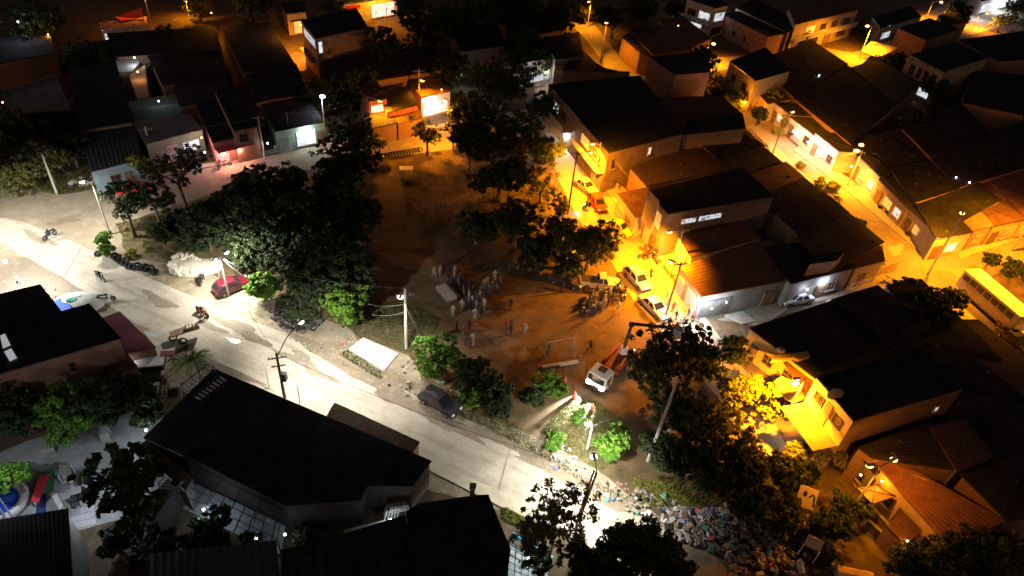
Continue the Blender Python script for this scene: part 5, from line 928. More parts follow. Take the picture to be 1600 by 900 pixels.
bulb(482, 45, 5.8, 700, 'white lamp on the side wall of the box house', (1, .9, .8)); bulb(160, 47, 3.2, 260, 'white lamp at the corner of the orange flat roof'); bulb(455, 14, 3, 500, 'warm lamp over the doorway at the top edge', (1, .6, .2), mBO); bulb(590, 0, 3.2, 1300, 'white lamp of the shop with the red sign board')
bulb(1390, 40, 3.2, 800, 'white lamp of the column porch, far street'); bulb(1432, 118, 2.8, 500, 'white lamp below the arcaded house, left', (.85, .95, 1)); bulb(1445, 128, 2.8, 500, 'white lamp below the arcaded house, right', (.85, .95, 1)); bulb(1565, 0, 3.2, 2500, 'white lamp of the shop at the top right', (.85, .9, 1)); bulb(1535, 12, 3.2, 1300, 'second white lamp near the top right shop', (.75, .8, 1))
bulb(1125, 8, 5.5, 600, 'white lamp on the upper balcony at the top', (.85, .85, 1)); bulb(1120, 22, 2.6, 600, 'white lamp under the balcony at the top', (.8, .85, 1)); bulb(1090, 8, 3, 400, 'warm lamp beside the balcony house', (1, .75, .4), mBO)
bulb(1280, 118, 4.6, 20, 'single bright spot on the black roof, upper right'); bulb(1494, 277, 4.2, 16, 'white dot on the black roofs, inner block, upper'); bulb(1515, 285, 4.2, 16, 'white dot on the black roofs, inner block, lower'); bulb(1485, 235, 3.6, 60, 'small red bulb behind the inner block roofs', (1, .3, .2), mBR)
bulb(8, 408, 4.6, 2600, 'dazzling white lamp at the left edge of the main road', (.95, .97, 1), r=.2); bulb(25, 432, 3.2, 1500, 'second dazzling lamp beside the black roof corner, left edge', (.93, .95, 1), r=.16)
bulb(196, 562, 1.6, 60, 'white lamp beside the dark cart below the maroon shed'); bulb(228, 672, 2.6, 160, 'lamp over the right corner of the grey courtyard', (.75, .88, 1)); bulb(130, 770, 4.4, 480, 'lamp over the white courtyard chairs', (.78, .84, 1)); bulb(210, 720, 4.6, 300, 'lamp inside the crown of the big leaved courtyard tree', (.75, .88, 1)) if False else None
bulb(318, 796, 2.2, 80, 'added lamp under the roof grid of the tiled patio, left', (.7, .85, 1)); bulb(400, 842, 2.2, 80, 'added lamp under the roof grid of the tiled patio, right', (.7, .85, 1)); bulb(610, 812, 3.2, 55, 'lamp at the bent slat stair', (.85, .92, 1)); bulb(445, 835, 2.4, 20, 'added lamp at the patio corner, bottom', (.85, .92, 1))  # unseen patio bulbs, added to brighten the tiled floor
bulb(825, 872, 3.0, 230, 'lamp over the pale blue slab terrace', (.7, .9, 1)); bulb(1255, 672, 2.4, 120, 'pale lamp on the front step of the yellow house', (.9, .85, 1)); bulb(1378, 752, 3.2, 90, 'added orange lamp in front of the yellow row house, upper', SOD, mBO)  # the orange row house bulb is added to warm the facade
bulb(1345, 742, 3.2, 50, 'added orange lamp over the olive shrub corner', SOD, mBO); bulb(1418, 845, 3.2, 60, 'added orange lamp in front of the yellow row house, lower', SOD, mBO); bulb(1270, 765, 5, 120, 'orange lamp over the painted board', SOD, mBO) if False else None  # unseen orange bulbs, added to light the row house front
# ------------------------------------------------------------------ vehicles
mTyre = M('tyre', (.018, .018, .018), .9, .1, 5); mRim = M('rim', (.4, .4, .42), .35, 0, metal=.7)
mHL = M('headlight_glass', (.8, .82, .85), .15, 0, spec=.7); mTL = M('taillight_glass', (.45, .02, .02), .2, 0, spec=.6)
mHLon = M('headlight_on', (1, 1, 1), emit=(.95, .97, 1), es=30, var=0); mTrim = M('black_trim', (.03, .03, .03), .6, 0)
def paint(n, c): return M('paint_' + n, c, .2, .06, 2, spec=.7)
def wheels(o, xs, hw, r, w=.2):
    for x in xs:
        for s in (-1, 1):
            b = B(); T = Matrix.Rotation(math.pi / 2, 3, 'X'); b.torus((x, s * hw, r), r * .74, r * .26, 14, 6, T); wl = b.build('wheel', mTyre, o, smooth=True)
            B().tube([(x, s * (hw - w * .3), r), (x, s * (hw + w * .32), r)], r * .6, 10).build('rim', mRim, wl)
def car(label, p, cat='car', name='parked_car', L=4.2, Wd=1.72, Ht=1.48, style='hatch', roofm=None, lights=False):
    o = thing(name, label, cat); hw = Wd / 2; f = L / 2
    if style == 'pickup': prof = [(-f, .45), (-f + .03, .95), (-f + .1, 1.0), (.0, 1.0), (f * .42, .98), (f * .92, .86), (f, .62), (f - .04, .38)]; cab = (-.35, -.15, f * .28, f * .42)
    elif style == 'sedan': prof = [(-f, .45), (-f + .04, .82), (-f + .25, .92), (-f * .45, .95), (f * .42, .93), (f * .9, .78), (f, .58), (f - .05, .32)]; cab = (-f * .62, -f * .38, f * .14, f * .46)
    else: prof = [(-f, .45), (-f + .03, .85), (-f + .12, .95), (-f * .45, .97), (f * .45, .95), (f * .92, .80), (f, .60), (f - .05, .34)]; cab = (-f + .1, -f * .72, f * .16, f * .52)
    b = B(); bot = [(f - .1, .22), (-f + .1, .22)]; pr = prof + bot; n = len(pr)
    for s in (-1, 1):
        for (x, z) in pr:
            taper = 1 - .10 * max(0, (abs(x) / f - .7) / .3) - (.04 if z > .9 else 0) - (.03 if z < .3 else 0); b.v.append((x, s * hw * taper, z))
    b.f.append(tuple(range(n))[::-1]); b.f.append(tuple(range(n, 2 * n)))
    for i in range(n): j = (i + 1) % n; b.f.append((i, j, n + j, n + i))
    b.m = [0] * len(b.f); b.build('body', p, o, bevel=.12)
    x0, x1, x2, x3 = cab; zb = .93; zt = Ht; wb = hw * .93; wt = hw * .76
    b = B(); v = [(x0, -wb, zb), (x3, -wb, zb), (x3, wb, zb), (x0, wb, zb), (x1, -wt, zt - .03), (x2, -wt, zt - .03), (x2, wt, zt - .03), (x1, wt, zt - .03)]
    b.v = v; b.f = [(0, 1, 5, 4), (1, 2, 6, 5), (2, 3, 7, 6), (3, 0, 4, 7), (4, 5, 6, 7)]; b.m = [0] * 5; b.build('cabin', p, o, bevel=.07)
    V = [Vector(q) for q in v]
    def glass(nm, q, ins):
        c = sum(q, Vector()) / 4; nn = (q[1] - q[0]).cross(q[3] - q[0]).normalized(); 
        if nn.dot(c - Vector((0, 0, 1))) < 0: nn = -nn
        bb = B(); a_ = [c + (k - c) * ins for k in q]; bb.face([k + nn * .014 for k in a_]); bb.build(nm, mGlass, o)
    glass('windscreen', [V[1], V[2], V[6], V[5]], .86); glass('rear_window', [V[3], V[0], V[4], V[7]], .84)
    for q in ([V[0], V[1], V[5], V[4]], [V[2], V[3], V[7], V[6]]):
        m1 = q[0].lerp(q[1], .5); m2 = q[3].lerp(q[2], .5); glass('side_window', [q[0], m1, m2, q[3]], .82); glass('side_window', [m1, q[1], q[2], m2], .82)
    B().box(((x1 + x2) / 2, 0, zt), (abs(x2 - x1) * .98, wt * 1.95, .05)).build('roof', roofm or p, o, bevel=.02)
    for s in (-1, 1):
        B().box((f - .06, s * hw * .68, .68), (.14, .34, .15)).build('headlight', mHLon if lights else mHL, o, bevel=.03)
        B().box((-f + .05, s * hw * .74, .75), (.1, .22, .2)).build('taillight', mTL, o, bevel=.02)
        B().box((x3 - .1, s * (hw + .06), 1.0), (.12, .16, .12)).build('mirror', p, o, bevel=.02)
    B().box((f - .02, 0, .42), (.08, Wd * .8, .2)).build('bumper', mTrim, o, bevel=.02); B().box((-f + .02, 0, .42), (.08, Wd * .8, .2)).build('bumper', mTrim, o, bevel=.02)
    if style == 'pickup': B().box((-f * .56, 0, 1.0), (f * .72, Wd * .8, .03)).build('cargo_bed', mTrim, o)
    if style == 'suv' or style == 'hatch':
        for s in (-1, 1): B().tube([(x1 + .05, s * wt * .9, zt + .06), (x2, s * wt * .9, zt + .06)], .025, 5).build('roof_rail', mTrim, o)
    wheels(o, (-f * .62, f * .62), hw - .08, .32); return o
def put(o, a, b_, z=0.0):
    p = G((a[0] + b_[0]) / 2, (a[1] + b_[1]) / 2, .7); o.location = (p.x, p.y, z); o.rotation_euler = (0, 0, heading(a, b_)); return o
put(car('dark grey hatchback parked alone on the main road verge, pale patch on its rear roof', paint('dark_plum', (.05, .04, .05)), L=4.3, Ht=1.55), (664, 613), (710, 641))
put(car('dark red hatchback parked beside the pole with fanned cables', paint('dark_red', (.11, .008, .018)), L=3.9), (341, 453), (382, 437))
put(car('red hatchback on the yellow street, beside the motorcycle with its headlight on', paint('bright_red', (.62, .05, .02)), L=3.9), (924, 304), (943, 328))
put(car('pale sedan parked under the first facade of the yellow street', paint('sand', (.5, .45, .35)), style='sedan', L=4.2), (905, 282), (925, 297))
put(car('yellow taxi half hidden behind the gold lit round tree', paint('taxi_yellow', (.7, .5, .03)), style='sedan', L=4.1), (958, 350), (978, 360))
put(car('white hatchback with roof rails in the middle of the yellow street end', paint('white', (.75, .73, .68)), L=4.3, Ht=1.55), (983, 420), (1009, 448))
put(car('white sedan behind the white hatchback, nearest the dark pole', paint('white', (.75, .73, .68)), style='sedan', L=4.5), (1008, 464), (1037, 491))
put(car('pale grey crew pick up with dark bonnet beside the parked motorcycles', paint('silver', (.42, .40, .36)), style='pickup', L=4.9, Ht=1.7), (913, 438), (961, 442))
put(car('silver sedan standing on the bluish lane', paint('silver_b', (.5, .52, .55)), style='sedan', L=4.4), (1263, 462), (1226, 468))
put(car('red car behind the flat crowned tree on the upper road', paint('bright_red', (.62, .05, .02)), style='sedan', L=4.1), (196, 295), (222, 290))
put(car('white car hidden under the dark tree left of the round gold lit tree', paint('white', (.75, .73, .68)), L=4.), (874, 385), (888, 398))
put(car('black car at the right edge below the bus', paint('black', (.02, .02, .022)), style='sedan', L=4.4), (1574, 520), (1600, 542))
put(car('dark small car parked under the trees behind the pale pick up', paint('dark_plum', (.05, .04, .05)), L=4.0), (872, 432), (898, 440))
# the bus
o = thing('bus', 'cream bus with a row of dark side windows, orange lit at the right edge', 'bus'); pb = paint('cream', (.62, .52, .36))
B().box((0, 0, 1.75), (9.0, 2.4, 2.5)).build('body', pb, o, bevel=.12)
for s in (-1, 1):
    for i in range(7): B().box((-3.6 + i * 1.15, s * 1.2, 2.25), (1.0, .05, .75)).build('side_window', mGlass, o, bevel=.01)
    B().box((4.5, s * .85, .95), (.08, .3, .22)).build('headlight', mHL, o); B().box((-4.5, s * .95, 1.0), (.06, .25, .3)).build('taillight', mTL, o)
B().box((4.49, 0, 2.2), (.07, 2.1, 1.1)).build('windscreen', mGlass, o, bevel=.02); B().box((-4.49, 0, 2.3), (.05, 1.8, .7)).build('rear_window', mGlass, o, bevel=.02)
for x in (-2, 1.5): B().box((x, 0, 3.04), (.9, .8, .1)).build('roof_hatch', mIronW, o, bevel=.02)
B().box((3.7, 1.2, 1.6), (.8, .05, 1.9)).build('door', mTrim, o)
wheels(o, (-2.9, 2.9), 1.1, .48, .3)
_q = G(1562, 455, 3.0); o.location = (_q.x, _q.y, 0); o.rotation_euler = (0, 0, heading((1535, 432), (1592, 480), 3.))
# motorcycles
def moto(label, pm, lit=False):
    o = thing('motorcycle', label, 'motorcycle'); T = Matrix.Rotation(math.pi / 2, 3, 'X')
    for x in (-.62, .66):
        w = B().torus((x, 0, .3), .24, .06, 12, 6, T).build('wheel', mTyre, o, smooth=True); B().tube([(x, -.03, .3), (x, .03, .3)], .17, 8).build('rim', mRim, w)
    B().ball((.12, 0, .82), .2, 8, 6, (1.3, .7, .65)).build('fuel_tank', pm, o, smooth=True)
    B().box((-.38, 0, .82), (.75, .26, .1), ry=.05).build('seat', mTrim, o, bevel=.03)
    B().box((0, 0, .48), (.5, .28, .36)).tube([(-.6, .1, .3), (-.1, .1, .35)], .05, 5).build('engine', mRim, o)
    b = B(); b.tube([(.66, .09, .3), (.42, .09, .95)], .03, 5).tube([(.66, -.09, .3), (.42, -.09, .95)], .03, 5).tube([(.4, -.36, 1.02), (.44, 0, .98), (.4, .36, 1.02)], .022, 5).build('fork', mRim, o)
    B().box((-.7, 0, .66), (.35, .16, .06), ry=-.3).build('mudguard', pm, o)
    B().ball((.56, 0, .88), .1, 8, 6).build('headlight', mHLon if lit else mHL, o, smooth=True)
    return o
PM = [paint('moto_black', (.02, .02, .022)), paint('moto_red', (.5, .03, .02)), paint('moto_blue', (.04, .08, .3)), paint('moto_white', (.6, .6, .58))]
m0 = moto('motorcycle with rider crossing the road near the left edge', PM[0])
def mput(label, x, y, ang, pm=0, group=None, o=None):
    p = G(x, y); o = o or dup(m0, p, ang, label, group, swap=((PM[0], PM[pm]),) if pm else None); o.location = p; o.rotation_euler = (0, 0, ang); return o
mput('', 79, 371, R_(250), 0, None, m0)
mput('motorcycle parked beside the rubble pile', 316, 441, R_(100), 0); mput('red motorcycle ridden along the middle of the main road', 317, 492, R_(335), 1); mput('white motorcycle passing on the road above the black roof corner', 158, 437, R_(330), 3)
mput('small motorcycle at the kerb opposite the black roof corner', 167, 470, R_(20), 0)
ml = moto('motorcycle with a dazzling headlight beside the red hatchback', PM[0], True); pml = G(916, 325); ml.location = pml; ml.rotation_euler = (0, 0, R_(230)); ORG[ml.name] = Vector((0, 0, 0))
spot('headlight_beam', (.75, 0, .85), (3.5, 0, 0), 900, (1, .95, .9), 60, .6, .05, ml)
rnd = random.Random(21)
mp = [(913, 478, 0), (921, 471, 1), (930, 466, 0), (938, 462, 2), (944, 470, 0), (934, 478, 0), (925, 484, 3), (918, 490, 0), (952, 460, 0), (959, 452, 1), (964, 470, 0), (968, 462, 0)]
wd = ['outermost on the left', 'with a red tank, second from the left', 'just below the pale pick up', 'with a blue tank', 'in the middle row', 'at the heart of the huddle', 'with a pale tank, lower left', 'lowest of the huddle', 'near the rear wheel of the pick up', 'with a red tank, nearest the white hatchback', 'lower one of the right hand pair', 'upper one of the right hand pair']
for (x, y, k), w in zip(mp, wd): mput('motorcycle in the huddle on the orange court, ' + w, x, y, rnd.uniform(0, 6.28), k, 'motorcycles parked on the orange court')
for x, y, k, l in ((1006, 402, 1, 'red motorcycle parked at the yellow street kerb, left one'), (1014, 404, 0, 'dark motorcycle parked at the yellow street kerb, middle one'), (1023, 408, 1, 'red motorcycle parked at the yellow street kerb, right one'), (1018, 428, 3, 'white motorcycle riding past the white hatchback'), (346, 262, 0, 'motorcycle parked at the red lit shop, left'), (352, 259, 1, 'motorcycle parked at the red lit shop, right'), (1065, 395, 0, 'motorcycle behind the yellow lit front fence'), (1462, 388, 0, 'motorcycle parked in the white lit corner porch'), (1088, 506, 0, 'motorcycle at the street end below the white lit garage'), (1062, 508, 1, 'red motorcycle near the dark pole foot')): mput(l, x, y, rnd.uniform(0, 6.28), k)
# bucket truck
tk = thing('bucket_truck', 'white cab utility truck with red bed and raised folding boom, headlights on', 'truck'); pw = paint('white', (.75, .73, .68)); pr_ = M('truck_red', (.24, .045, .028), .5, .15, 3)
B().box((2.35, 0, 1.45), (1.7, 2.1, 1.7)).build('cab', pw, tk, bevel=.12); B().box((3.22, 0, 1.75), (.06, 1.8, .8)).build('windscreen', mGlass, tk, bevel=.02); B().box((2.1, 0, 2.34), (.8, .8, .08)).build('roof_hatch', mTrim, tk, bevel=.02)
for s in (-1, 1):
    B().box((2.5, s * 1.06, 1.75), (.9, .04, .65)).build('side_window', mGlass, tk); B().box((3.25, s * .75, 1.0), (.26, .46, .34)).build('headlight', mHLon, tk, bevel=.05)
    spot('headlight_beam', (3.55, s * .78, .95), (6.5, s * .8, 0), 30000, (.95, .98, 1), 44, .7, .06, tk); B().box((3.0, s * 1.25, 1.75), (.08, .2, .4)).build('mirror', mTrim, tk)
B().box((3.24, 0, .6), (.16, 2.1, .35)).build('bumper', mTrim, tk, bevel=.03); B().box((-.5, 0, .8), (5.6, .9, .25)).build('chassis', mTrim, tk)
B().box((-1.3, 0, 1.15), (3.8, 2.1, .4)).build('bed', pr_, tk, bevel=.04)
for s in (-1, 1): B().box((-1.4, s * .85, 1.55), (3.2, .35, .45)).build('tool_box', pr_, tk, bevel=.03)
B().ball((-3.2, .7, 1.5), .14, 8, 6).build('warning_light', M('red_glow', (1, .2, .2), emit=(1, .15, .15), es=25, var=0), tk); point('warning_light_glow', (-3.4, .7, 1.6), 60, (1, .15, .12), .1, tk)
wheels(tk, (2.2, -1.6, -2.5), .95, .45, .3)
a_, b2 = (968, 560), (926, 605); _q = G(955, 576, .8); th = heading(a_, b2); tk.location = (_q.x, _q.y, 0); tk.rotation_euler = (0, 0, th); TM = Matrix.Translation((_q.x, _q.y, 0)) @ Matrix.Rotation(th, 4, 'Z'); TI = TM.inverted()
base_ = Vector((-2.2, 0, 1.5)); el = TI @ G(987, 507, 6.2); tip = TI @ G(1062, 514, 7.0)
B().tube([base_, base_ + Vector((0, 0, .8))], [.45, .35], 10).build('turret', mIronW, tk)
bm1 = B().tube([base_ + Vector((0, 0, .8)), el], [.2, .16], 4).build('lower_boom', mWood, tk); B().ball(el, .3, 8, 6).build('elbow', mIron, bm1); B().tube([el + Vector((0, 0, .1)), tip], [.18, .13], 4).build('upper_boom', mIron, tk)
B().box(tip + Vector((.2, 0, -.3)), (.8, .8, 1.0)).build('bucket', mIronW, tk, bevel=.05)
# cart, scooter platform, goal, table, cones, boards
ct = thing('wooden_cart', 'old wooden handcart with one big wheel and a slatted tailboard at the roadside', 'cart', G(290, 530)); q = G(290, 530)
B().box(q + Vector((.6, .5, 1.0)), (1.5, .1, .9), .6, rx=.5).build('tailboard', mWood, ct)
for i in range(4): B().box(q + Vector((.2 + i * .25, .3 + i * .17, 1.45 - .02 * i)), (.08, .12, 1.0), .6, rx=.5).build('slat', mWood, ct)
B().box(q + Vector((-.6, .1, .8)), (1.6, .9, .12), .7).build('bed', mWood, ct); T = Matrix.Rotation(math.pi / 2, 3, 'X')
for s in ((-1.0, -.4), (.1, -.7)): B().torus(q + Vector((s[0], s[1], .42)), .34, .08, 16, 6, Matrix.Rotation(.6, 3, 'Z') @ T).build('wheel', mTyre, ct, smooth=True)
tr = thing('tricycle_cart', 'dark cargo tricycle with a pale flat box beside the maroon shed', 'tricycle', G(236, 572)); q = G(236, 574)
B().box(q + Vector((.2, -.2, 1.05)), (2.6, 1.5, .12), .28).build('box_top', M('pale_lid', (.62, .6, .56), .8, .25, 3), tr); B().box(q + Vector((.2, -.2, .7)), (2.5, 1.4, .55), .28).build('box', mTrim, tr)
for s in ((-.9, -.9), (-.5, .9), (2.2, .7)): B().torus(q + Vector((s[0], s[1], .4)), .33, .06, 14, 6, Matrix.Rotation(.28, 3, 'Z') @ T).build('wheel', mTyre, tr, smooth=True)
B().tube([q + Vector((1.5, .4, .6)), q + Vector((2.2, .6, 1.1)), q + Vector((2.2, .2, 1.15))], .04, 5).build('handlebar', mIron, tr); B().box(q + Vector((1.4, 1.0, 1.1)), (1.3, .7, .1), .2).build('seat', mMar, tr)
gl = thing('football_goal', 'thin white metal football goal at the near end of the dirt court', 'goal', G(872, 552)); L_, R__ = G(851, 559), G(894, 551); hgt = 2.2
B().tube([L_, L_ + Vector((0, 0, hgt))], .04, 6).build('post', mCon, gl); B().tube([R__, R__ + Vector((0, 0, hgt))], .04, 6).build('post', mCon, gl); B().tube([L_ + Vector((0, 0, hgt)), R__ + Vector((0, 0, hgt))], .04, 6).build('crossbar', mCon, gl)
for q in (L_, R__): B().tube([q + Vector((0, 0, hgt)), q + Vector((.3, -1.1, 0))], .02, 5).build('stay', mCon, gl)
b = B(); a1, a2 = G(846, 575), G(903, 566); tag(b.box((a1 + a2) / 2 + Vector((0, 0, .12)), ((a2 - a1).length, .35, .24), math.atan2((a2 - a1).y, (a2 - a1).x)).build('kerb', mCon, loc=tuple((a1 + a2) / 2)), 'low concrete kerb behind the football goal', 'kerb')
tb = thing('trestle_frame', 'small white trestle frame standing in the dark upper park', 'frame', G(635, 272)); q = G(635, 272)
B().box(q + Vector((0, 0, .95)), (1.9, 1.1, .06), .2).build('top', mIronW, tb)
for s in ((-.85, -.45), (.85, -.45), (-.85, .45), (.85, .45)): B().tube([q + Vector((s[0], s[1], 0)), q + Vector((s[0] * .9, s[1] * .9, .95))], .05, 5).build('leg', mIronW, tb)
mCone = M('cone_orange', (.8, .13, .05), .5, .1, 5, emit=None); pt = thing('traffic_cone', 'orange cone nearest the football goal, left of the truck', 'traffic cone', G(882, 597)); q = G(882, 597)
B().box(q + Vector((0, 0, .03)), (.5, .5, .06)).build('base', mTrim, pt); B().tube([q + Vector((0, 0, .05)), q + Vector((0, 0, .85))], [.22, .05], 10).build('shell', mCone, pt); B().tube([q + Vector((0, 0, .4)), q + Vector((0, 0, .55))], [.143, .115], 10).build('band', mIronW, pt)
dup(pt, G(897, 622), 0, 'orange cone in the truck headlight beam', 'cones around the truck'); dup(pt, G(925, 640), .5, 'orange cone behind the small bright lawn', 'cones around the truck'); pt['group'] = 'cones around the truck'
bx = thing('stage_box', 'long grey box cart with two dark rails beside the crowd', 'box', G(697, 466)); q = G(697, 466); an = heading((690, 456), (706, 474))
B().box(q + Vector((0, 0, .8)), (2.6, 1.3, .5), an).build('box', M('grey_box', (.35, .33, .31), .8, .2, 2), bx, bevel=.03)
for s in (-1, 1): B().box(q + Vector((-math.sin(an), math.cos(an), 0)) * s * .9 + Vector((0, 0, 1.0)), (3.2, .1, .12), an).build('rail', mIron, bx)
for s in (-1, 1): B().tube([q + Vector((math.cos(an), math.sin(an), 0)) * s, q + Vector((math.cos(an), math.sin(an), 0)) * s + Vector((0, 0, .6))], .08, 5).build('leg', mIron, bx)
def board(label, c, w, h_, m, z0, art=False):
    a, b_ = G(*c[0], z0), G(*c[1], z0); d = (b_ - a).normalized(); nrm = Vector((d.y, -d.x, 0)); o = thing('sign_board', label, 'sign board', G(*c[0])); t = Vector((0, 0, 1))
    Lb = (b_ - a).length; bb = B()
    for p0, p1 in ((a, b_),): bb.face([p0, p1, p1 + t * h_ * .8 + nrm * -h_ * .5, p0 + t * h_ * .8 + nrm * -h_ * .5]); 
    bb2 = B(); k = [a, b_, b_ + t * h_ * .8 - nrm * h_ * .5, a + t * h_ * .8 - nrm * h_ * .5]; nn = (k[1] - k[0]).cross(k[3] - k[0]).normalized(); bb2.face(k); bb2.face([p - nn * .05 for p in k][::-1])
    for i in range(4): bb2.face([k[i], k[i] - nn * .05, k[(i + 1) % 4] - nn * .05, k[(i + 1) % 4]])
    bb2.build('panel', m, o)
    for p0 in (a, b_): B().tube([(p0.x, p0.y, 0), tuple(p0)], .05, 5).build('leg', mIronW, o)
    if art:
        u = k[1] - k[0]; v = k[3] - k[0]; up = nn * (.012 if nn.z > 0 else -.012)
        def blob(cx, cy, r, sx=1.): B().face([k[0] + u * (cx + r * sx * math.cos(t_) / 1.3) + v * (cy + r * math.sin(t_)) + up for t_ in [i * math.pi / 7 for i in range(14)]]).build('painted_shape', mTrim, o)
        blob(.36, .66, .14); blob(.2, .3, .1); bt = B()
        pts = [k[0] + u * x_ + v * y_ + up for x_, y_ in ((.6, .55), (.75, .72), (.88, .62), (.92, .35), (.97, .15))]
        for i in range(4):
            e = (pts[i + 1] - pts[i]).normalized().cross(nn) * .07; bt.face([pts[i] - e, pts[i + 1] - e, pts[i + 1] + e, pts[i] + e])
        bt.build('painted_shape', mTrim, o)
board('small painted board with dark shapes on two legs, on the slope at lower right', ((1241, 788), (1270, 798)), 2, 1.9, M('board_cream', (.66, .52, .25), .8, .1, 2), 1.8, True)
board('small blank board on two legs, below the painted board', ((1256, 851), (1281, 863)), 2, 1.0, M('board_tan', (.6, .42, .25), .8, .1, 2), 1.8)
b = B(); b.tube([G(1305, 893, .4), G(1362, 905, .4)], .55, 10); tag(b.build('rolled_mat', M('tan_mat', (.55, .38, .18), .9, .2, 2), loc=tuple(G(1330, 898))), 'fat tan roll lying at the bottom edge, right', 'roll')
tag(B().ball(G(1250, 885, .5), .5, 7, 5, (.5, 1.3, 1), jit=.25).build('white_sack', mWh, loc=tuple(G(1250, 885))), 'crumpled white sack at the end of the rubbish heap', 'sack')
tag(B().face([G(1330, 735, .8), G(1350, 733, 1.4), G(1372, 757, .9), G(1352, 770, .5)]).face([G(1352, 770, .5), G(1330, 735, .8), G(1334, 760, .2)]).build('tarpaulin', M('orange_tarp', (.5, .2, .08), .8, .3, 3), loc=tuple(G(1350, 755))), 'orange lit crumpled tarpaulin below the olive shrubs', 'tarpaulin')
tag(B().ball(G(1220, 548, 3.9), .45, 10, 8, (1, 1, .8)).build('water_tank', mBe, loc=tuple(G(1220, 548, 3.9))), 'small round tank on the roof edge above the yellow yard', 'tank')
o = thing('satellite_dish', 'round cream dish behind the top edge of the yellow panelled facade', 'dish', G(1307, 617, 6.8)); q = G(1305, 616, 7.1); b = B(); b.ball(q, .75, 14, 4, (1, .25, 1)); b.build('dish', mBe, o, smooth=True); B().tube([G(1307, 618, 6.5), q], .06, 5).build('mast', mIron, o)
# tyres
t0 = None
ty = [(178, 399), (183, 404), (189, 408), (195, 411), (201, 415), (207, 417), (214, 414), (219, 418), (224, 421), (229, 419), (233, 423), (237, 421), (242, 425), (153, 396), (160, 392)]
tn = ['first at the shrub end', 'second from the shrub end', 'third from the shrub end', 'fourth from the shrub end', 'fifth from the shrub end', 'sixth, where the row bends', 'seventh, upper one after the bend', 'eighth, leaning low', 'ninth, before the upright ones', 'first of the upright ones', 'second of the upright ones', 'third of the upright ones', 'last, at the worn path', 'lying alone beside the starry lamp', 'lying alone under the vivid green shrub']
for (x, y), w in zip(ty, tn):
    p = G(x, y, .2); up_ = 'upright' in w
    tl = Matrix.Rotation(R_(80 if up_ else random.uniform(0, 35)), 3, 'X'); tl = Matrix.Rotation(random.uniform(-.5, .5), 3, 'Z') @ tl
    o = B().torus(p + Vector((0, 0, .2 if up_ else 0)), .33, .13, 14, 7, tl).build('tyre', mTyre, loc=tuple(p), smooth=True); tag(o, 'old tyre in the kerb row on the mound, ' + w, 'tyre', 'tyres along the mound')
for i in range(13):
    x, y = 600 + i * 4.7, 243.5 - i * .78; p = G(x, y, .25); o = B().torus(p, .36, .1, 12, 6, Matrix.Rotation(R_(85), 3, 'X')).build('tyre', mTyre, loc=tuple(p), smooth=True)
    tag(o, 'half buried tyre edging the orange lit road, number %s from the left' % ('one two three four five six seven eight nine ten eleven twelve thirteen'.split()[i]), 'tyre', 'half buried tyres edging the orange lit road')
# bottom left courtyard things
pl_ = thing('round_pool', 'round blue paddling pool with a wide white rim at the left edge', 'pool', G(2, 790)); q = G(0, 790)
B().torus(q + Vector((0, 0, .35)), 1.75, .35, 24, 8).build('rim', mIronW, pl_, smooth=True); B().tube([q, q + Vector((0, 0, .42))], 1.45, 24).build('water', M('pool_blue', (.02, .09, .65), .1, .1, 2, spec=.6), pl_); B().box(q + Vector((.3, .2, .5)), (1.6, .5, .1), .5).build('float', M('float_blue', (.05, .2, .8), .4, .1, 2), pl_)
tag(B().prism([G(48, 770), (G(62, 738)), G(86, 732), G(84, 768), G(70, 775)], .03, .07).build('turf_mat', M('turf', (.05, .2, .09), .9, .3, 4), loc=tuple(G(65, 755))), 'green turf mat under the red slide, courtyard', 'mat')
sl = thing('red_table', 'long red table top on the green turf mat, courtyard', 'table', G(61, 768)); e = [G(62, 740, .8), G(76, 742, .8), G(60, 785, .8), G(48, 783, .8)]; B().prism(e, .74, .8, bot=True).build('top', M('red_plastic', (.62, .04, .06), .5, .08, 3), sl)
for q in e: B().tube([(q.x, q.y, 0), (q.x, q.y, .74)], .05, 5).build('leg', mIron, sl)
wb = thing('white_cabinet', 'white leaning cabinet right of the red table', 'cabinet', G(90, 785)); B().prism([G(81, 775, 1.2), G(88, 770, 1.2), G(100, 790, 1.2), G(92, 795, 1.2)], 0, 1.2).build('body', mWh, wb); B().prism([G(89, 771, 1.25), G(92, 774, 1.25), G(101, 789, 1.25), G(99, 790, 1.25)], 1.0, 1.25).build('lid', mGr, wb)
cb = thing('cage_shelter', 'small pale cage shelter behind the turf mat, courtyard', 'shelter', G(103, 738)); B().prism([G(90, 742, 1.6), G(93, 727, 1.6), G(110, 725, 1.6), G(112, 742, 1.6)], 1.5, 1.6, bot=True).build('roof', mGr, cb)
for p_ in ((90, 742), (93, 727), (110, 725), (112, 742)): q = G(*p_, 1.5); B().tube([(q.x, q.y, 0), q], .04, 5).build('post', mIronW, cb)
B().prism([G(94, 740, .7), G(96, 731, .7), G(107, 729, .7), G(108, 740, .7)], 0, .7).build('cage', mIronW, cb)
tag(B().prism([G(58, 778), (G(72, 772)), G(72, 800), G(57, 806)], .03, .1).build('blue_mat', M('navy_mat', (.03, .05, .2), .9, .1, 3), loc=tuple(G(64, 790))), 'dark blue mat below the red table', 'mat')
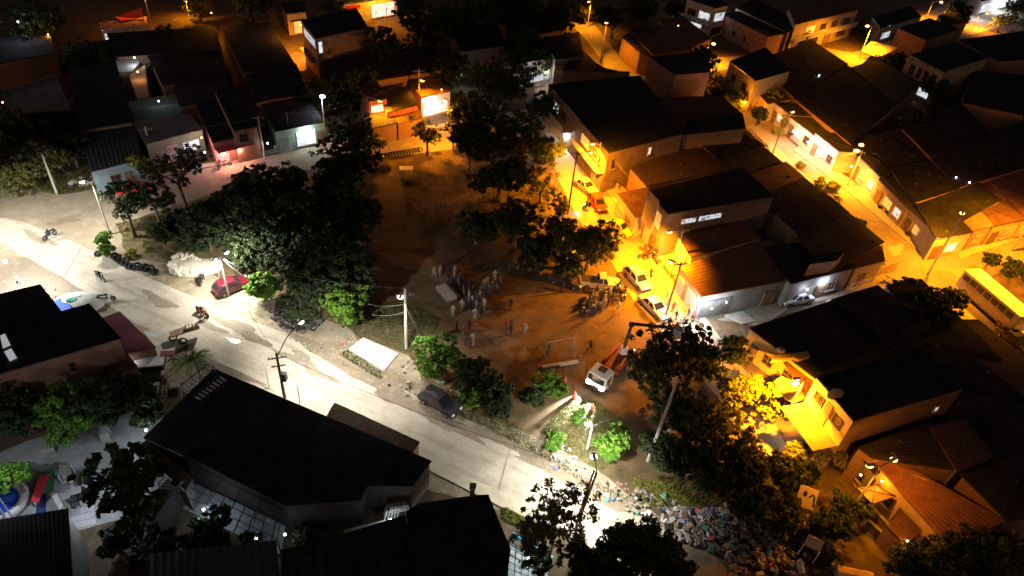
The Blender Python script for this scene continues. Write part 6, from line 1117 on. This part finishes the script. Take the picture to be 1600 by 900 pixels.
def chair(label, x, y, a, m, loc=None):
    o = thing('chair', label, 'chair', G(x, y)); q = G(x, y)
    B().box(q + Vector((0, 0, .45)), (.5, .5, .05), a).build('seat', m, o); B().box(q + Vector((-math.sin(a), math.cos(a), 0)) * .25 + Vector((0, 0, .75)), (.5, .05, .5), a).build('backrest', m, o)
    for s in ((-.2, -.2), (.2, -.2), (-.2, .2), (.2, .2)):
        d = Matrix.Rotation(a, 3, 'Z') @ Vector((s[0], s[1], 0)); B().tube([q + d, q + d + Vector((0, 0, .45))], .025, 4).build('leg', m, o)
chair('dark courtyard chair beside the cage shelter, left one', 114, 755, .3, mIron); chair('dark courtyard chair by the big leaved tree, with a pale seat pad', 126, 760, .1, mIron); chair('dark courtyard chair facing the low table', 121, 792, .8, mIron)
lt = thing('low_table', 'low dark framed table on the white courtyard floor', 'table', G(125, 782)); q = G(125, 782); B().box(q + Vector((0, 0, .45)), (1.1, .7, .05), .5).build('top', mGlass, lt)
for s in ((-.5, -.3), (.5, -.3), (-.5, .3), (.5, .3)): d = Matrix.Rotation(.5, 3, 'Z') @ Vector((s[0], s[1], 0)); B().tube([q + d, q + d + Vector((0, 0, .45))], .03, 4).build('leg', mIron, lt)
mtile = [M('court_tile_a', (.55, .54, .56), .85, .12, 1.5), M('court_tile_b', (.48, .47, .5), .85, .15, 1.5)]
cf = thing('white_courtyard_floor', 'white tiled floor patch under the courtyard chairs', 'floor', G(125, 785)); F0, F1, F2, F3 = G(110, 748, .05), G(142, 742, .05), G(150, 818, .05), G(112, 828, .05)
for i in range(5):
    for j in range(8):
        f = lambda u, v: F0.lerp(F1, u).lerp(F3.lerp(F2, u), v); B().prism([f(i / 5 + .006, j / 8 + .004), f((i + 1) / 5 - .006, j / 8 + .004), f((i + 1) / 5 - .006, (j + 1) / 8 - .004), f(i / 5 + .006, (j + 1) / 8 - .004)], .0, .07 + random.uniform(-.005, .005)).build('floor_tile', random.choice(mtile), cf)
tag(B().prism([G(84, 470, .8), G(100, 464, .8), G(112, 481, .8), G(93, 489, .8)], 0, .8).build('blue_tarpaulin', M('blue_tarp', (.04, .12, .5), .6, .15, 2), loc=tuple(G(95, 476))), 'bright blue tarpaulin against the black roof, left', 'tarpaulin')
b = B(); q = G(124, 475); b.ball(q + Vector((0, 0, .1)), 2.1, 14, 6, (1.25, .8, .38), .0, .12) if False else None
b = B(); b.ball((q.x, q.y, 0), 2.0, 16, 8, (1.3, .8, .5), jit=.05); o = b.build('covered_heap', M('white_tarp', (.62, .62, .6), .6, .2, 2), loc=tuple(q), smooth=True); tag(o, 'whitish tarp covered heap beside the blue tarpaulin', 'heap')
tag(B().ball(G(113, 470, .7), .8, 9, 5, (1, .7, .4), jit=.2).build('green_sack', M('green_cloth', (.05, .35, .2), .8, .2, 3), loc=tuple(G(113, 470))), 'green sack lying on the whitish tarp', 'sack')
tag(B().prism([G(225, 520), (G(246, 514)), G(290, 540), G(252, 562)], .02, .12).build('platform', mCon, loc=tuple(G(255, 540))), 'grey concrete platform between the maroon shed and the handcart', 'platform')
for i, (x, y, w, h_) in enumerate(((240, 615, .9, 2.2), (262, 600, .15, 2.6), (255, 620, .15, 2.4), (275, 605, .8, .7))):
    tag(B().box(G(x, y) + Vector((0, 0, .3)), (w, h_, .12), R_(20)).build('plank' if w < .5 else 'board', mWood if w < .5 else mCon, loc=tuple(G(x, y))), ['pale board lying in the scrub left of the pergola', 'long thin plank beside the pergola, right one', 'thin plank beside the pergola, left one', 'short pale board next to the pergola foot'][i], 'plank' if w < .5 else 'board')
tag(B().prism([G(60, 700, .7), G(82, 696, .7), G(83, 700, .7), G(61, 704, .7)], 0, .7).build('low_wall', mCon, loc=tuple(G(70, 700))), 'short bright low wall at the upper edge of the courtyard', 'wall')
tag(B().box(G(168, 684) + Vector((0, 0, .5)), (.7, .9, 1.0), .4).build('pillar', mCon, loc=tuple(G(168, 684))), 'square concrete pillar at the courtyard entrance', 'pillar')
# front fences and yard walls of the lit streets
def fence(label, a, b_, h_, m, z=0., wall=.4, step=.22, wm=None):
    P0, P1 = G(*a), G(*b_); d = P1 - P0; L_ = d.length; an = math.atan2(d.y, d.x); o = thing('front_fence', label, 'fence', (P0 + P1) / 2); u = d.normalized()
    B().box((P0 + P1) / 2 + Vector((0, 0, wall / 2)), (L_, .16, wall), an).build('plinth', wm or mWh, o)
    B().box((P0 + P1) / 2 + Vector((0, 0, h_)), (L_, .06, .06), an).build('top_rail', m, o)
    n = int(L_ / step)
    for i in range(0, n + 1, 12): p = P0 + u * min(L_, i * step); B().box(p + Vector((0, 0, h_ / 2 + .05)), (.18, .18, h_ + .1), an).build('post', wm or mWh, o)
    bb = B()
    for i in range(n): p = P0 + u * (i + .5) * step; bb.box(p + Vector((0, 0, (wall + h_) / 2)), (.035, .035, h_ - wall), an)
    bb.build('bars', m, o, kind='stuff')
for a, b_, l, h_, m, w in (((996, 338), (1018, 362), 'white barred front fence of the brown flat terrace house', 1.7, mIronW, mYe), ((1022, 366), (1050, 398), 'barred front fence before the parapet house', 1.6, mIronW, mWh), ((1054, 402), (1082, 436), 'barred front fence before the orange flat roof, yellow street', 1.5, mIron, mYe), ((1084, 440), (1112, 474), 'dark barred fence before the ribbed brown roof', 1.4, mIron, mYe), ((925, 250), (965, 300), 'front fence below the large black roof, lower stretch', 1.1, mIronW, mYe), ((868, 168), (898, 214), 'white railing of the long white lit porch', 1.1, mIronW, mWh),
  ((832, 136), (868, 131), 'white gate fence at the top of the park', 2.2, mIronW, mWh), ((1232, 205), (1298, 258), 'white barred fence along the upper right street', 1.3, mIronW, mWh), ((1345, 275), (1400, 325), 'white fence before the curtained porches, right street', 1.2, mIronW, mWh), ((1440, 376), (1466, 396), 'railing of the white lit corner porch, orange crossing', 1.0, mIronW, mWh), ((1170, 208), (1200, 240), 'low yellow wall fence at the top of the right street', .9, mIron, mYe), ((1180, 552), (1215, 602), 'yellow lit fence of the front yard left of the yellow house', 1.3, mIron, mYe), ((1222, 640), (1262, 690), 'low step fence before the yellow panelled house', .9, mIron, mYe),
  ((1396, 448), (1378, 440), 'short orange fence at the lane end of the crossing', 1.0, mIron, mYe), ((1525, 372), (1600, 352), 'yellow fence along the cross street', 1.4, mIron, mYe), ((430, 238), (506, 220), 'pale fence of the bright open shop', 1.0, mIronW, mWh), ((230, 262), (300, 245), 'pale fence of the grey sheet roof house', 1.2, mIronW, mWh), ((345, 255), (405, 240), 'reddish fence of the red lit shop', 1.3, mIron, mPk)):
    fence(l, a, b_, h_, m, wm=w)
def patch(name, cat, label, px, z0, z1, m): b = B(); b.prism([G(*p, z1) for p in px], z0, z1, bot=True); tag(b.build(name, m, loc=tuple(G(*px[0], z1))), label, cat)
patch('canopy', 'canopy', 'bright yellow sheet canopy beside the pole of the yellow house', [(1209, 596), (1221, 587), (1248, 600), (1258, 622), (1242, 630), (1228, 624)], 2.4, 2.5, M('pale_yellow_sheet', (.7, .6, .3), .7, .1, 2))
patch('roof_slab', 'roof', 'curved rust brown porch roof left of the yellow gabled house', [(1222, 562), (1240, 556), (1272, 590), (1262, 614), (1246, 600)], 3.0, 3.1, mZr)
patch('parapet', 'wall', 'stepped orange parapet wall on the roof edge above the yellow yard', [(1205, 556), (1262, 549), (1266, 556), (1248, 561), (1240, 558), (1206, 562)], 3.6, 4.1, mYe)
patch('canopy', 'canopy', 'glowing yellow canopy below the far orange lamp, upper right', [(1345, 80), (1362, 64), (1405, 74), (1372, 90)], 3.0, 3.1, M('pale_yellow_sheet', (.7, .6, .3), .7, .1, 2))
patch('wall', 'wall', 'white lit short garden wall beside the yellow house, upper right', [(1180, 140), (1198, 155), (1200, 162), (1178, 148)], 0, 2.2, mWh)
patch('awning', 'awning', 'bright yellow awning at the right edge, top', [(1580, 44), (1604, 56), (1602, 62), (1578, 50)], 3.0, 3.1, M('pale_yellow_sheet', (.7, .6, .3), .7, .1, 2))
patch('ramp', 'ramp', 'pale diagonal ramp between the court end and the lane', [(1132, 492), (1160, 486), (1182, 502), (1160, 506)], .02, .15, mCon)
patch('step', 'step', 'white front step of the yellow panelled house', [(1235, 655), (1250, 650), (1275, 684), (1262, 692)], .0, .35, mWh)
# ------------------------------------------------------------------ people
SK = M('skin', (.20, .11, .07), .6, .1, 8); HR = M('hair', (.015, .012, .01), .7, 0)
CL = [M('cloth_white', (.30, .29, .28), .9, .1, 6), M('cloth_black', (.025, .025, .03), .9, .1, 6), M('cloth_red', (.28, .03, .03), .9, .1, 6), M('cloth_blue', (.025, .035, .09), .9, .1, 6), M('cloth_grey', (.07, .07, .075), .9, .1, 6), M('cloth_yellow', (.6, .48, .1), .9, .1, 6), M('denim', (.05, .07, .13), .9, .1, 6), M('cloth_tan', (.12, .095, .07), .9, .1, 6)]
def body_mesh(pose):
    """one skinned, continuous body; faces get shirt, trousers, skin or hair by where they lie"""
    P_ = {'stand': dict(k1=(.02, .10, .48), a1=(0, .11, .08), k2=(.02, -.10, .48), a2=(-.02, -.12, .08), e1=(-.02, .27, 1.12), h1=(.08, .28, .86), e2=(-.02, -.27, 1.12), h2=(.05, -.29, .86), hip=.92),
          'walk': dict(k1=(.2, .10, .50), a1=(.25, .10, .09), k2=(-.05, -.10, .48), a2=(-.35, -.10, .14), e1=(-.12, .27, 1.12), h1=(-.05, .28, .88), e2=(.12, -.27, 1.12), h2=(.3, -.25, .95), hip=.9),
          'point': dict(k1=(.03, .13, .48), a1=(0, .16, .08), k2=(.0, -.13, .48), a2=(-.02, -.17, .08), e1=(.1, .30, 1.2), h1=(.32, .26, 1.25), e2=(.0, -.30, 1.13), h2=(.18, -.18, 1.0), hip=.92),
          'sit': dict(k1=(.42, .14, .52), a1=(.42, .15, .09), k2=(.42, -.14, .52), a2=(.40, -.16, .09), e1=(.1, .28, .82), h1=(.36, .2, .72), e2=(.1, -.28, .82), h2=(.36, -.18, .72), hip=.5)}[pose]
    hp = P_['hip']; d = hp - .92
    vs = [(0, 0, hp), (0, 0, 1.18 + d), (0, 0, 1.40 + d), (.01, 0, 1.50 + d), (.02, 0, 1.60 + d), (.02, 0, 1.70 + d), (0, .17, 1.39 + d), (0, -.17, 1.39 + d), P_['e1'], P_['e2'], P_['h1'], P_['h2'], (0, .09, hp - .04), (0, -.09, hp - .04), P_['k1'], P_['k2'], P_['a1'], P_['a2']]
    f1 = (P_['a1'][0] + .17, P_['a1'][1], .04); f2 = (P_['a2'][0] + .17, P_['a2'][1], .04 + (P_['a2'][2] - .08)); vs += [f1, f2]
    hd = lambda h, s: (h[0] + .07, h[1] - s * .01, h[2] - .06); vs += [hd(P_['h1'], 1), hd(P_['h2'], -1)]
    ra = [(.14, .11), (.15, .10), (.13, .09), (.055, .055), (.085, .08), (.08, .075), (.07, .07), (.07, .07), (.046, .046), (.046, .046), (.034, .034), (.034, .034), (.095, .095), (.095, .095), (.06, .06), (.06, .06), (.042, .042), (.042, .042), (.035, .04), (.035, .04), (.028, .018), (.028, .018)]
    es = [(0, 1), (1, 2), (2, 3), (3, 4), (4, 5), (2, 6), (2, 7), (6, 8), (7, 9), (8, 10), (9, 11), (0, 12), (0, 13), (12, 14), (13, 15), (14, 16), (15, 17), (16, 18), (17, 19), (10, 20), (11, 21)]
    me = bpy.data.meshes.new('person'); me.from_pydata(vs, es, []); o = bpy.data.objects.new('tmp', me); COL.objects.link(o)
    md = o.modifiers.new('s', 'SKIN'); sv = me.skin_vertices[0].data
    for i, r in enumerate(ra): sv[i].radius = r; sv[i].use_root = (i == 0)
    s2 = o.modifiers.new('d', 'SUBSURF'); s2.levels = 1; s2.render_levels = 1
    dg = bpy.context.evaluated_depsgraph_get(); out = bpy.data.meshes.new_from_object(o.evaluated_get(dg)); bpy.data.objects.remove(o)
    idx = []
    hs = [Vector(P_['h1']), Vector(P_['h2'])]; es_ = [Vector(P_['e1']), Vector(P_['e2'])]
    for f in out.polygons:
        c = f.center; arm = min(min((c - hs[i]).length for i in (0, 1)), min((c - (hs[i] + es_[i]) / 2).length for i in (0, 1)))
        if c.z > 1.60 + d and (c.x < .08 or c.z > 1.70 + d): k = 3
        elif c.z > 1.47 + d or arm < .13: k = 2
        elif c.z < .07 + (.0): k = 3
        elif (c.z < hp + .02 and pose != 'sit') or (pose == 'sit' and (c.x > .12 and c.z < .66 or c.z < hp)): k = 1
        else: k = 0
        idx.append(k)
    out.polygons.foreach_set('material_index', idx); out.polygons.foreach_set('use_smooth', [True] * len(idx)); return out
BM = {k: body_mesh(k) for k in ('stand', 'walk', 'point', 'sit')}; BC = {}
def person(x, y, pose, top, bot, label, ang=None, group=None, z=0., s=.95):
    key = (pose, top, bot)
    if key not in BC:
        me = BM[pose].copy(); me.materials.clear()
        for m in (CL[top], CL[bot], SK, HR): me.materials.append(m)
        BC[key] = me
    o = bpy.data.objects.new('person', BC[key]); COL.objects.link(o); p = G(x, y, z); o.location = (p.x, p.y, z); o.rotation_euler = (0, 0, random.uniform(0, 6.28) if ang is None else ang); o.scale = (s,) * 3
    tag(o, label, 'person', group); return o
cn_ = ['white', 'black', 'red', 'blue', 'grey', 'yellow', 'denim', 'tan']
crowd = [(108, 150), (165, 140), (210, 105), (255, 130), (300, 135), (340, 170), (245, 215), (285, 220), (345, 200), (360, 230), (235, 260), (265, 265), (345, 290), (380, 320), (425, 285), (465, 325), (550, 325), (435, 380), (465, 425), (495, 375), (535, 380), (595, 375), (410, 430), (370, 460), (400, 470), (500, 465), (545, 430), (575, 445), (520, 490), (490, 545), (545, 550), (430, 345), (500, 410), (450, 450), (675, 185), (640, 235), (605, 245), (580, 265), (725, 245), (710, 290), (690, 310), (625, 310), (600, 280), (655, 280), (285, 515), (560, 395), (330, 250), (390, 350), (520, 440), (480, 500)]
rnd = random.Random(5); used = set()
zones = lambda x, y: 'crowd cluster above the box cart' if x < 380 and y < 300 else ('small right group of the crowd' if x > 570 and y < 320 else 'tight middle of the crowd')
tops = [0, 4, 4, 1, 3, 7, 4, 0, 1, 1]
ordw = 'first second third fourth fifth sixth seventh eighth ninth tenth eleventh twelfth thirteenth fourteenth fifteenth sixteenth'.split(); cnt = {}
for (x, y) in sorted(crowd):
    tp = 0 if (x, y) in ((108, 150), (165, 140), (300, 135), (675, 185), (285, 515), (435, 380), (465, 425), (535, 380)) else rnd.choice(tops); z_ = zones(x, y); k = (z_, tp); cnt[k] = cnt.get(k, 0) + 1
    person(660 + x / 6, 400 + y / 6 + 8, rnd.choice(('stand', 'stand', 'walk', 'point')), tp, rnd.choice((1, 6, 6, 7)), '%s person from the left in a %s top, %s' % (ordw[cnt[k] - 1], cn_[tp], z_), group='crowd watching at the dark side of the court')
for x, y, ps, tp, bt, l in ((320, 685, 'stand', 1, 6, 'person in black standing apart left of the red shirt, below the crowd'), (440, 670, 'stand', 1, 1, 'person in dark clothes beside the red shirt, below the crowd'), (480, 690, 'walk', 2, 6, 'person in a red top casting a long shadow below the crowd'), (500, 705, 'stand', 7, 6, 'person in a tan top just right of the red shirt'), (382, 720, 'point', 7, 7, 'tall person in tan clothes with arms raised, below the crowd'), (400, 820, 'stand', 4, 1, 'person in grey beside the bright green round tree'), (465, 800, 'walk', 0, 1, 'person in a white top nearest the bright green round tree'), (440, 840, 'stand', 4, 6, 'person in a grey top lowest of the group by the green tree')):
    person(660 + x / 6, 400 + y / 6 + 4, ps, tp, bt, l)
for x, y, ps, tp, bt, l in ((797, 484, 'stand', 1, 1, 'person in black standing alone in the middle of the court'), (789, 516, 'walk', 2, 1, 'person in a red top in the court foursome, left'), (799, 514, 'stand', 7, 6, 'person in a tan top in the court foursome, top'), (790, 524, 'stand', 4, 6, 'person in a grey top in the court foursome, bottom left'), (797, 525, 'walk', 1, 6, 'person in a black top in the court foursome, bottom right'), (820, 521, 'stand', 0, 1, 'person in a white top right of the court foursome'), (854, 556, 'stand', 1, 1, 'goalkeeper in black inside the left goal post'), (921, 548, 'walk', 1, 6, 'lone dark person between the goal and the boom arm'), (877, 457, 'stand', 1, 6, 'dark person on the court edge left of the motorcycles'), (795, 425, 'stand', 4, 1, 'dim person at the upper edge of the court, left one'), (808, 421, 'walk', 0, 6, 'dim person in a pale top at the upper edge of the court, right one'),
  (1050, 488, 'stand', 2, 6, 'person in red beside the dark pole, yellow street end'), (1054, 502, 'walk', 1, 1, 'dark person below the person in red, yellow street end'), (1073, 498, 'walk', 1, 6, 'dark person walking alone on the yellow lit pavement'), (1081, 478, 'stand', 2, 1, 'person in red before the white lit garage corner'), (1085, 470, 'stand', 1, 6, 'dark person at the white lit garage corner'), (1093, 486, 'stand', 1, 1, 'dark person in front of the white garage light'), (1100, 492, 'walk', 4, 6, 'grey dressed person right of the white garage light'), (1006, 396, 'stand', 2, 1, 'person in red standing at the kerb motorcycles, left'), (1022, 402, 'stand', 2, 6, 'person in red standing at the kerb motorcycles, right'), (1014, 398, 'walk', 1, 1, 'dark person between the two in red at the kerb'), (1079, 401, 'stand', 1, 6, 'dark person in the yellow lit front yard'), (1066, 406, 'stand', 2, 1, 'person in a red top in the front yard by the pot plant'), (1078, 490, 'stand', 5, 1, 'person in yellow on the pavement at the street end'), (1040, 470, 'walk', 0, 6, 'person in white beside the white sedan'), (360, 243, 'stand', 1, 6, 'person before the red lit shop, left'), (385, 236, 'stand', 4, 6, 'person before the red lit shop, right'), (1470, 392, 'stand', 0, 6, 'person in white in the lit corner porch')):
    person(x, y, ps, tp, bt, l)
hp = [(924, 469), (931, 462), (938, 476), (920, 477), (928, 483), (934, 490), (918, 487), (952, 463), (956, 473), (949, 480), (967, 452), (963, 458), (971, 468), (975, 462), (965, 488), (942, 482), (926, 494)]
hw_ = ['uppermost of the left half', 'nearest the pick up', 'in its middle', 'at its left fringe', 'below the red tank', 'at the lower middle', 'leftmost of all', 'beside the pick up wheel', 'in the right half, upper', 'in the right half, lower', 'at its upper right end', 'next to the white hatchback side', 'far right, upper', 'far right, lower', 'apart with a long shadow', 'centre right', 'lowest of all']
for (x, y), w in zip(hp, hw_): tp = rnd.choice((1, 1, 4, 0, 3)); person(x, y, rnd.choice(('stand', 'walk', 'point')), tp, rnd.choice((1, 6)), 'person in a %s top in the motorcycle huddle, %s' % (cn_[tp], w.replace('leftmost of all', 'leftmost')), group='people around the parked motorcycles')
def rider(mx, my, ang, tp, l): person(mx, my, 'sit', tp, 6, l, ang=ang, z=.42, s=.97)
rider(79, 371, R_(250), 1, 'rider in black on the motorcycle near the left edge'); rider(317, 492, R_(335), 2, 'rider in red on the motorcycle in the middle of the main road'); rider(158, 437, R_(330), 4, 'rider in grey on the white motorcycle above the black roof corner'); rider(916, 325, R_(230), 1, 'rider in black on the motorcycle with the dazzling headlight'); rider(316, 441, R_(100), 1, 'rider in black resting on the motorcycle beside the rubble pile')
